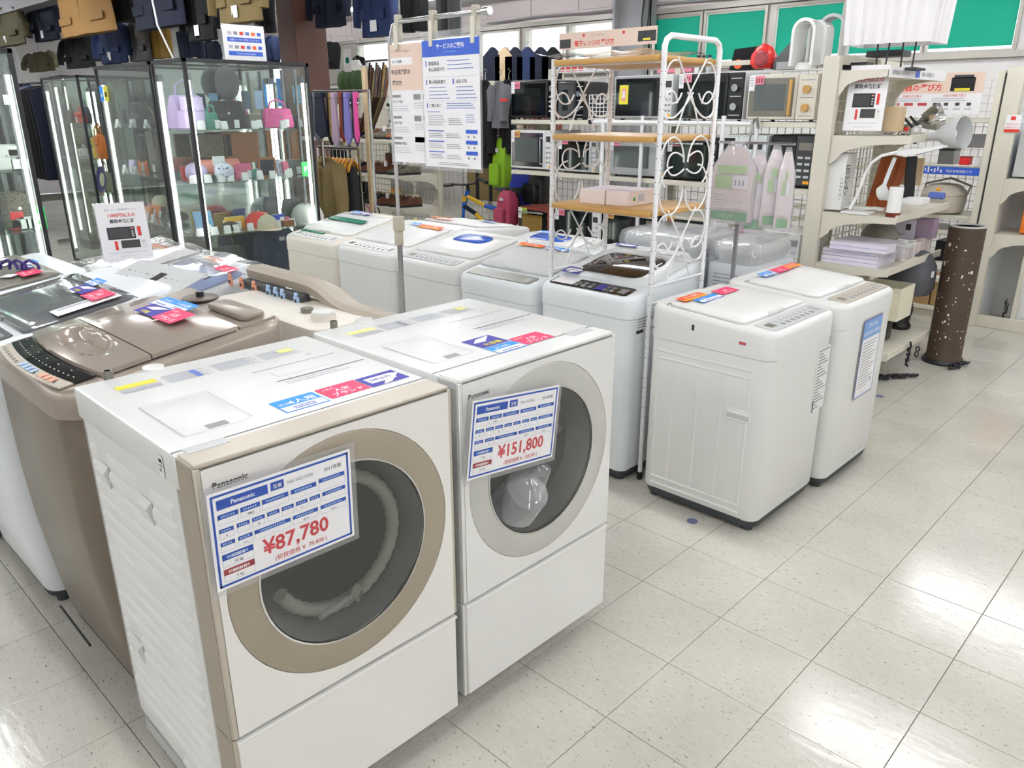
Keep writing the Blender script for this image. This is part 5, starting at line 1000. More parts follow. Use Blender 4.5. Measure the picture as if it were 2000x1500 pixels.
# ================================================================ END-CAP UNIT with lamps
EX0, EX1, EY0, EY1 = -1.24, -.815, 2.65, 3.58
E1 = thing('shelving_unit', 'cream end-of-aisle shelving with curved brackets, stacked with desk lamps and boxes', 'shelving')
for y in (EY0, EY1): MB().box(-1.335, y - .02 if y == EY0 else y, 0, -1.242, y + .03 if y == EY0 else y + .05, 1.845, 'cream_metal', c=.004).build('upright', E1)
for z, xe in ((.20, EX1 + .07), (.69, EX1), (.99, EX1), (1.42, EX1 + .01)):
    MB().box(EX0, EY0, z - .028, xe, EY1, z, 'cream_metal', c=.003).box(xe - .012, EY0, z - .03, xe + .002, EY1, z + .012, 'cream_metal', c=.002).build('shelf', E1)
    for y in (EY0, EY1): bracket(E1, EX0, y, z, xe - EX0, 'x', 1, h=.12)
MB().box(EX0, EY0, 1.735, -.98, EY1, 1.765, 'cream_metal', c=.003).build('shelf', E1); bracket(E1, EX0, EY0, 1.765, .26, 'x', 1, h=.10); bracket(E1, EX0, EY1, 1.765, .26, 'x', 1, h=.10)
mesh_panel(EY0 + .05, EY1, .25, 1.72, -1.275, E1, axis='y')
MB().box(-1.335, EY0, 1.80, -1.25, EY1, 1.845, 'cream_metal').build('top_rail', E1)
for z in [.62 + .055 * i for i in range(22)]: pass
m = MB(frame((-.976, EY0, 1.725), (0, 1, 0), (0, 0, 1))); L_ = PX(1846, 150, -.978).y - EY0 + .0
m.box(0, 0, 0, L_, .055, .003, 'paper', c=.0005); m.text('充実保証はじめました', .04, .018, .026, 'text_dark', .004); m.rect(L_ * .42, .008, L_ * .50, .048, .004, 'poster_blue'); m.text('家電6ヶ月保証付き', L_ * .53, .018, .026, 'text_dark', .004, wmax=L_ * .44)
one(m, 'shelf_strip', 'long white shelf-edge strip with a blue square, on the end unit top shelf', 'label')
# big pleated shade lamp on the top shelf
a, b = PY(1670, 92, 2.95), PY(1828, 102, 2.95)
R = thing('table_lamp', 'large white pleated-shade lamp on thin dark legs, on top of the end unit', 'lamp', ((a.x + b.x) / 2, 2.95, 1.766)); zs_ = a.z - 1.766; hw = (b.x - a.x) / 2
m = MB(); n = 16; ls = []
def ribbon(z, k):
    out = []
    for sx, sy, ex, ey in ((-1, -1, 1, -1), (1, -1, 1, 1), (1, 1, -1, 1), (-1, 1, -1, -1)):
        for i in range(n): t = i / n; off = .012 * (1 if (i % 4) < 2 else -1); nx, ny = (sy if sx != ex else 0), 0; X_ = (sx + (ex - sx) * t); Y_ = (sy + (ey - sy) * t); nl = Vector((0, sy, 0)) if sx != ex else Vector((sx, 0, 0)); out.append((X_ * hw * k + nl.x * off, Y_ * hw * .7 * k + nl.y * off, z))
    return out
m.loft([ribbon(zs_, 1.0), ribbon(zs_ + .24, 1.05), ribbon(zs_ + .5, 1.1)], 'shade_white', (False, False)); m.build('lamp_shade', R)
for x in (-.09, -.02, .05, .12): MB().cyl((x, -.02 + .03 * math.sin(x * 50), .015), (x, -.02, zs_ + .06), .005, 'charcoal', n=8).build('leg', R)
MB().box(-.13, -.08, 0, .16, .08, .015, 'charcoal', c=.003).build('base', R)
boxy('portable_player', 'dark rounded player with carry strap left of the lamp legs, on the end unit', 'player', 1640, 1690, 122, 136, 2.80, .12, 'black_leather')
boxy('game_console', 'slim dark game console under the pleated lamp shade', 'console', 1690, 1760, 98, 112, 3.10, .16, 'charcoal')
# items on shelf z=1.42
a, b, c = PY(1645, 256, 2.70), PY(1722, 256, 2.70), None
guarantee_sign('white ¥1,000 guarantee stand sign on the end unit, beside the clamp lamps', frame(a + Vector((0, 0, .004)), (1, .12, 0), (0, .05, 1)), .208, .345)
boxy('wooden_block', 'tall plain wooden block behind the guarantee sign', 'wood block', 1722, 1752, 208, 257, 2.80, .10, 'wood_pale')
def clamp_lamp(label, px, py, y, rot, sc=1.0, shade='light_grey'):
    p = PY(px, py, y); R = thing('clamp_lamp', label, 'lamp', p, rot=rot); R.scale = (sc,) * 3
    m = MB(); prof = [(.022, -.13), (.024, -.06), (.035, -.045), (.055, -.02), (.078, .03), (.088, .085), (.086, .088), (.076, .032), (.052, -.015), (.02, -.04)]
    m.lathe(prof, shade, n=28, caps=(True, True)); m.build('lamp_shade', R); MB().lathe([(.012, -.04), (.03, -.02), (.032, .02), (.02, .04), (.002, .045)], 'white_soft', n=16).build('bulb', R); MB().lathe([(.025, -.13), (.025, -.17), (.018, -.18)], 'chrome', n=16).build('socket', R)
    MB().box(-.012, -.02, -.28, .012, .02, -.18, 'chrome', c=.003).box(-.03, -.03, -.29, .03, .03, -.27, 'chrome', c=.003).build('clamp', R); MB().tube([(0, 0, -.17), (.03, .02, -.2), (.02, .06, -.24), (-.03, .05, -.27)], .004, 'cord_black', n=6).build('cord', R); return R
clamp_lamp('pale grey cone-shaded clamp lamp jutting off the end unit, front one', 1852, 262, 2.86, (0, math.radians(82), math.radians(-14)), .98)
clamp_lamp('chrome clamp lamp leaning behind the pale grey cone lamp', 1812, 235, 3.05, (0, math.radians(70), math.radians(5)), .85, 'chrome')
for k, (px, py) in enumerate(((1775, 238), (1790, 246))):
    p = PY(px, py, 2.95); R = thing('lamp_clamp', ('chrome spring clamp nearest the wooden block', 'chrome spring clamp with a white disc')[k], 'clamp', (p.x, 2.95, 1.424), .4 * k); MB().box(-.03, -.02, 0, .03, .02, .05, 'chrome', c=.005).build('jaw', R); MB().cyl((-.02, -.02, .04), (-.07, -.02, .09), .007, 'black', n=8).cyl((.02, .01, .04), (-.04, .01, .10), .007, 'black', n=8).build('grip', R); MB().cyl((0, -.025, .03), (0, -.02, .03), .012, 'white_soft' if k else 'red_plastic', n=12).build('knob', R)
# items on shelf z=.99
p = PY(1615, 407, 2.68)
R = boxy('lantern_box', 'tall white carton with black katakana, beside the corner post', 'box', 1604, 1642, 299, 408, 2.68, .14, 'white_soft')
m = MB(frame((p.x + .04, 2.679, .99), (1, 0, 0), (0, 0, 1))); m.text('LEDランタン', .045, .27, .030, 'text_dark', .001, rot=-PI / 2, bold=True, wmax=.2); m.text('ソネチシタン', .018, .20, .022, 'text_dark', .001, rot=-PI / 2); o = m.build('lettering', None); o.parent = R; o.matrix_parent_inverse = R.matrix_world.inverted() if False else Matrix.Translation(-Vector(R.location))
m = MB(frame((0, 0, 0), (1, 0, 0), (0, 0, 1)))
p = PY(1728, 389, 2.98); R = thing('carved_panel', 'orange-brown carved wooden panel leaning behind the desk lamp', 'panel', (p.x - .11, 2.98, .99), 0, rot=(math.radians(-6), math.radians(8), 0))
MB().box(0, 0, 0, .15, .02, .33, 'wood_red', c=.003).build('board', R)
for k in range(3): MB().tube([(.04 + .035 * k, -.003, .03), (.03 + .035 * k, -.003, .12), (.05 + .035 * k, -.003, .2), (.035 + .035 * k, -.003, .3)], .004, 'wood_red', n=5).build('carving', R)
def desk_lamp():
    p = PY(1650, 415, 2.66); R = thing('desk_lamp', 'white arched desk lamp with flat LED head, front of the end unit', 'lamp', (p.x, 2.66, .99))
    def q(px, py, y=2.66): v = PY(px, py, y); return (v.x - p.x, y - 2.66, v.z - .99)
    MB().tube([q(1660, 408), q(1675, 380), q(1690, 340), q(1702, 318), q(1722, 304), q(1750, 298), q(1790, 294)], [.010, .009, .009, .009, .009, .010, .012], 'white_gloss', n=10).build('arm', R)
    h0, h1 = Vector(q(1755, 300)), Vector(q(1846, 287)); MB().loft([[h0 + Vector((0, -.02, -.006)), h0 + Vector((0, .03, -.006)), h0 + Vector((0, .03, .012)), h0 + Vector((0, -.02, .012))], [h0 * .6 + h1 * .4 + Vector((0, -.045, -.02)), h0 * .6 + h1 * .4 + Vector((0, .05, -.02)), h0 * .6 + h1 * .4 + Vector((0, .05, .012)), h0 * .6 + h1 * .4 + Vector((0, -.045, .012))], [h1 + Vector((0, -.03, -.004)), h1 + Vector((0, .035, -.004)), h1 + Vector((0, .035, .008)), h1 + Vector((0, -.03, .008))]], 'white_gloss').build('lamp_head', R)
    MB().tube([q(1722, 375, 2.72), q(1735, 340, 2.72), q(1748, 308, 2.70)], .011, 'white_cool', n=8).build('lower_arm', R)
    MB().lathe([(.035, .012), (.05, .05), (.032, .055)], 'white_soft', M=Matrix.Translation(q(1712, 380, 2.72)) @ Matrix.Rotation(1.2, 4, 'Y'), n=20).build('second_shade', R)
    MB().box(-.02, -.02, 0, .14, .09, .014, 'white_soft', c=.003).build('base', R)
desk_lamp()
p = PY(1742, 414, 2.66); R = thing('spray_tumbler', 'white cylindrical tumbler with a dark band, wrapped in film, on the end unit', 'tumbler', (p.x, 2.68, .99)); MB().lathe([(.036, 0), (.038, .005), (.038, .025)], 'rust_cloth', n=22).build('base_band', R); MB().lathe([(.038, .025), (.038, .16), (.034, .165)], 'white_gloss', n=22, caps=(False, True)).build('body', R)
R = boxy('photo_frame', 'dark upright photo frame on the end unit shelf, right of the tumbler', 'frame', 1764, 1784, 306, 394, 2.90, .02, 'black'); R.rotation_euler = (0, math.radians(-4), .5)
boxy('white_board', 'beige blank board standing behind the dark frame', 'board', 1750, 1798, 308, 360, 3.05, .015, 'wood_pale')
for k in range(3): pass
m = MB(); random.seed(3)
pts = [(.10 * math.cos(t * 1.7) * (1 + .3 * math.sin(t * .9)), .045 * math.sin(t * 2.3), .012 + .012 * abs(math.sin(t * 3.1))) for t in [i * .22 for i in range(60)]]
p = PY(1690, 405, 2.78); one(MB().tube(pts, .004, 'white_soft', n=6), 'power_cable', 'tangled white power cable at the desk lamp foot', 'cable', (p.x, 2.78, .995))
boxy('leaflet_pile', 'low stack of white leaflets at the shelf edge beside the tumbler', 'leaflets', 1760, 1800, 388, 398, 2.80, .14, 'paper')
# items on shelf z=.69
for k, (x0_, x1_, z, h, dy, lab) in enumerate(((1590, 1689, .69, .045, 0, 'flat white carton, bottom of the three on the end unit'), (1592, 1692, .737, .040, .01, 'flat white carton, middle of the three on the end unit'), (1606, 1706, .779, .045, -.02, 'flat white carton, topmost and shifted right, on the end unit'))):
    a, b = PY(x0_, 520, 2.70), PY(x1_, 520, 2.70); R = thing('flat_carton', lab, 'box', (-1.225 + (.05 if k == 2 else 0), 2.68 + dy, z), 0, 'flat cartons on the end unit'); MB().box(0, 0, 0, .33, .30, h, 'paper_lilac', c=.0015).build('carton', R); MB().box(0, -.0006, h * .48, .33, .0, h * .52, 'text_blue').build('seam_line', R)
p = PY(1714, 470, 3.18); R = thing('stone_lamp', 'grey speckled dome lamp behind the flat cartons', 'lamp', (p.x, 3.20, .69)); MB().lathe([(.11, 0), (.115, .06), (.11, .12), (.085, .17), (.045, .20), (.002, .21)], 'stone', n=28).build('dome', R); MB().lathe([(.09, -.0), (.09, .01)], 'charcoal', n=24).build('base', R)
boxy('lamp_carton', 'lilac-white carton with dark print standing behind the dome lamp', 'box', 1722, 1786, 428, 463, 3.42, .10, 'paper_lilac', extra=lambda R, w, h, d: (lambda m: (m.text('MOON LIGHT', w * .1, h * .2, h * .28, 'text_dark', .001, wmax=w * .6), m.rect(w * .7, h * .5, w * .85, h * .8, .001, 'charcoal'), m.build('print', R, smooth=False)))(MB(frame((0, -.0015, 0), (1, 0, 0), (0, 0, 1)))))
boxy('lamp_carton', 'mauve-brown carton right of the lilac-white one', 'box', 1786, 1820, 428, 464, 3.42, .10, 'mauve_cloth')
for k, px in enumerate((1764, 1776, 1790, 1803, 1817, 1828)): R = boxy('bulb_carton', ('small white bulb carton, leftmost of six at the shelf edge', 'small white bulb carton, second of six', 'small white bulb carton, third of six', 'small white bulb carton, fourth of six', 'small white bulb carton, fifth of six', 'small white bulb carton, rightmost of six')[k], 'box', px, px + 11, 462 + (k % 2) * 3, 492, 3.0 + .09 * k, .07, 'paper_pink', group='bulb cartons on the end unit'); R.location.z = .69; R.location.x = min(R.location.x, -.90)
boxy('glass_jar', 'clear boxed glass shade on the end unit shelf, right of the cartons', 'glass shade', 1738, 1772, 478, 504, 2.80, .09, 'clear_plastic', 'light_grey')
# items on shelf z=.20: shaded lamps
def block_lamp(label, x, y, z0, w_, h_, shade, sh, zsh):
    R = thing('floor_lamp', label, 'lamp', (x, y, z0)); MB().rbox(-.05, -.05, 0, .05, .05, zsh, .008, 'black', e=.004).build('base', R)
    m = MB(); m.loft([[(-w_ / 2, -w_ / 2, zsh), (w_ / 2, -w_ / 2, zsh), (w_ / 2, w_ / 2, zsh), (-w_ / 2, w_ / 2, zsh)], [(-w_ / 2, -w_ / 2, zsh + sh), (w_ / 2, -w_ / 2, zsh + sh), (w_ / 2, w_ / 2, zsh + sh), (-w_ / 2, w_ / 2, zsh + sh)], [(-w_ / 2 + .004, -w_ / 2 + .004, zsh + sh), (w_ / 2 - .004, -w_ / 2 + .004, zsh + sh), (w_ / 2 - .004, w_ / 2 - .004, zsh + sh), (-w_ / 2 + .004, w_ / 2 - .004, zsh + sh)], [(-w_ / 2 + .004, -w_ / 2 + .004, zsh + .01), (w_ / 2 - .004, -w_ / 2 + .004, zsh + .01), (w_ / 2 - .004, w_ / 2 - .004, zsh + .01), (-w_ / 2 + .004, w_ / 2 - .004, zsh + .01)]], shade, (True, False)); m.build('lamp_shade', R); return R
RA = block_lamp('lamp with square cream shade and black block base, on the end unit bottom shelf', -.92, 3.0, .20, .24, .3, 'shade_cream', .20, .15)
RB = block_lamp('lamp with square cream shade partly hidden by the right-hand washer', -.98, 2.74, .20, .17, .3, 'shade_cream', .22, .10)
RD = R = thing('floor_lamp', 'lamp with large dark grey drum shade and bulbous black base', 'lamp', (-.93, 3.36, .20)); MB().lathe([(.07, 0), (.075, .02), (.06, .05), (.075, .13), (.05, .22), (.02, .25), (.015, .30)], 'black', n=26).build('base', R); MB().lathe([(.15, .24), (.17, .28), (.165, .42), (.12, .50), (.04, .52)], 'shade_grey', n=30).build('lamp_shade', R); MB().box(.155, -.05, .36, .165, -.02, .40, 'paper').build('price_tag', R)
# speckled column lamp on the floor, and cords
p = PZ(1840, 712, 0); p2 = Vector((-.655, 3.46, 0)); RC = R = thing('column_lamp', 'tall dark brown column lamp flecked with white, standing on the floor', 'lamp', p2)
m = mat('bark', '4a3a2c', rough=.55, ns=.25, nscale=7, bump=.2)
MB().lathe([(.112, .03), (.104, .05), (.104, .87), (.10, .875)], 'bark', n=36).build('column', R); MB().lathe([(.12, 0), (.125, .012), (.118, .03), (.10, .035)], 'case_black', n=36).build('base', R); MB().lathe([(.101, .875), (.101, .885), (.09, .885), (.09, .86)], 'light_grey', n=30).build('top_rim', R)
m = MB(); random.seed(5)
for k in range(170):
    a = random.uniform(0, 2 * PI); z = random.uniform(.07, .85); s = random.choice([.003, .004, .005, .006, .007, .012 if k % 9 == 0 else .004]); pts = []
    for j in range(6): t = 2 * PI * j / 6; rr_ = s * random.uniform(.6, 1.2); aa = a + rr_ * math.cos(t) / .104; pts.append((.1048 * math.cos(aa), .1048 * math.sin(aa), z + rr_ * 1.2 * math.sin(t)))
    m.add(pts, [(0, 1, 2, 3, 4, 5)], 'speckle_white')
m.build('flecks', R)['kind'] = 'stuff'
def cord(label, pts, r=.006, par=None):
    if par is None: return one(MB().tube(pts, r, 'cord_black', n=6), 'coiled_cable', label, 'cable')
    return MB().tube([Vector(q_) - par.matrix_basis.translation for q_ in pts], r, 'cord_black', n=6).build('power_cord', par)
def squig(cx, cy, cz, ln, ang, n=60, amp=.02, zr=.02):
    out = []
    for i in range(n + 1): t = i / n; s = ln * (t - .5) + .03 * math.sin(t * 31); o = amp * math.sin(t * 44); out.append((cx + s * math.cos(ang) - o * math.sin(ang), cy + s * math.sin(ang) + o * math.cos(ang), cz + .008 + zr * abs(math.sin(t * 25))))
    return out
q = PZ(1872, 718, 0); cord('bundled black power cord beside the speckled column lamp', squig(q.x, q.y, 0, .20, 1.3), par=RC)
q = PZ(1728, 745, 0); cord('black power cord bundle on the floor under the bottom shelf, left one', squig(q.x, q.y + .05, 0, .18, 1.0), par=RA); q = PZ(1760, 738, 0); cord('black cord with plugs lying by the bottom shelf, right one', squig(q.x + .02, q.y, 0, .16, .9, amp=.012), par=RB)
q = PX(1770, 690, -.74); cord('looped black cord hanging from the bottom shelf edge', [(-.728, q.y + .025 * math.sin(t * 2), .20 - .012 * t + .02 * math.cos(t * 2.2)) for t in [i * .35 for i in range(34)]], par=RA)
q = PX(1784, 688, -.74); cord('coil of black cord hung at the right end of the bottom shelf', [(-.72 + .004 * math.sin(t * 5), q.y + .034 * math.cos(t), .13 + .034 * math.sin(t)) for t in [i * .35 for i in range(80)]], .004, par=RD)
# ================================================================ FAR RIGHT SHELVING
YR = 4.6
E2 = gondola('shelving_unit', 'cream shelving bay at the far right behind the speckled lamp, with rice cookers', -2.3, -.90, YR, YR + .45, (.10, .32, .69, .805, 1.14, 1.50), 1.82, (-2.28, -.93))
p = PY(1912, 340, YR - .005); R = thing('shelf_strip', 'bright blue shelf-edge strip with white lettering at the far right', 'label', (PY(1798, 322, YR - .006).x, YR - .006, 1.10)); w = PY(1922, 340, YR).x - R.location.x
m = MB(frame((0, 0, 0), (1, 0, 0), (0, 0, 1))); m.box(0, 0, 0, w, .055, .003, 'poster_blue', c=.0005); m.text('限定保管期間です', w * .42, .018, .028, 'paper', .004, wmax=w * .4)
for k in range(7): m.rect(w * (.03 + .05 * k), .012 + .01 * (k % 2), w * (.055 + .05 * k), .035 + .008 * (k % 3), .004, 'paper')
m.build('strip', R, smooth=False)
# choosing rice-cookers poster
a, b = PY(1742, 222, YR - .03), PY(1912, 219, YR - .03); R = thing('shop_sign', 'rice-cooker guide poster with red lettering, on the far right bay', 'sign', (a.x - .12, YR - .03, a.z)); w = b.x - R.location.x; h = PY(1920, 140, YR - .03).z - a.z
MB().box(0, .0, 0, w, .006, h, 'sleeve').build('sleeve', R); m = MB(frame((0, -.001, 0), (1, 0, 0), (0, 0, 1))); m.rect(0, 0, w, h, 0, 'paper'); m.rect(0, h * .50, w, h, .0006, 'blush'); m.text('炊飯器の選び方', w * .12, h * .58, h * .22, 'red_print', .0012, bold=True, wmax=w * .50)
m.rect(w * .70, h * .55, w * .92, h * .88, .0012, 'black'); m.rect(w * .74, h * .56, w * .88, h * .62, .002, 'yellow_print'); m.rect(w * .72, h * .86, w * .90, h * .94, .0012, 'charcoal')
m.text('炊飯方式で選ぶ', w * .25, h * .41, h * .07, 'red_print', .0012); m.text('内釜の特徴で選ぶ', w * .64, h * .42, h * .07, 'red_print', .0012, wmax=w * .27)
for k in range(3): m.rect(w * (.14 + .135 * k), h * .2, w * (.23 + .135 * k), h * .27, .0012, 'red_dull')
for k in range(4): m.rect(w * (.56 + .105 * k), h * .2, w * (.60 + .105 * k), h * .27, .0012, 'charcoal'); m.rect(w * (.545 + .105 * k), h * .1, w * (.61 + .105 * k), h * .13, .0012, 'text_pale')
lines(m, w * .14, h * .36, w * .48, 2, h * .05, 'text_pale', h * .02); lines(m, w * .54, h * .36, w * .92, 2, h * .05, 'text_pale', h * .02); m.build('print', R, smooth=False)
def cooker(label, px, y, z, s=1.0, c='rice_cooker'):
    p = PY(px, 300, y); R = thing('rice_cooker', label, 'rice cooker', (p.x, y + .16, z)); R.scale = (s,) * 3
    MB().lathe([(.10, 0), (.13, .015), (.14, .09), (.135, .12)], c, n=28, sy=1.15).build('body', R); MB().lathe([(.137, .122), (.13, .15), (.09, .185), (.03, .195)], c, n=28, sy=1.15).build('lid', R); MB().box(-.05, -.165, .10, .05, -.12, .145, 'text_blue', c=.01).build('control_panel', R); MB().cyl((0, -.13, .15), (0, -.14, .165), .013, 'amber_print', n=12).build('open_button', R); MB().tube([(-.13, 0, .10), (-.14, .06, .18), (0, .1, .22), (.14, .06, .18), (.13, 0, .10)], .008, c, n=6).build('carry_handle', R); return R
cooker('large beige rice cooker on the third shelf of the far right bay', 1845, YR - .02, .805, 1.15)
boxy('water_boiler', 'brushed steel water boiler on the blue-edged shelf', 'boiler', 1830, 1860, 290, 320, YR + .05, .16, 'steel', 'black'); boxy('coffee_can', 'red tin on the blue-edged shelf', 'tin', 1872, 1892, 306, 322, YR + .06, .08, 'red_plastic', 'maroon_print'); boxy('white_carton', 'small white carton right of the red tin', 'box', 1902, 1922, 308, 324, YR + .06, .08, 'paper')
boxy('air_filter', 'grey boxed filter at the back of the upper far bay', 'box', 1885, 1925, 262, 288, YR + .18, .08, 'mid_grey'); boxy('drill_case', 'black case low in the far right bay beside the column lamp', 'case', 1822, 1850, 470, 508, YR + .05, .2, 'black'); 
for k, (p0, p1, lab) in enumerate(((1745, 1812, 'brown corrugated carton with a white tag, left of two in the far bay'), (1815, 1856, 'brown corrugated carton with a white tag, right of two in the far bay'))): boxy('cardboard_box', lab, 'box', p0, p1, 536, 595, YR + .02, .25, 'cardboard', extra=lambda R, w, h, d: (MB().box(w * .1, -.004, h * .84, w * .32, -.001, h * .97, 'paper').build('price_tag', R), MB().box(w * .4, -.003, h * .1, w * .42, -.001, h * .9, 'cream_cloth').build('tape', R)))
# unit at the right picture edge
R = thing('shelving_unit', 'cream shelving unit with solid side cut off by the right picture edge', 'shelving')
xs0 = PY(1898, 600, YR).x
MB().box(xs0 - .12, YR - .02, 0, xs0 - .075, YR + .03, 1.82, 'cream_metal', c=.003).build('upright', R); MB().box(xs0 - .06, YR - .03, 0, xs0 + .05, YR + .03, 1.84, 'cream_metal', c=.004).build('upright', R); MB().box(xs0 - .075, YR, .02, xs0 - .06, YR + .02, 1.8, 'charcoal').build('gap_strip', R)
MB().box(xs0 - .05, YR, .0, 1.0, YR + .03, .09, 'cream_metal', c=.003).build('plinth', R); MB().box(xs0, YR + .5, .0, 1.0, YR + .52, 1.8, 'wall_paint').build('back_panel', R); MB().box(xs0 + .02, YR + .03, .0, xs0 + .035, YR + .5, 1.8, 'white_cool').build('side_panel', R)
for z in (.70, 1.09): MB().box(xs0 + .05, YR, z - .03, 1.0, YR + .45, z, 'cream_metal', c=.003).build('shelf', R); bracket(R, xs0 + .05, YR - .005, z - .02, .30, 'x', 1, h=.12)
mesh_panel(xs0 + .02, 1.0, 1.42, 1.84, YR - .01, R, step=.045); MB().box(xs0 + .26, YR + .02, .09, xs0 + .29, YR + .05, .68, 'cream_metal').build('inner_post', R)
a = PY(1960, 258, YR - .035); m = MB(frame((a.x, YR - .035, a.z), (1, 0, 0), (0, 0, 1))); m.box(0, 0, 0, .095, .115, .001, 'paper'); m.rect(.0, 0, .095, .02, .002, 'red_print'); m.rect(.03, .08, .06, .105, .002, 'red_print'); m.text('商品を大切に', .047, .05, .013, 'red_print', .002, 'C'); m.text('お取扱い下さい', .047, .028, .012, 'red_print', .002, 'C'); one(m, 'notice_card', 'small red and white notice card on the right-hand upright', 'notice')
boxy('air_purifier', 'grey-white appliance on the upper shelf at the right edge', 'appliance', 1976, 2060, 255, 345, YR + .08, .3, 'light_grey'); boxy('storage_bin', 'black and orange tool bin on the lower shelf at the right edge', 'bin', 1990, 2050, 385, 455, YR + .08, .25, 'orange_leather', 'black')
p = PY(1975, 640, YR + .12); R = thing('board', 'tall white board standing on the floor at the right edge', 'board', (p.x, YR + .10, 0)); MB().box(0, 0, .0, .35, .03, .66, 'white_soft', c=.004).build('panel', R); MB().box(-.006, -.004, .0, .0, .034, .66, 'cream_metal').build('edge_trim', R)
p = PZ(1962, 615, 0); cord('thin black looped cord on the floor of the right-edge unit', [(xs0 + .20 + .012 * math.sin(t * 3), YR + .12 + .01 * math.cos(t * 2), .02 + .012 * t + .02 * math.sin(t * 2.2)) for t in [i * .3 for i in range(50)]], .004)
# ================================================================ GLASS SHOWCASES
mat('mirror', 'c9d2cf', rough=.06, metal=1.0)
SH = (.805, 1.13, 1.447)
def showcase(label, x0, y0, x1, y1, H=1.85, open_side=None, zb=.10, shelves=SH, glow=('f',), back='x0'):
    """black framed glass case; glow: which corners carry LED strips"""
    R = thing('glass_showcase', label, 'display case', (x0, y0, 0)); W_, D_ = x1 - x0, y1 - y0; t = .022
    MB().box(0, 0, 0, W_, D_, zb, 'case_black', c=.004).build('base', R)
    for a, b in ((0, 0), (W_ - t, 0), (0, D_ - t), (W_ - t, D_ - t)):
        m = MB(); m.box(a, b, zb, a + t, b + t, H, 'case_black', c=.002); m.box(a + t * .3, b + t * .3, zb + .01, a + t * .7, b + t * .7, H - .02, 'case_alu'); m.build('corner_post', R)
    m = MB()
    for a, b, c_, d in ((0, 0, W_, t), (0, D_ - t, W_, D_), (0, 0, t, D_), (W_ - t, 0, W_, D_)): m.box(a, b, H - .02, c_, d, H + .002, 'case_black', c=.001)
    m.build('top_frame', R)
    MB().box(t, t, H - .018, W_ - t, D_ - t, H - .012, 'white_soft').build('ceiling_panel', R) if False else MB().box(t * .5, t * .5, H - .014, W_ - t * .5, D_ - t * .5, H - .009, 'pane').build('top_pane', R)
    for nm, bx in (('front_pane', (t, .006, W_ - t, .010)), ('back_pane', (t, D_ - .010, W_ - t, D_ - .006)), ('left_pane', (.006, t, .010, D_ - t)), ('right_pane', (W_ - .010, t, W_ - .006, D_ - t))):
        mt = 'mirror' if nm == back else 'pane'
        MB().box(bx[0], bx[1], zb, bx[2], bx[3], H - .02, mt).build(nm, R, smooth=False)
    for z in shelves: MB().box(.03, .03, z - .008, W_ - .03, D_ - .03, z, 'shelf_glass').build('glass_shelf', R, smooth=False)
    pts = {'fl': (.035, .035), 'fr': (W_ - .035, .035), 'bl': (.035, D_ - .035), 'br': (W_ - .035, D_ - .035)}
    for k in glow:
        a, b = pts[k]; m = MB().cyl((a, b, zb + .1), (a, b, H - .12), .010, 'case_glow', n=8); m.build('light_tube', R)
        MB().box(a - .016, b - .016, zb + .06, a + .016, b + .016, zb + .1, 'case_alu').box(a - .016, b - .016, H - .12, a + .016, b + .016, H - .08, 'case_alu').build('tube_holder', R)
    for a in (W_ * .35, W_ * .7): 
        m = MB().box(a - .01, D_ - .03, zb, a + .01, D_ - .015, H - .03, 'case_alu')
        for k in range(16): m.box(a - .004, D_ - .0315, zb + .1 + .1 * k, a + .004, D_ - .0305, zb + .13 + .1 * k, 'case_black')
        m.build('shelf_rail', R)
    return R
C1 = showcase('tall glass showcase of handbags, nearest, right end of the two joined cases', -4.60, .212, -4.13, 1.06, glow=('fr', 'br', 'fl', 'bl'), back='left_pane')
C2 = showcase('glass showcase with blue and yellow sticker, left of the handbag case', -5.55, .212, -4.615, .66, glow=('fl', 'fr'), back='back_pane')
C0 = showcase('glass showcase at the left picture edge, close behind the washers', -4.50, -1.75, -4.03, -.70, glow=('br', 'fr'), back='left_pane', shelves=(.95, 1.26, 1.58))
p3 = PZ(143, 503, .10); C3 = showcase('glass showcase with gold pouches, farther back across the aisle', p3.x + .0, p3.y, p3.x + 1.0, p3.y + .45, H=PY(74, 153, p3.y).z, glow=('fl', 'bl'), back='back_pane')
p4 = PZ(112, 478, .10); C4 = showcase('glass showcase with bright light tube, farthest at the left', p4.x - .35, p4.y + .35, p4.x, p4.y + 1.4, H=1.93, glow=('fr', 'fl'), back='left_pane')
m = MB(frame((-5.50, .2105, 1.62), (1, 0, 0), (0, 0, 1))); m.rect(0, 0, .07, .10, 0, 'sky_print'); m.rect(.075, 0, .15, .10, 0, 'yellow_print'); m.rect(.02, .03, .05, .05, .001, 'paper'); m.rect(.095, .03, .13, .06, .001, 'text_dark'); one(m, 'case_sticker', 'small blue and yellow sticker on the second glass case', 'sticker')
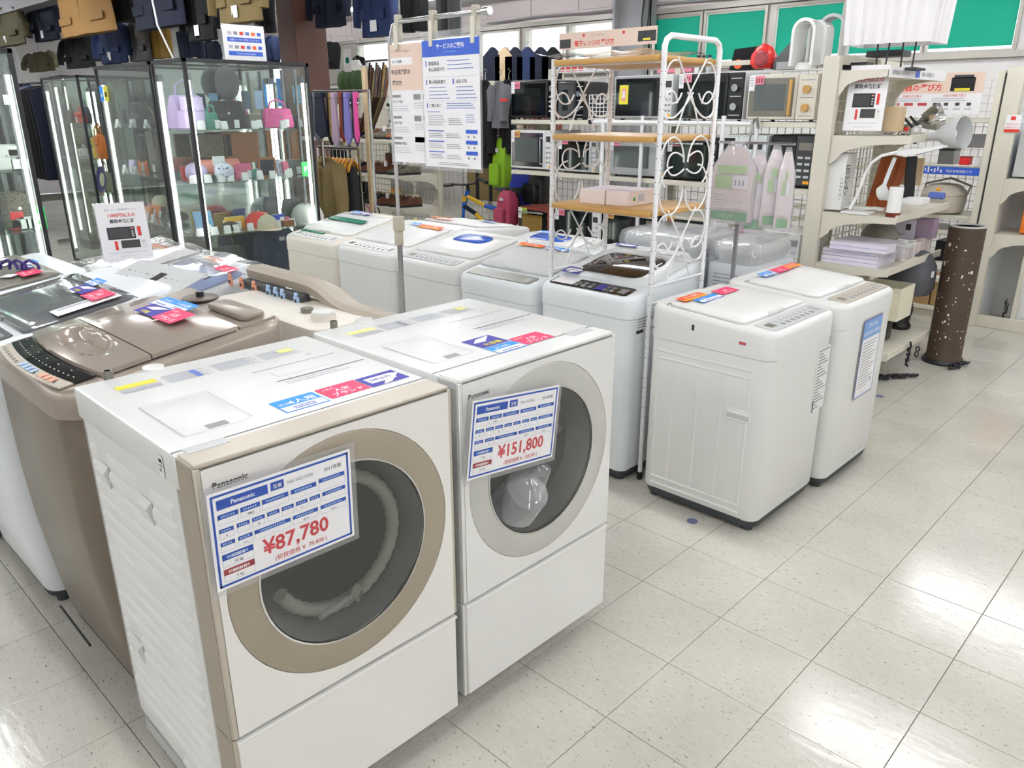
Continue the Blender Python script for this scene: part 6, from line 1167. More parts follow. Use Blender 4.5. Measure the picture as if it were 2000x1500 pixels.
# ---- merchandise
def tagcard(R, x, y, z): MB().box(x, y - .004, z, x + .035, y, z + .05, 'paper').build('price_tag', R, smooth=False)
def handbag(label, p, w, h, d, mt, rz=0, strap=True, name='handbag', cat='bag', group=None, tg=True):
    R = thing(name, label, cat, p, rz, group); m = MB()
    m.loft([[(x * w * k, y * d * q, z * h) for x, y in rr2(-.5, -.5, .5, .5, .18, 2)] for z, k, q in ((0, .92, .8), (.05, 1.0, 1.0), (.5, .97, 1.0), (.92, .86, .6), (1, .80, .3))], mt); m.build('bag_body', R)
    MB().box(-w * .36, -d * .52, h * .55, w * .36, -d * .46, h * .95, mt, c=.003).build('flap', R)
    if strap: MB().tube([(-w * .28, 0, h * .97), (-w * .24, 0, h * 1.3), (0, 0, h * 1.45), (w * .24, 0, h * 1.3), (w * .28, 0, h * .97)], .006, mt, n=6).build('handle', R)
    MB().box(-.008, -d * .56, h * .52, .008, -d * .5, h * .60, 'chrome').build('clasp', R)
    if tg: tagcard(R, w * .1, -d * .62, .005)
    return R
def wallet(label, p, w, h, mt, rz=0, tilt=.25, name='wallet', group=None, tg=True):
    R = thing(name, label, 'wallet', p, rot=(tilt * -1, 0, rz), group=group); MB().box(-w / 2, -.012, 0, w / 2, .012, h, mt, c=.005).build('cover', R); MB().box(-w / 2 + .004, -.006, h * .98, w / 2 - .004, .006, h + .003, 'cream_cloth').build('inner_edge', R)
    if tg: tagcard(R, 0, -.016, -.0)
    return R
def blob(name, label, cat, p, sx, sy, sz, mt, rz=0, seed=1, extra=None, group=None):
    rnd = random.Random(seed); R = thing(name, label, cat, p, rz, group); n = 18; ls = []
    for k in range(9):
        a = PI * k / 8; r = max(.02, math.sin(a)); z = (1 - math.cos(a)) / 2
        ls.append([(sx / 2 * r * math.cos(2 * PI * i / n) * (1 + .10 * math.sin(5 * 2 * PI * i / n + k)), sy / 2 * r * math.sin(2 * PI * i / n) * (1 + .08 * math.sin(3 * 2 * PI * i / n + k)), z * sz) for i in range(n)])
    MB().loft(ls, mt).build('body', R)
    if extra: extra(R)
    return R
RZ1 = PI / 2   # items in the first case face the +x side
def s1(py_px, z, x=-4.30): # position on a shelf of the first case under picture column px
    d = _ray(py_px, 300); t = (x - CP.x) / d.x; return Vector((x, CP.y + d.y * t, z))
def wpx(a, b, x=-4.30): return abs(s1(b, 0, x).y - s1(a, 0, x).y)
def hpx(px, p0, p1, x=-4.30): return PX(px, p0, x).z - PX(px, p1, x).z
A, B_, C_ = SH[2], SH[1], SH[0]; Z0 = .101
handbag('lilac bucket handbag on the top glass shelf', s1(375, A), wpx(345, 408), .20, .16, 'lilac_leather', RZ1)
handbag('black flat clutch on the top glass shelf, between the green and grey pieces', s1(452, A), wpx(416, 490), .17, .05, 'black_leather', RZ1, strap=False)
handbag('small green pouch leaning on the lilac bucket handbag', s1(421, A, -4.22), .08, .10, .04, 'green_leather', RZ1)
handbag('magenta-pink top-handle bag, right end of the top glass shelf', s1(549, A), wpx(522, 577), .125, .07, 'pink_leather', RZ1)
wallet('grey textured long wallet beside the magenta bag', s1(507, A), .10, .09, 'olive_grey', RZ1); wallet('navy card case at the far right of the top glass shelf', s1(585, A, -4.36), .07, .08, 'navy_cloth', RZ1)
for k, (px, c_) in enumerate(((430, 'blue_leather'), (516, 'pale_blue'), (560, 'sky_print'), (590, 'blue_leather'))): o = MB().box(-.003, -.03, 0, .003, .03, .18 if k == 2 else .12, c_, c=.001).build('hang_tag'); o.location = s1(px, A + .10 + .02 * k, -4.50); tag(o, 'pale blue hang card inside the handbag case, ' + ('behind the black clutch', 'above the grey wallet', 'above the magenta bag', 'at the right corner')[k], 'card')
blob('hooded_cap', 'dark knitted hood hung at the back of the handbag case', 'hat', s1(458, A + .17, -4.50), .22, .14, .22, 'grey_cloth', seed=2)
blob('drawstring_pouch', 'lilac ruched drawstring pouch on the middle glass shelf', 'pouch', s1(378, B_), .11, wpx(358, 402), .12, 'lilac_leather', seed=3)
R = thing('roll_case', 'coral pink roll case lying on the middle glass shelf', 'case', s1(424, B_ + .03, -4.36), RZ1); MB().cyl((-.13, 0, .05), (.13, 0, .05), .05, 'coral_leather', n=20).build('body', R); MB().cyl((-.131, 0, .05), (-.127, 0, .05), .042, 'brown_leather', n=16).build('end_cap', R); MB().box(-.06, -.055, .06, .02, -.045, .12, 'paper').build('price_tag', R)
blob('scarf_bundle', 'royal blue tied scarf with white pattern on the middle glass shelf', 'scarf', s1(433, B_, -4.22), .10, wpx(415, 452), .12, 'dot_print', seed=4)
wallet('brown long wallet behind the blue scarf', s1(446, B_, -4.40), .12, .10, 'brown_leather', RZ1)
handbag('rose pink zip wallet on the middle glass shelf', s1(472, B_), wpx(455, 490), .10, .04, 'rose_leather', RZ1, strap=False)
wallet('teal card case right of the rose wallet', s1(497, B_, -4.26), .06, .06, 'green_leather', RZ1)
R = thing('framed_wallet', 'black wallet displayed in a tan frame on the middle glass shelf', 'wallet', s1(518, B_), RZ1); MB().box(-.065, -.01, 0, .065, .01, .13, 'tan_leather', c=.003).build('frame', R); MB().box(-.05, -.013, .015, .05, -.009, .115, 'navy_cloth', c=.002).build('wallet_body', R)
wallet('navy check coin purse right of the framed wallet', s1(546, B_), .06, .11, 'dot_print', RZ1); wallet('blush red coin purse beside the check one', s1(557, B_, -4.26), .045, .10, 'rose_leather', RZ1); wallet('slate blue long wallet near the green card', s1(575, B_, -4.38), .11, .10, 'grey_cloth', RZ1)
m = MB(frame(s1(586, B_, -4.20), (0, 1, 0), (0, 0, 1))); m.box(0, 0, 0, .062, .095, .004, 'green_print'); m.text('P', .018, .03, .05, 'paper', .005, bold=True); one(m, 'price_board', 'bright green price card on the middle glass shelf', 'card')
wallet('red card wallet at the left of the middle glass shelf', s1(362, B_, -4.42), .08, .09, 'red_plastic', RZ1)
wallet('sky blue tilted notebook wallet on the lower glass shelf', s1(383, C_), .12, .14, 'blue_leather', RZ1); wallet('yellow long wallet on the lower glass shelf', s1(443, C_, -4.34), .14, .08, 'yellow_leather', RZ1, 0); wallet('mustard pouch left of the yellow wallet', s1(418, C_, -4.42), .09, .10, 'mustard_cloth', RZ1)
blob('key_pouch', 'black key pouch with white tag below the yellow wallet', 'pouch', s1(433, C_, -4.22), .06, .12, .07, 'black_leather', seed=5)
def cap(label, p, c1, c2, rz=0, s=1.0):
    R = thing('cap', label, 'hat', p, rz); R.scale = (s,) * 3; MB().lathe([(.10, 0), (.102, .04), (.085, .085), (.05, .112), (.002, .122)], c1, n=24, sy=1.1).build('crown', R)
    MB().loft([[(.10 * math.cos(a) * q, -.02 - .10 * math.sin(a) * q2 - .03, z) for a in [PI * i / 10 for i in range(11)]] for q, q2, z in ((.95, .8, .006), (1.0, 1.45, -.004), (.95, .8, .002))], c2, (False, False), closed=False).build('brim', R); MB().lathe([(.008, .122), (.006, .128)], c2, n=8).build('button', R); return R
cap('red and cream cap on the lower glass shelf', s1(492, C_, -4.28), 'red_plastic', 'cream_cloth', RZ1, .9); cap('cream knitted hat in front of the red cap', s1(505, C_, -4.22), 'cream_cloth', 'cream_cloth', RZ1, .75); cap('plain white cap at the right end of the lower glass shelf', s1(590, C_), 'white_soft', 'white_soft', RZ1, 1.1)
wallet('royal blue purse on the lower glass shelf', s1(533, C_), .09, .07, 'royal_cloth', RZ1); blob('coin_purse', 'tiny pink coin purse beside the royal blue purse', 'purse', s1(549, C_, -4.24), .05, .05, .06, 'rose_leather', seed=6)
R = thing('gift_box', 'small tan box in front of the royal blue purse', 'box', s1(549, C_, -4.19), RZ1); MB().box(-.04, -.02, 0, .04, .02, .035, 'tan_leather', c=.002).build('body', R); MB().box(-.041, -.021, .03, .041, .021, .042, 'tan_leather', c=.002).build('lid', R)
handbag('grey-lilac document case behind the white cap', s1(560, C_, -4.46), .16, .15, .03, 'grey_cloth', RZ1, False)
handbag('black leather holdall on the floor of the handbag case', s1(412, Z0 + .38), wpx(374, 458), .22, .20, 'charcoal', RZ1)
MB().box(.04, .04, .465, .43, .81, .475, 'shelf_glass').build('glass_shelf', C1, smooth=False)
def backpack(label, p, w, h, d, mt, rz, pocket=None):
    R = thing('backpack', label, 'backpack', p, rz); m = MB()
    m.loft([[(x * w * k, y * d * q, z * h) for x, y in rr2(-.5, -.5, .5, .5, .2, 4)] for z, k, q in ((0, .88, .75), (.04, .98, 1), (.45, 1, 1), (.75, .95, .85), (.92, .75, .6), (1, .4, .3))], mt); m.build('bag_body', R)
    MB().loft([[(x * w * .7 * k, -d * .5 - .02 + y * .05, h * .08 + z * h * .42) for x, y in rr2(-.5, -.5, .5, .5, .15, 3)] for z, k in ((0, .9), (.08, 1), (.85, 1), (1, .85))], pocket or mt).build('front_pocket', R)
    for s in (-1, 1): MB().tube([(s * w * .25, d * .4, h * .9), (s * w * .32, d * .6, h * .6), (s * w * .28, d * .5, h * .15)], .014, 'black_cloth', n=6).build('strap', R)
    MB().tube([(-.03, 0, h * .98), (0, 0, h * 1.07), (.03, 0, h * .98)], .006, 'black_cloth', n=6).build('handle', R); MB().box(-.02, -d * .52, h * .72, .02, -d * .48, h * .8, 'light_grey').build('patch', R); return R
backpack('large navy backpack in the bottom of the handbag case', s1(520, .476, -4.33), wpx(484, 560), .32, .19, 'denim_blue', RZ1)
handbag('small black box bag between the holdall and the navy backpack', s1(468, .476, -4.22), .12, .08, .08, 'black_leather', RZ1)
for k, (a, c_, p0, p1, lab) in enumerate(((472, 'tan_leather', 258, 318, 'tan leather panel hanging in the handbag case, left of two'), (571, 'tan_leather', 255, 318, 'tan leather panel hanging in the handbag case, right of two'), (415, 'snake_print', 262, 308, 'snake-pattern long pouch hanging in the handbag case'))):
    R = thing('leather_panel', lab, 'leather goods', s1(a, 0, -4.47), RZ1); z1_ = PX(a, p0, -4.47).z; z0_ = PX(a, p1, -4.47).z; w_ = (.13, .06, .14)[k]; MB().box(-w_, -.01, z0_, w_, .01, z1_, c_, c=.004).build('panel', R); MB().box(-w_ * .9, -.013, z0_ + .01, -w_ * .86, -.009, z1_ - .01, 'brown_leather').build('stitched_edge', R)
# second case contents (face on y=.2), third case, left-edge case
def s2(px, z, y=.42):
    d = _ray(px, 300); t = (y - CP.y) / d.y; x = CP.x + d.x * t
    return Vector((max(-5.46, min(-4.70, x)) if y < .7 else max(p3.x + .1, min(p3.x + .9, x)), y, z))
handbag('black teardrop bag hanging in the second glass case', s2(282, 1.135, .45), .17, .26, .07, 'black_leather'); handbag('snake-pattern bag right of the black teardrop bag', s2(307, 1.135, .45), .17, .30, .08, 'snake_print'); 
handbag('dark patterned shoulder bag on the top shelf of the second case', s2(240, A, .45), .22, .17, .10, 'charcoal'); handbag('black lettered box bag on the top shelf of the second case', s2(272, A, .45), .18, .15, .09, 'black_leather')
blob('gold_brooch_set', 'cluster of pale gold chain jewellery in the second case', 'jewellery', s2(228, A, .52), .10, .04, .14, 'gold_print', seed=9)
for k, (px, z, c_, w_, lab) in enumerate(((243, B_, 'orange_leather', .16, 'orange bracelet tray, middle shelf of the second case'), (238, B_, 'lilac_leather', .10, 'lilac coin purse beside the orange tray'), (243, C_ + .10, 'rose_leather', .08, 'rose pink purse below the orange tray'), (272, C_ + .08, 'orange_leather', .10, 'amber purse near the black teardrop bag'), (286, C_, 'orange_leather', .20, 'bright orange box on the lower shelf of the second case'), (250, C_, 'coral_leather', .12, 'coral long wallet left of the bright orange box'), (205, B_, 'black_leather', .10, 'black wallet at the left of the second case'), (330, B_, 'cream_cloth', .10, 'cream card case at the right of the second case'), (296, C_, 'navy_cloth', .09, 'navy pouch on the lower shelf of the second case'))):
    wallet(lab, s2(px, z if z in SH else SH[0], .34 if k % 2 else .42), w_, .085, c_, tilt=.1 + .02 * k)
blob('wool_bundle', 'fluffy cream wool bundle above the bright orange box', 'wool', s2(300, C_, .5), .22, .12, .15, 'cream_cloth', seed=11)
for k, (px, sh, lab) in enumerate(((222, 2, 'left'), (262, 2, 'middle'), (290, 2, 'right'), (226, 1, 'left'), (255, 1, 'middle'), (318, 1, 'right'), (252, 0, 'left'), (276, 0, 'middle'), (312, 0, 'right'), (338, 0, 'far right'))):
    R = thing('price_card_stand', 'white price card, %s on the %s shelf of the second case' % (lab, ('lower', 'middle', 'top')[sh]), 'price card', s2(px, SH[sh], .27), group='price cards in the second case'); MB().add([(-.025, 0, 0), (.025, 0, 0), (.025, .015, .055), (-.025, .015, .055), (.025, .03, 0), (-.025, .03, 0)], [(0, 1, 2, 3), (3, 2, 4, 5)], 'paper').build('card', R, smooth=False); MB(frame((-.02, -.001, .02), (1, 0, 0), (0, .26, .96))).rect(0, 0, .035, .008, 0.001, 'text_grey').build('print', R, smooth=False)
for k, px in enumerate((372, 402, 428, 446, 475, 505, 530, 560)):
    for sh in (0, 1, 2)[: 3 if k % 2 else 2]:
        R = thing('price_card_stand', 'price card in the handbag case, %s shelf, %s' % (('lower', 'middle', 'top')[sh], ('at the left end', 'second from the left', 'third from the left', 'fourth from the left', 'fourth from the right', 'third from the right', 'second from the right', 'at the right end')[k]), 'price card', s1(px, SH[sh], -4.175), RZ1, group='price cards in the handbag case'); MB().add([(-.022, 0, 0), (.022, 0, 0), (.022, .013, .05), (-.022, .013, .05), (.022, .026, 0), (-.022, .026, 0)], [(0, 1, 2, 3), (3, 2, 4, 5)], 'paper').build('card', R, smooth=False)
y3 = p3.y + .2
for k, (px, z, c_, h, lab) in enumerate(((194, B_, 'yellow_leather', .2, 'yellow pouch, left of three in the far case'), (203, B_, 'gold_print', .2, 'gold patterned pouch, middle of three in the far case'), (212, B_, 'orange_leather', .22, 'orange pouch, right of three in the far case'), (150, A, 'charcoal', .12, 'charcoal pouch on the top shelf of the far case'), (170, A, 'red_plastic', .10, 'red pouch on the top shelf of the far case'), (200, C_, 'cream_cloth', .2, 'cream bag on the lower shelf of the far case'), (165, B_, 'white_soft', .08, 'white tray on the middle shelf of the far case'), (180, A, 'grey_cloth', .15, 'grey cap on the top shelf of the far case'), (185, C_, 'coral_leather', .10, 'coral pouch on the lower shelf of the far case'))):
    handbag(lab, s2(px, z, y3 if k % 2 else y3 - .05), .13, h, .08, c_, tg=k > 3)
R = thing('decorative_plate', 'round navy plate with a pale floral centre in the far case', 'plate', s2(201, C_, y3 - .1), rot=(math.radians(-8), 0, 0)); MB().lathe([(.02, .01), (.07, .008), (.12, .02), (.125, .022), (.07, .0), (.0, .0)], 'bag_purple', M=frame((0, 0, .135), (1, 0, 0), (0, 0, 1)), n=32).build('rim', R); MB().lathe([(.065, .012), (.03, .013), (.001, .013)], 'cream_cloth', M=frame((0, 0, .135), (1, 0, 0), (0, 0, 1)), n=24).build('centre', R)
def s0(px, z, x=-4.2): d = _ray(px, 300); t = (x - CP.x) / d.x; return Vector((x, CP.y + d.y * t, z))
for k, (px, z, c_, w_, h, lab) in enumerate(((10, 1.262, 'white_soft', .14, .13, 'white jewellery box on the middle shelf of the left-edge case'), (28, 1.262, 'mid_grey', .10, .11, 'grey boxed watch beside the white jewellery box'), (38, .952, 'coral_leather', .05, .2, 'coral bottle-shaped case at the right of the left-edge case'), (12, .952, 'snake_print', .16, .2, 'speckled grey pouch on the lower shelf of the left-edge case'), (4, .952, 'red_plastic', .09, .10, 'red purse on the lower shelf of the left-edge case'), (24, .952, 'paper', .12, .07, 'white flat box on the lower shelf of the left-edge case'), (18, 1.582, 'grey_cloth', .12, .15, 'grey pouch on the upper shelf of the left-edge case'))): handbag(lab, s0(px, z), w_, h, .07, c_, RZ1, strap=False)
m = MB(frame(s0(42, .952, -4.10), (0, 1, 0), (0, 0, 1))); m.box(0, 0, 0, .055, .12, .004, 'green_print'); m.text('P', .012, .05, .05, 'paper', .005, bold=True); m.rect(.01, .015, .045, .03, .005, 'paper'); one(m, 'price_board', 'green and white card at the right of the left-edge case', 'card')
# payment sign on top of the nearest case, and the white cord above it
a, b = PX(440, 114, -4.22), PX(521, 117, -4.22); a.z = b.z = 1.853; h = PX(437, 46, -4.22).z - 1.853
R = thing('stand_sign', 'white payment-methods sign with blue bars on top of the handbag case', 'sign'); R.matrix_world = frame(a, b - a, (-.02, 0, 1)); w = (b - a).length
MB().box(-.003, 0, -.003, w + .003, h + .003, -.0005, 'sleeve').box(0, -.001, -.06, w, .001, 0, 'sleeve').build('acrylic_holder', R); m = MB(); m.rect(0, 0, w, h, 0, 'paper')
for q, y in enumerate((.72, .34)):
    for k, c_ in enumerate(('text_pale', 'text_grey', 'red_print', 'text_blue', 'orange_print', 'poster_blue')): m.rect(w * (.12 + .14 * k), h * y, w * (.21 + .14 * k), h * (y + .09), .001, c_)
    m.rect(w * .10, h * (y - .19), w * .92, h * (y - .07), .001, 'poster_blue'); m.text(('各種カードがご利用いただけます', 'Credit Cards Accepted')[q], w * .51, h * (y - .155), h * .065, 'paper', .002, 'C', wmax=w * .74)
m.build('print', R, smooth=False)
one(MB().tube([(-4.40, .28, 1.86), (-4.47, .24, 2.05), (-4.56, .27, 2.18), (-4.75, .32, 2.6), (-4.95, .36, CEIL)], .006, 'paper', n=6), 'hanging_rope', 'twisted white cord running from the ceiling down to the handbag case', 'cord')
for k, px in enumerate((18, 36, 60)): p = PZ(px, 526, .99); one(MB().tube([(-.035, 0, 0), (-.03, 0, .02), (0, 0, .035), (.03, 0, .02), (.035, 0, 0)], .006, 'bag_purple', n=6), 'bag_handle_loop', ('leftmost', 'middle', 'rightmost')[k] + ' of three dark purple carry loops on the film-wrapped washers at the left edge', 'carry loop', (p.x, p.y, .99), .7)
# ================================================================ CLOTHES
def jacket(label, px0, px1, py0, py1, y, mt, sleeves=True, name='jacket', cat='jacket', rz=0.0, zt=None, pants=False, tagp=False, hem=1.0, collar=None, hang=True, group=None, d=.13):
    a, b = PY(px0, (py0 + py1) / 2, y), PY(px1, (py0 + py1) / 2, y); w = b.x - a.x; z1 = PY((px0 + px1) / 2, py0, y).z if zt is None else zt; z1 = min(z1, CEIL - .12); z0 = PY((px0 + px1) / 2, py1, y).z; h = z1 - z0
    R = thing(name, label, cat, ((a.x + b.x) / 2, y, z0), rz, group); bw = w * (.74 if sleeves else 1.0); n = 28; rnd = random.Random(len(label) * 7 + px0)
    ph = rnd.random() * 6; fr = rnd.choice((5, 6, 7))
    def ring(t, k, q): # t height 0..1
        return [(bw / 2 * k * math.cos(2 * PI * i / n) * (1), d / 2 * q * math.sin(2 * PI * i / n) * (1 + .22 * (1 - t) * math.sin(fr * 2 * PI * i / n + ph)), h * t) for i in range(n)]
    if pants:
        for s in (-1, 1): MB().loft([[(s * bw * .27 + bw * .24 * q * math.cos(2 * PI * i / n), d / 2 * math.sin(2 * PI * i / n) * (1 + .12 * math.sin(4 * i)), h * t) for i in range(n)] for t, q in ((0, .75), (.3, .85), (.7, 1.0), (1, 1.05))], mt).build('trouser_leg', R)
    else:
        MB().loft([ring(0, .98 * hem, 1.05), ring(.02, 1.0 * hem, 1.05), ring(.3, .99 * (1 + hem) / 2, 1.0), ring(.6, .97, .95), ring(.85, .98, .8), ring(.93, .80, .6), ring(.985, .35, .4), ring(1.0, .28, .35)], mt).build('torso', R)
        MB().box(-.006, -d * .56, h * .03, .006, -d * .40, h * .86, mt if collar is None else collar, c=.002).build('placket', R)
        for s in (-1, 1): MB().box(s * bw * .30 - bw * .12, -d * .575, h * .22, s * bw * .30 + bw * .12, -d * .44, h * .36, mt, c=.004).build('pocket', R)
        if sleeves:
            for s in (-1, 1): MB().tube([(s * bw * .40, 0, h * .90), (s * bw * .50, -.01, h * .78), (s * (w * .5 - .03), -.02, h * .45), (s * (w * .5 - .02), -.03, h * .14)], [.055, .065, .055, .042], mt, n=12, flat=.8).build('sleeve', R)
        MB().tube([(-bw * .15, -.02, h * .985), (0, -d * .42, h * .93), (bw * .15, -.02, h * .985)], .016, mt if collar is None else collar, n=8).build('collar', R)
    if hang: MB().tube([(0, 0, h), (0, 0, h + .05), (.02, 0, h + .07), (.0, 0, h + .09), (-.01, 0, h + .075)], .003, 'chrome', n=5).build('hanger_hook', R)
    if hang and not (2.8 < y < 3.05 and a.x > -6): MB().cyl((0, 0, h + .08), (0, 0, CEIL - z0), .003, 'light_grey', n=5).build('hanging_wire', R)
    if tagp: MB().box(-.02, -d * .60, h * .06, .085, -d * .585, h * .06 + .10, 'paper').build('price_tag', R, smooth=False)
    return R
YJ = 2.0
jacket('olive-green hanging jacket at the top left picture corner', -30, 48, -60, 92, YJ, 'olive_cloth', tagp=True)
jacket('navy coat hanging left of the camel coat', 48, 112, -90, 82, YJ + .25, 'navy_cloth', tagp=True)
jacket('camel long coat with flared hem hanging at the top left', 108, 214, -110, 70, YJ - .1, 'tan_cloth', sleeves=False, hem=1.04)
jacket('black long coat right of the camel coat', 205, 262, -120, 44, YJ + .2, 'black_cloth')
jacket('deep navy hanging blouson above the second glass case', 258, 356, -90, 56, YJ - .05, 'navy_cloth', sleeves=False)
jacket('black padded jacket hanging above the payment sign, left of it', 355, 425, -60, 80, YJ + .1, 'black_cloth', tagp=True)
jacket('khaki field jacket hanging above the payment sign', 412, 520, -110, 46, YJ - .1, 'khaki_cloth', tagp=True)
jacket('black sleeve-heavy coat right of the khaki field jacket', 505, 532, -60, 64, YJ + .3, 'black_cloth')
jacket('olive safari jacket with black belt over the left-edge cases', 44, 112, 72, 140, YJ + .9, 'olive_cloth', zt=2.52)
jacket('black quilted jacket hanging low behind the camel coat', 118, 192, 68, 133, YJ + .6, 'black_cloth'); jacket('dark blue shirt jacket with white buttons behind the cases', 186, 253, 36, 124, YJ + .5, 'denim_blue', tagp=True)
jacket('dark grey sequined long vest behind the glass cases', 252, 292, 36, 120, YJ + .6, 'charcoal', sleeves=False); jacket('mustard work trousers hanging behind the white cord', 292, 338, 58, 114, YJ + .7, 'mustard_cloth', pants=True, name='trousers', cat='trousers')
jacket('navy trousers hanging right of the mustard ones', 344, 402, 60, 112, YJ + .65, 'navy_cloth', pants=True, name='trousers', cat='trousers'); jacket('blue coat by the left-edge glass case', 28, 56, 118, 188, YJ + .3, 'denim_blue', zt=1.95)
jacket('dark green parka hanging right of the brown pillar', 604, 682, -70, 53, 3.2, 'navy_cloth'); jacket('blue field jacket hanging beside the poster stand', 697, 774, -80, 72, 3.1, 'denim_blue', tagp=True)
jacket('black trousers hanging over the poster stand, left pair', 776, 842, -80, 62, 3.3, 'black_cloth', pants=True, name='trousers', cat='trousers'); jacket('charcoal trousers hanging over the poster stand, right pair', 850, 903, -60, 70, 3.2, 'charcoal', pants=True, name='trousers', cat='trousers')
jacket('dark blue jacket just left of the brown pillar', 520, 545, 70, 128, 3.4, 'denim_blue'); jacket('black quilted coat just right of the brown pillar', 634, 662, 82, 135, 4.2, 'black_cloth'); jacket('black sleeveless top hung far behind the pillar', 690, 712, 110, 140, 4.8, 'black_cloth', sleeves=False, name='top', cat='top')
# tie rack
yt = 1.62
TR = thing('tie_rack', 'chrome rack packed with neckties right of the handbag case', 'rack', (0, 0, 0)); a, b = PY(612, 178, yt), PY(718, 190, yt)
MB().cyl((a.x, yt, a.z), (b.x, yt, a.z - .01), .010, 'chrome', n=8).build('rail', TR); [MB().cyl((x, yt + .03, 0), (x, yt + .03, a.z), .012, 'chrome', n=8).build('upright', TR) for x in (a.x + .02, b.x - .02)]; MB().box(a.x, yt - .1, 0, b.x, yt + .15, .02, 'charcoal').build('foot', TR)
TI = [(612, 623, 'navy_cloth', 'navy'), (622, 632, 'grey_cloth', 'grey'), (626, 650, 'navy_cloth', 'wide dark teal'), (646, 656, 'black_cloth', 'black'), (653, 661, 'gold_print', 'gold-flowered'), (659, 672, 'mauve_cloth', 'mauve herringbone'), (670, 681, 'rust_cloth', 'rust red'), (679, 686, 'navy_cloth', 'narrow navy'), (684, 697, 'violet_cloth', 'violet'), (694, 703, 'charcoal', 'charcoal knit'), (700, 708, 'plum_cloth', 'plum'), (704, 711, 'pink_leather', 'pink')]
for k, (p0, p1, c_, nm) in enumerate(TI):
    x0_, x1_ = PY(p0, 230, yt).x, PY(p1, 230, yt).x; zt_ = PY(p0, 186, yt).z; zb_ = PY(p0, 266 + (k * 13) % 22, yt).z; w_ = x1_ - x0_; o = (k % 3) * .012
    R = thing('necktie', nm + ' necktie on the chrome tie rack', 'necktie', ((x0_ + x1_) / 2, yt - .03 - o, zb_), group='neckties on the rack'); hh = zt_ - zb_
    MB().loft([[(-.002, -.006, 0), (.002, -.006, 0), (.002, .006, 0), (-.002, .006, 0)], [(-w_ * .5, -.008, .05), (w_ * .5, -.008, .05), (w_ * .5, .008, .05), (-w_ * .5, .008, .05)], [(-w_ * .3, -.008, hh), (w_ * .3, -.008, hh), (w_ * .3, .008, hh), (-w_ * .3, .008, hh)]], c_).build('front_blade', R); MB().box(-w_ * .3, -.012, hh - .02, w_ * .3, .03, hh + .02, c_, c=.004).build('fold', R)
a = PY(711, 190, 1.9); one(MB().box(0, 0, 0, .045, .03, a.z + .22, 'wood_pale', c=.003), 'wooden_post', 'pale wooden post between the ties and the belts', 'post', (a.x - .02, 1.9, 0))
for k in range(12):
    pxa = 722 + 3.4 * k; c_ = ('black_leather', 'brown_leather', 'black_leather', 'gold_print', 'charcoal', 'brown_leather')[k % 6]
    p0, p1, p2 = PY(pxa, 122 + (k % 4) * 5, 2.1), PY(pxa - 4 - k * .3, 190, 2.1 - .012 * k), PY(702 + k * 2.6, 262 - k * 1.5, 2.1); O_ = p2; R = thing('belt', ('glossy black', 'dark brown', 'plain black', 'gold patterned', 'charcoal', 'chestnut')[k % 6] + ' belt hanging in the bundle by the wooden post, ' + ('left half' if k < 6 else 'right half'), 'belt', O_, group='belts by the wooden post')
    MB().tube([p0 - O_, (p0 + p1) / 2 - O_, p1 - O_, (p1 * 1.1 + p2 * .9) / 2 - O_, (0, 0, 0)], .012, c_, n=6, flat=.5).build('strap', R); MB().box(-.018, -.006, -.03, .018, .006, .01, 'chrome', c=.002).build('buckle', R)
a, b = PY(712, 120, 2.13), PY(762, 120, 2.13); one(MB().cyl((0, 0, 0), (b.x - a.x, 0, 0), .008, 'chrome', n=8).cyl((.0, .02, -1.9), (.0, .02, .0), .01, 'chrome', n=8), 'belt_rail', 'chrome rail carrying the belt bundle', 'rail', (a.x, 2.13, a.z))
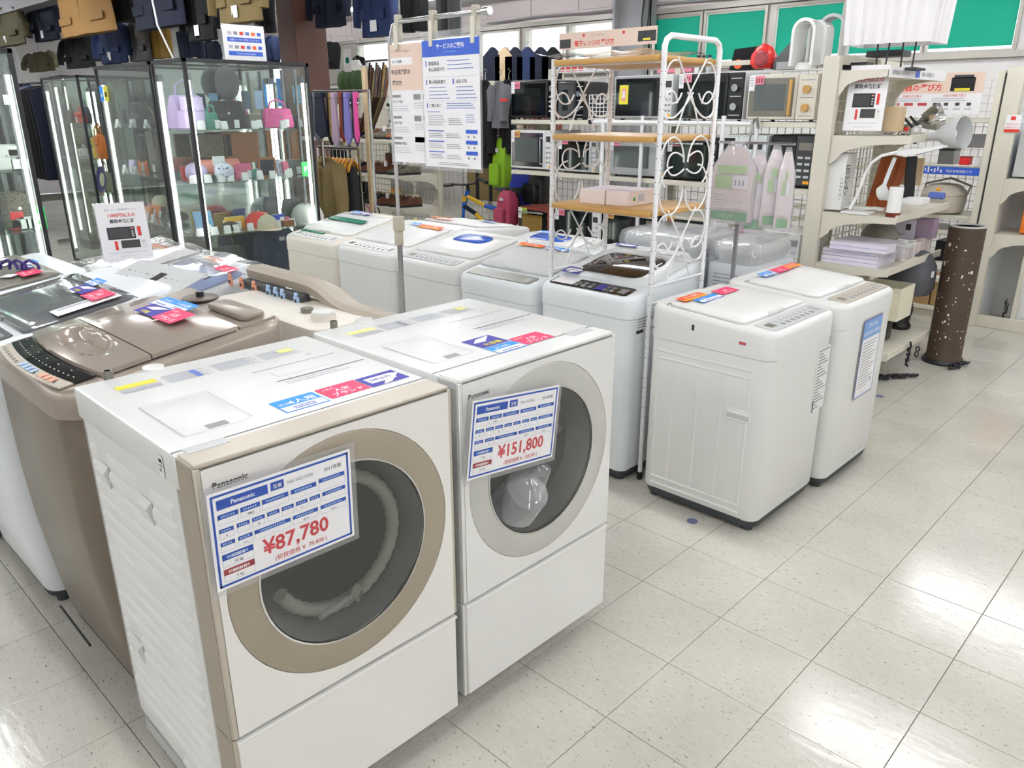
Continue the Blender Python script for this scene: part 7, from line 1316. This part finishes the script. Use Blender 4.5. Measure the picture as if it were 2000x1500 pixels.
# jackets on wooden hangers below the ties
yh = 1.95; a, b = PY(620, 286, yh), PY(700, 288, yh); R = thing('garment_rail', 'chrome garment rail with jackets on wooden hangers below the neckties', 'rail'); MB().cyl((a.x, yh, a.z), (b.x, yh, a.z), .012, 'chrome', n=8).build('rail', R); MB().cyl((b.x, yh, 0), (b.x, yh, a.z), .012, 'chrome', n=8).build('upright', R); MB().cyl((a.x, yh, 0), (a.x, yh, a.z), .012, 'chrome', n=8).build('upright', R)
for k in range(9):
    x = a.x + .06 + (b.x - a.x - .1) * k / 9; R = thing('wooden_hanger', 'amber wooden hanger on the rail below the neckties, %s' % ('leftmost', 'second', 'third', 'fourth', 'fifth', 'sixth', 'seventh', 'eighth', 'rightmost')[k], 'hanger', (x, yh, a.z - .09), .72, group='wooden hangers below the neckties')
    MB().tube([(0, -.17, -.09), (0, -.12, -.04), (0, 0, .0), (0, .12, -.04), (0, .17, -.09)], .013, 'amber_wood', n=6).build('shoulder_bar', R); MB().tube([(0, 0, 0), (0, 0, .07), (0, .02, .09), (0, .0, .105)], .003, 'chrome', n=5).build('hook', R)
    if k % 3 == 0: continue
    c_ = ('', 'black_cloth', 'navy_cloth', 'black_cloth', 'navy_cloth', 'black_cloth', 'navy_cloth', 'black_cloth', 'black_cloth')[k]
    J = thing('jacket', '%s jacket edge-on below the neckties, %s' % ('black' if c_[0] == 'b' else 'navy', ('', 'second from the left', 'third from the left', 'fourth from the left', 'fifth from the left', 'fourth from the right', 'third from the right', 'second from the right', 'at the right end')[k]), 'jacket', (x, yh, a.z - .20), .72, group='jackets below the neckties')
    MB().loft([[(xx * .045 * k1, yy * .19 * k2, z) for xx, yy in rr2(-.5, -1, .5, 1, .3, 3)] for z, k1, k2 in ((-.74, 1, .95), (-.5, .95, .9), (-.2, .9, .95), (-.06, .8, .9), (.02, .4, .5), (.05, .3, .3))], c_).build('torso', J)
    for s in (-1, 1): MB().tube([(0, s * .17, -.05), (.0, s * .20, -.3), (-.0, s * .19, -.62)], [.03, .035, .026], c_, n=8).build('sleeve', J)
jacket('khaki tweed jacket facing the camera below the neckties', 612, 676, 308, 448, 1.70, 'khaki_cloth', hang=False, d=.16)
# shoe shelving
G3 = gondola('shelving_unit', 'cream shelving of second-hand shoes right of the neckties', -6.9, -5.20, 2.65, 3.10, (.33, .68, .98, 1.30), 1.62, (-6.8, -5.235), post_w=.09)
def shoe(p, rz, mt, sole='case_black', boot=False):
    R = thing('shoe', '', 'shoe', p, rz); L = .27
    def sec(x, w, z0, z1): return [(x, -w, z0), (x, w, z0), (x, w * .95, (z0 + z1) / 2), (x, w * .45, z1), (x, -w * .45, z1), (x, -w * .95, (z0 + z1) / 2)]
    MB().loft([sec(-.125, .025, .02, .085), sec(-.11, .036, .02, .10), sec(-.05, .037, .02, .105), sec(-.0, .038, .02, .085), sec(.05, .046, .02, .06), (sec(.10, .044, .02, .048)), sec(.135, .022, .02, .036)], mt).build('upper', R)
    MB().loft([[(.14, 0, z), (.12, .034, z), (.06, .048, z), (-.03, .038, z), (-.12, .038, z), (-.132, 0, z), (-.12, -.038, z), (-.03, -.038, z), (.06, -.048, z), (.12, -.034, z)] for z in (0, .022)], sole).build('sole', R)
    MB().loft([sec(-.10, .022, .085, .108), sec(-.03, .022, .085, .110)], 'cream_cloth').build('insole', R)
    for k in range(4): MB().cyl((.0 + .016 * k, -.02, .090 - .008 * k), (.0 + .016 * k, .02, .090 - .008 * k), .003, 'charcoal' if mt != 'black_leather' else 'light_grey', n=4).build('lace', R)
    if boot: MB().loft([[(x, y, z) for x, y in rr2(-.125 + e, -.036 + e, -.02 - e, .036 - e, .02, 2)] for z, e in ((.09, .0), (.16, .0), (.19, .002))], mt).build('shaft', R)
    return R
pal = ['black_leather', 'tan_leather', 'black_leather', 'brown_leather', 'charcoal', 'black_leather', 'brown_leather', 'black_leather', 'snake_print', 'black_leather', 'brown_leather', 'black_leather']
nm_ = {'black_leather': 'black leather', 'tan_leather': 'tan leather', 'brown_leather': 'brown leather', 'charcoal': 'charcoal', 'snake_print': 'snake-pattern'}
k = 0
for row, (z, rowname) in enumerate(((1.30, 'upper'), (.98, 'middle'), (.68, 'lower'), (.33, 'bottom'))):
    for i in range(6):
        c_ = pal[(k * 5 + row) % 12]; x = -6.55 + .235 * i; pos = ('leftmost', 'second', 'third', 'fourth', 'fifth', 'rightmost')[i]
        for s in (0, 1):
            R = shoe((x + s * .105 - .06, 2.80 + .02 * (i % 2), z), -PI / 2 - .5 + .12 * (i % 3), c_, boot=(k % 4 == 2)); R['label'] = ('left ' if s == 0 else 'right ') + '%s %s of the %s pair on the %s shoe shelf' % (nm_[c_], 'ankle boot' if k % 4 == 2 else 'lace-up shoe', pos, rowname); R['group'] = 'shoes on the shelves'
        if i % 2 == 0: MB().box(.04, -.02, .07, .06, .025, .12, 'paper').build('price_tag', R, smooth=False)
        k += 1
for k, (px, c_, lab) in enumerate(((690, 'denim_blue', 'ribbed blue bag below the shoes'), (716, 'red_bag', 'dark red bag below the shoes'), (735, 'black_leather', 'black bag below the shoes, beside the sign pole'))): p = PY(px, 440, 2.35); handbag(lab, (p.x, 2.35, .45), .22, .2, .14, c_); MB().box(p.x - .12, 2.25, .42, p.x + .12, 2.5, .45, 'cream_metal').build('step', G3)
MB().box(-6.0, 2.25, .0, -5.2, 2.5, .42, 'cream_metal').build('low_step', G3)
# mesh partition, black garments, bicycle and bags between the shoes and the ovens
MP = thing('mesh_partition', 'cream wire mesh partition between the shoe and microwave shelving', 'partition'); mesh_panel(-5.18, -3.82, .05, 1.78, 3.12, MP, step=.06); MB().box(-4.52, 3.09, 0, -4.47, 3.15, 1.8, 'cream_metal').build('upright', MP); MB().box(-5.2, 3.09, .0, -3.8, 3.15, .05, 'cream_metal').build('bottom_rail', MP)
jacket('black padded jacket hanging on the mesh partition behind the posters', 930, 968, 148, 322, 2.92, 'black_cloth', zt=1.80, tagp=False); jacket('dark grey jacket with a red stripe beside the black padded one', 962, 992, 152, 250, 2.86, 'grey_cloth', zt=1.78); jacket('black coat next to the first microwave', 984, 1004, 150, 300, 3.0, 'black_cloth', zt=1.80, sleeves=False)
one(MB().box(0, 0, 0, .09, .004, .02, 'red_print'), 'red_stripe_patch', 'red stripe on the dark grey jacket', 'patch', PY(976, 198, 2.78))
R = thing('paper_bag', 'tan kraft carry bag with black strap hung on the mesh partition', 'bag', PY(912, 388, 2.98)); w = PY(980, 350, 2.98).x - R.location.x; h = PY(940, 312, 2.98).z - R.location.z; MB().box(0, 0, 0, w, .10, h, 'khaki_cloth', c=.006).build('bag_body', R); MB().box(w * .28, -.006, 0, w * .36, -.0, h + .1, 'black_cloth').box(w * .66, -.006, 0, w * .74, -.0, h + .25, 'black_cloth').build('strap', R); MB().box(w * .42, -.004, h * .8, w * .6, 0, h * .95, 'charcoal').build('badge', R)
yb = 2.78
def q(px, py): v = PY(px, py, yb); return v
R = thing('bicycle', 'small blue and yellow bicycle standing by the mesh partition', 'bicycle'); hd, hb = q(914, 372), q(906, 402)
bb, st, sb = q(955, 441), q(984, 412), q(990, 372)
MB().tube([hd, hb], .02, 'bike_blue', n=10).build('head_tube', R); MB().tube([q(914, 384), q(948, 402)], .018, 'bike_yellow', n=10).tube([q(948, 402), st], .018, 'bike_blue', n=10).build('top_tube', R); MB().tube([hb, q(930, 418)], .019, 'navy_cloth', n=10).tube([q(930, 418), q(945, 434)], .019, 'bike_yellow', n=10).tube([q(945, 434), bb], .02, 'bike_blue', n=10).build('down_tube', R); MB().tube([bb, q(985, 430), st], .02, 'bike_blue', n=10).build('seat_tube', R); MB().tube([st, sb], .012, 'chrome', n=8).build('seat_post', R)
MB().tube([q(868, 362), q(885, 360), q(905, 361), q(928, 358), q(934, 346), q(951, 357)], .010, 'black', n=8).build('handlebar', R); MB().tube([q(868, 362), q(884, 361)], .016, 'case_black', n=8).build('grip', R); MB().tube([q(938, 350), q(951, 357)], .016, 'case_black', n=8).build('grip', R); MB().tube([q(912, 360), hd], .016, 'black', n=8).build('stem', R); s_ = sb
MB().loft([[(s_.x - .13, yb - .015, s_.z), (s_.x - .13, yb + .015, s_.z), (s_.x - .13, yb + .015, s_.z + .02), (s_.x - .13, yb - .015, s_.z + .02)], [(s_.x + .02, yb - .03, s_.z - .02), (s_.x + .02, yb + .03, s_.z - .02), (s_.x + .02, yb + .03, s_.z + .025), (s_.x + .02, yb - .03, s_.z + .025)], [(s_.x + .12, yb - .065, s_.z - .03), (s_.x + .12, yb + .065, s_.z - .03), (s_.x + .12, yb + .065, s_.z + .03), (s_.x + .12, yb - .065, s_.z + .03)]], 'charcoal').build('saddle', R)
MB().cyl(q(911, 388) + Vector((0, -.025, 0)), q(911, 388) + Vector((0, -.03, 0)), .028, 'bike_yellow', n=16).build('reflector', R)
wr = .23
for cx in (hb.x - .08, st.x + .30):
    MB().tube([(cx + wr * math.cos(t), yb, .25 + wr * math.sin(t)) for t in [2 * PI * i / 32 for i in range(32)]], .02, 'case_black', n=8, closed=True).build('tyre', R)
    m = MB(); [m.cyl((cx, yb, .25), (cx + wr * math.cos(t), yb, .25 + wr * math.sin(t)), .0015, 'chrome', n=4) for t in [2 * PI * i / 16 for i in range(16)]]; m.cyl((cx, yb - .03, .25), (cx, yb + .03, .25), .018, 'chrome', n=10); m.build('wheel_hub', R)
MB().tube([hb, (hb.x - .04, yb, .4), (hb.x - .08, yb, .25)], .014, 'bike_blue', n=8).build('fork', R); MB().tube([bb, (st.x + .30, yb, .25)], .012, 'bike_blue', n=8).tube([st, (st.x + .30, yb, .25)], .010, 'bike_blue', n=8).build('rear_stay', R); MB().cyl((bb.x, yb - .02, bb.z), (bb.x, yb + .02, bb.z), .05, 'black', n=18).build('chain_ring', R)
for name_, lab, px, py, w_, h_, c_ in (('backpack', 'bright blue backpack left of the microwave shelving', 1036, 402, .26, .40, 'blue_bag'), ('backpack', 'lime green rucksack behind the bicycle saddle', 990, 368, .16, .42, 'green_bag'), ('backpack', 'dark pink shoulder bag hanging at the bicycle', 1000, 440, .15, .28, 'red_bag'), ('backpack', 'black rucksack right of the blue backpack', 1058, 400, .22, .34, 'black_leather')):
    p = PY(px, py, 2.98 if c_ != 'red_bag' else 2.70); backpack(lab, (p.x - .05, p.y, max(.02, p.z)), w_, h_, .15, c_, 0)
# ================================================================ FAR GARMENT RACKS (fill the room beyond)
FAR = [('black', 'black_cloth'), ('navy', 'navy_cloth'), ('grey', 'grey_cloth'), ('olive', 'olive_cloth'), ('denim', 'denim_blue'), ('brown', 'brown_leather'), ('cream', 'cream_cloth'), ('plum', 'plum_cloth'), ('red', 'rust_cloth'), ('green', 'forest_cloth')]
far_proto = {}
def far_garment(k, x, y, z, rz, where, ln):
    nm, c_ = FAR[k]; key = (k, ln)
    lab = '%s garment seen edge-on, packed in %s' % (nm, where)
    if key not in far_proto:
        m = MB(); m.loft([[(xx * .05 * k1, yy * .24 * k2, z_) for xx, yy in rr2(-.5, -1, .5, 1, .3, 2)] for z_, k1, k2 in ((-ln, 1, .9), (-ln * .5, 1.1, .85), (-.12, .9, .95), (-.05, .7, .8), (0, .4, .2))], c_); o = m.build('garment'); tag(o, lab, 'clothing', 'garments in ' + where); o.location = (x, y, z); o.rotation_euler = (0, 0, rz); far_proto[key] = o; return
    o = far_proto[key].copy(); COL.objects.link(o); o.location = (x, y, z); o.rotation_euler = (0, 0, rz); o['label'] = lab; o['group'] = 'garments in ' + where
def far_rack(x0, x1, y, z, label, where, n, seed, ln=.8, weights=(0, 0, 1, 1, 2, 3, 4, 0)):
    rnd = random.Random(seed); R = thing('garment_rail', label, 'rail'); MB().cyl((x0, y, z + .03), (x1, y, z + .03), .014, 'chrome', n=8).build('rail', R)
    for x in (x0, x1): MB().cyl((x, y, 0), (x, y, z + .03), .014, 'chrome', n=8).build('upright', R)
    for x in (x0, x1): MB().box(x - .02, y - .25, 0, x + .02, y + .25, .04, 'chrome').build('foot', R)
    for i in range(n): far_garment(rnd.choice(weights), x0 + .06 + (x1 - x0 - .12) * i / (n - 1), y, z, rnd.uniform(-.12, .12), where, ln)
far_rack(-6.9, -5.75, 1.35, 1.50, 'chrome garment rail behind the second glass case', 'the rail behind the second glass case', 14, 1, .9)
far_rack(-11.8, -9.3, 2.3, 1.72, 'long chrome garment rail at the far left', 'the long rail at the far left', 28, 2, 1.0)
far_rack(-13.5, -11.2, 3.6, 1.8, 'chrome garment rail deep in the left background', 'the deepest left rail', 22, 3, 1.0)
a, b = PY(938, 122, 5.4).x, PY(1086, 122, 5.4).x; far_rack(a, b, 5.4, 1.86, 'steel garment rail behind the posters, below the windows', 'the rail below the windows', 20, 4, 1.0, (0, 0, 1, 5, 8, 6, 0, 2))
far_rack(-9.6, -8.4, 4.6, 1.62, 'low garment rail behind the shoe shelving', 'the rail behind the shoe shelving', 12, 5, .9, (9, 6, 6, 3, 8, 2)); far_rack(-11.5, -9.9, 5.6, 1.85, 'garment rail far behind the pillar', 'the rail far behind the pillar', 16, 6, .9, (2, 6, 0, 4, 1))
far_rack(-7.9, -6.6, 5.9, 1.86, 'garment rail behind the poster stand', 'the rail behind the poster stand', 14, 8, 1.0)
far_rack(-14.6, -10.2, 1.35, 1.85, 'long chrome garment rail seen between the left glass cases', 'the rail seen between the left cases', 34, 11, 1.1)
far_rack(-14.4, -10.9, .1, 1.85, 'chrome garment rail behind the left-edge glass case', 'the rail behind the left-edge case', 26, 12, 1.1)
far_rack(-9.3, -7.6, 2.75, 1.78, 'chrome garment rail just behind the two joined glass cases', 'the rail behind the joined cases', 16, 13, 1.0)
for (a0, a1, b0, b1, yy, c0, lab) in ((60, 100, -30, 70, 4.4, 'black_cloth', 'black coat hung far behind the camel coat, left side'), (196, 236, 60, 128, 4.2, 'navy_cloth', 'far navy blouson under the lit ceiling fitting'), (390, 432, 80, 130, 4.6, 'navy_cloth', 'far navy blazer below the payment sign'), (470, 512, 30, 120, 4.2, 'charcoal', 'far charcoal coat behind the payment sign'), (22, 48, 60, 130, 4.6, 'olive_cloth', 'far olive parka at the left edge above the cases')):
    jacket(lab, a0, a1, b0, b1, yy, c0)
for k, (px, c_) in enumerate(((962, 'navy_cloth'), (986, 'wood_pale'), (1006, 'navy_cloth'), (1030, 'denim_blue'), (1056, 'navy_cloth'), (1080, 'black_cloth'))):
    p = PY(px, 92, 6.6); R = thing('hanging_shirt', ('navy', 'sand-coloured', 'dark navy', 'blue', 'midnight', 'black')[k] + ' shirt with peaked shoulders hung below the bright windows, ' + ('leftmost', 'second', 'third', 'fourth', 'fifth', 'rightmost')[k], 'shirt', (p.x, 6.6, p.z)); MB().loft([[(-.17, -.03, -.55), (.17, -.03, -.55), (.17, .03, -.55), (-.17, .03, -.55)], [(-.17, -.03, -.12), (.17, -.03, -.12), (.17, .03, -.12), (-.17, .03, -.12)], [(-.02, -.02, 0), (.02, -.02, 0), (.02, .02, 0), (-.02, .02, 0)]], c_).build('torso', R); MB().tube([(0, 0, 0), (0, 0, .05), (.02, 0, .07)], .004, 'chrome', n=5).build('hook', R)
p0, p1 = PY(935, 88, 6.62), PY(1100, 88, 6.62); one(MB().cyl((0, 0, 0), (p1.x - p0.x, 0, 0), .016, 'cream_metal', n=8).cyl((.1, 0, -2.0), (.1, 0, 0), .016, 'cream_metal', n=8).cyl((p1.x - p0.x - .1, 0, -2.0), (p1.x - p0.x - .1, 0, 0), .016, 'cream_metal', n=8), 'wall_rail', 'cream wall rail carrying shirts below the bright windows', 'rail', (p0.x, 6.62, 2.05))
# far shelving seen between and through the cases
for (x0_, x1_, y_, lab, sd) in ((-9.6, -8.6, 3.0, 'distant cream shelving with small goods between the left cases', 1), (-12.6, -10.0, 6.3, 'distant cream shelving along the back wall at the left', 2), (-10.4, -9.0, -.6, 'cream shelving of boxed goods behind the left-edge case', 3)):
    G = gondola('shelving_unit', lab, x0_, x1_, y_, y_ + .4, (.12, .5, .85, 1.2, 1.55), 1.75, (x0_ + .03, x1_ - .03)); rnd = random.Random(sd)
    for z in (.12, .5, .85, 1.2, 1.55):
        x = x0_ + .05
        while x < x1_ - .15:
            w_ = rnd.uniform(.07, .2); h_ = rnd.uniform(.07, .22); c_ = rnd.choice(('cardboard', 'white_soft', 'charcoal', 'cream_cloth', 'rust_cloth', 'grey_cloth', 'black', 'mid_grey', 'navy_cloth', 'amber_wood'))
            o = MB().box(x, y_ + .04, z, x + w_, y_ + .26, z + h_, c_, c=.006).box(x + w_ * .1, y_ + .036, z + h_ * .3, x + w_ * .5, y_ + .041, z + h_ * .8, 'paper').build('boxed_item'); tag(o, '%s boxed item on the %s' % (MATS[c_].name.replace('_cloth', '').replace('_', ' '), lab), 'box', 'boxed goods on the ' + lab[:40]); x += w_ + rnd.uniform(.02, .12)
# forest green cushions / hats heap and white tees near the pillar
for k, (px, w_) in enumerate(((676, .22), (690, .2), (702, .2))): p = PY(px, 182, 3.9); blob('knit_cap', 'moss green fluffy hat, %s of three on the far shelf right of the pillar' % ('left', 'middle', 'right')[k], 'hat', (p.x, 3.9, p.z), w_, .2, .26, 'forest_cloth', seed=20 + k)
p = PY(690, 184, 3.9); G = thing('shelf_table', 'white far shelf under the moss green hats', 'shelf', (p.x, 3.9, 0)); MB().box(-.55, -.2, p.z - .04, .4, .25, p.z, 'cream_metal', c=.004).build('top', G); [MB().box(x, -.18, 0, x + .04, .2, p.z - .04, 'cream_metal').build('leg', G) for x in (-.53, .34)]
p = PY(696, 150, 4.4); R = thing('tshirt', 'white t-shirt hanging above the moss green hats', 't-shirt', p); MB().loft([[(-.15, -.02, -.25), (.15, -.02, -.25), (.15, .02, -.25), (-.15, .02, -.25)], [(-.15, -.02, .1), (.15, -.02, .1), (.15, .02, .1), (-.15, .02, .1)], [(-.06, -.02, .2), (.06, -.02, .2), (.06, .02, .2), (-.06, .02, .2)]], 'white_soft').build('torso', R); [MB().box(s * .15 - .03, -.02, 0, s * .15 + .05 * s + .02, .02, .13, 'white_soft', c=.01).build('sleeve', R) for s in (-1, 1)]; MB().cyl((0, 0, .18), (0, 0, CEIL - p.z), .003, 'light_grey', n=5).build('hanging_wire', R)
p = PY(679, 118, 3.6); m = MB(frame((p.x, 3.6, p.z), (1, 0, 0), (0, 0, 1))); m.box(-.07, -.12, 0, .07, .12, .004, 'paper'); m.cyl((0, .0, .004), (0, 0, .006), .035, 'green_plastic', n=16); m.cyl((0, .11, .002), (0, CEIL - p.z, .002), .002, 'light_grey', n=5); one(m, 'hanging_card', 'white hanging card with a green round mark right of the pillar', 'card')
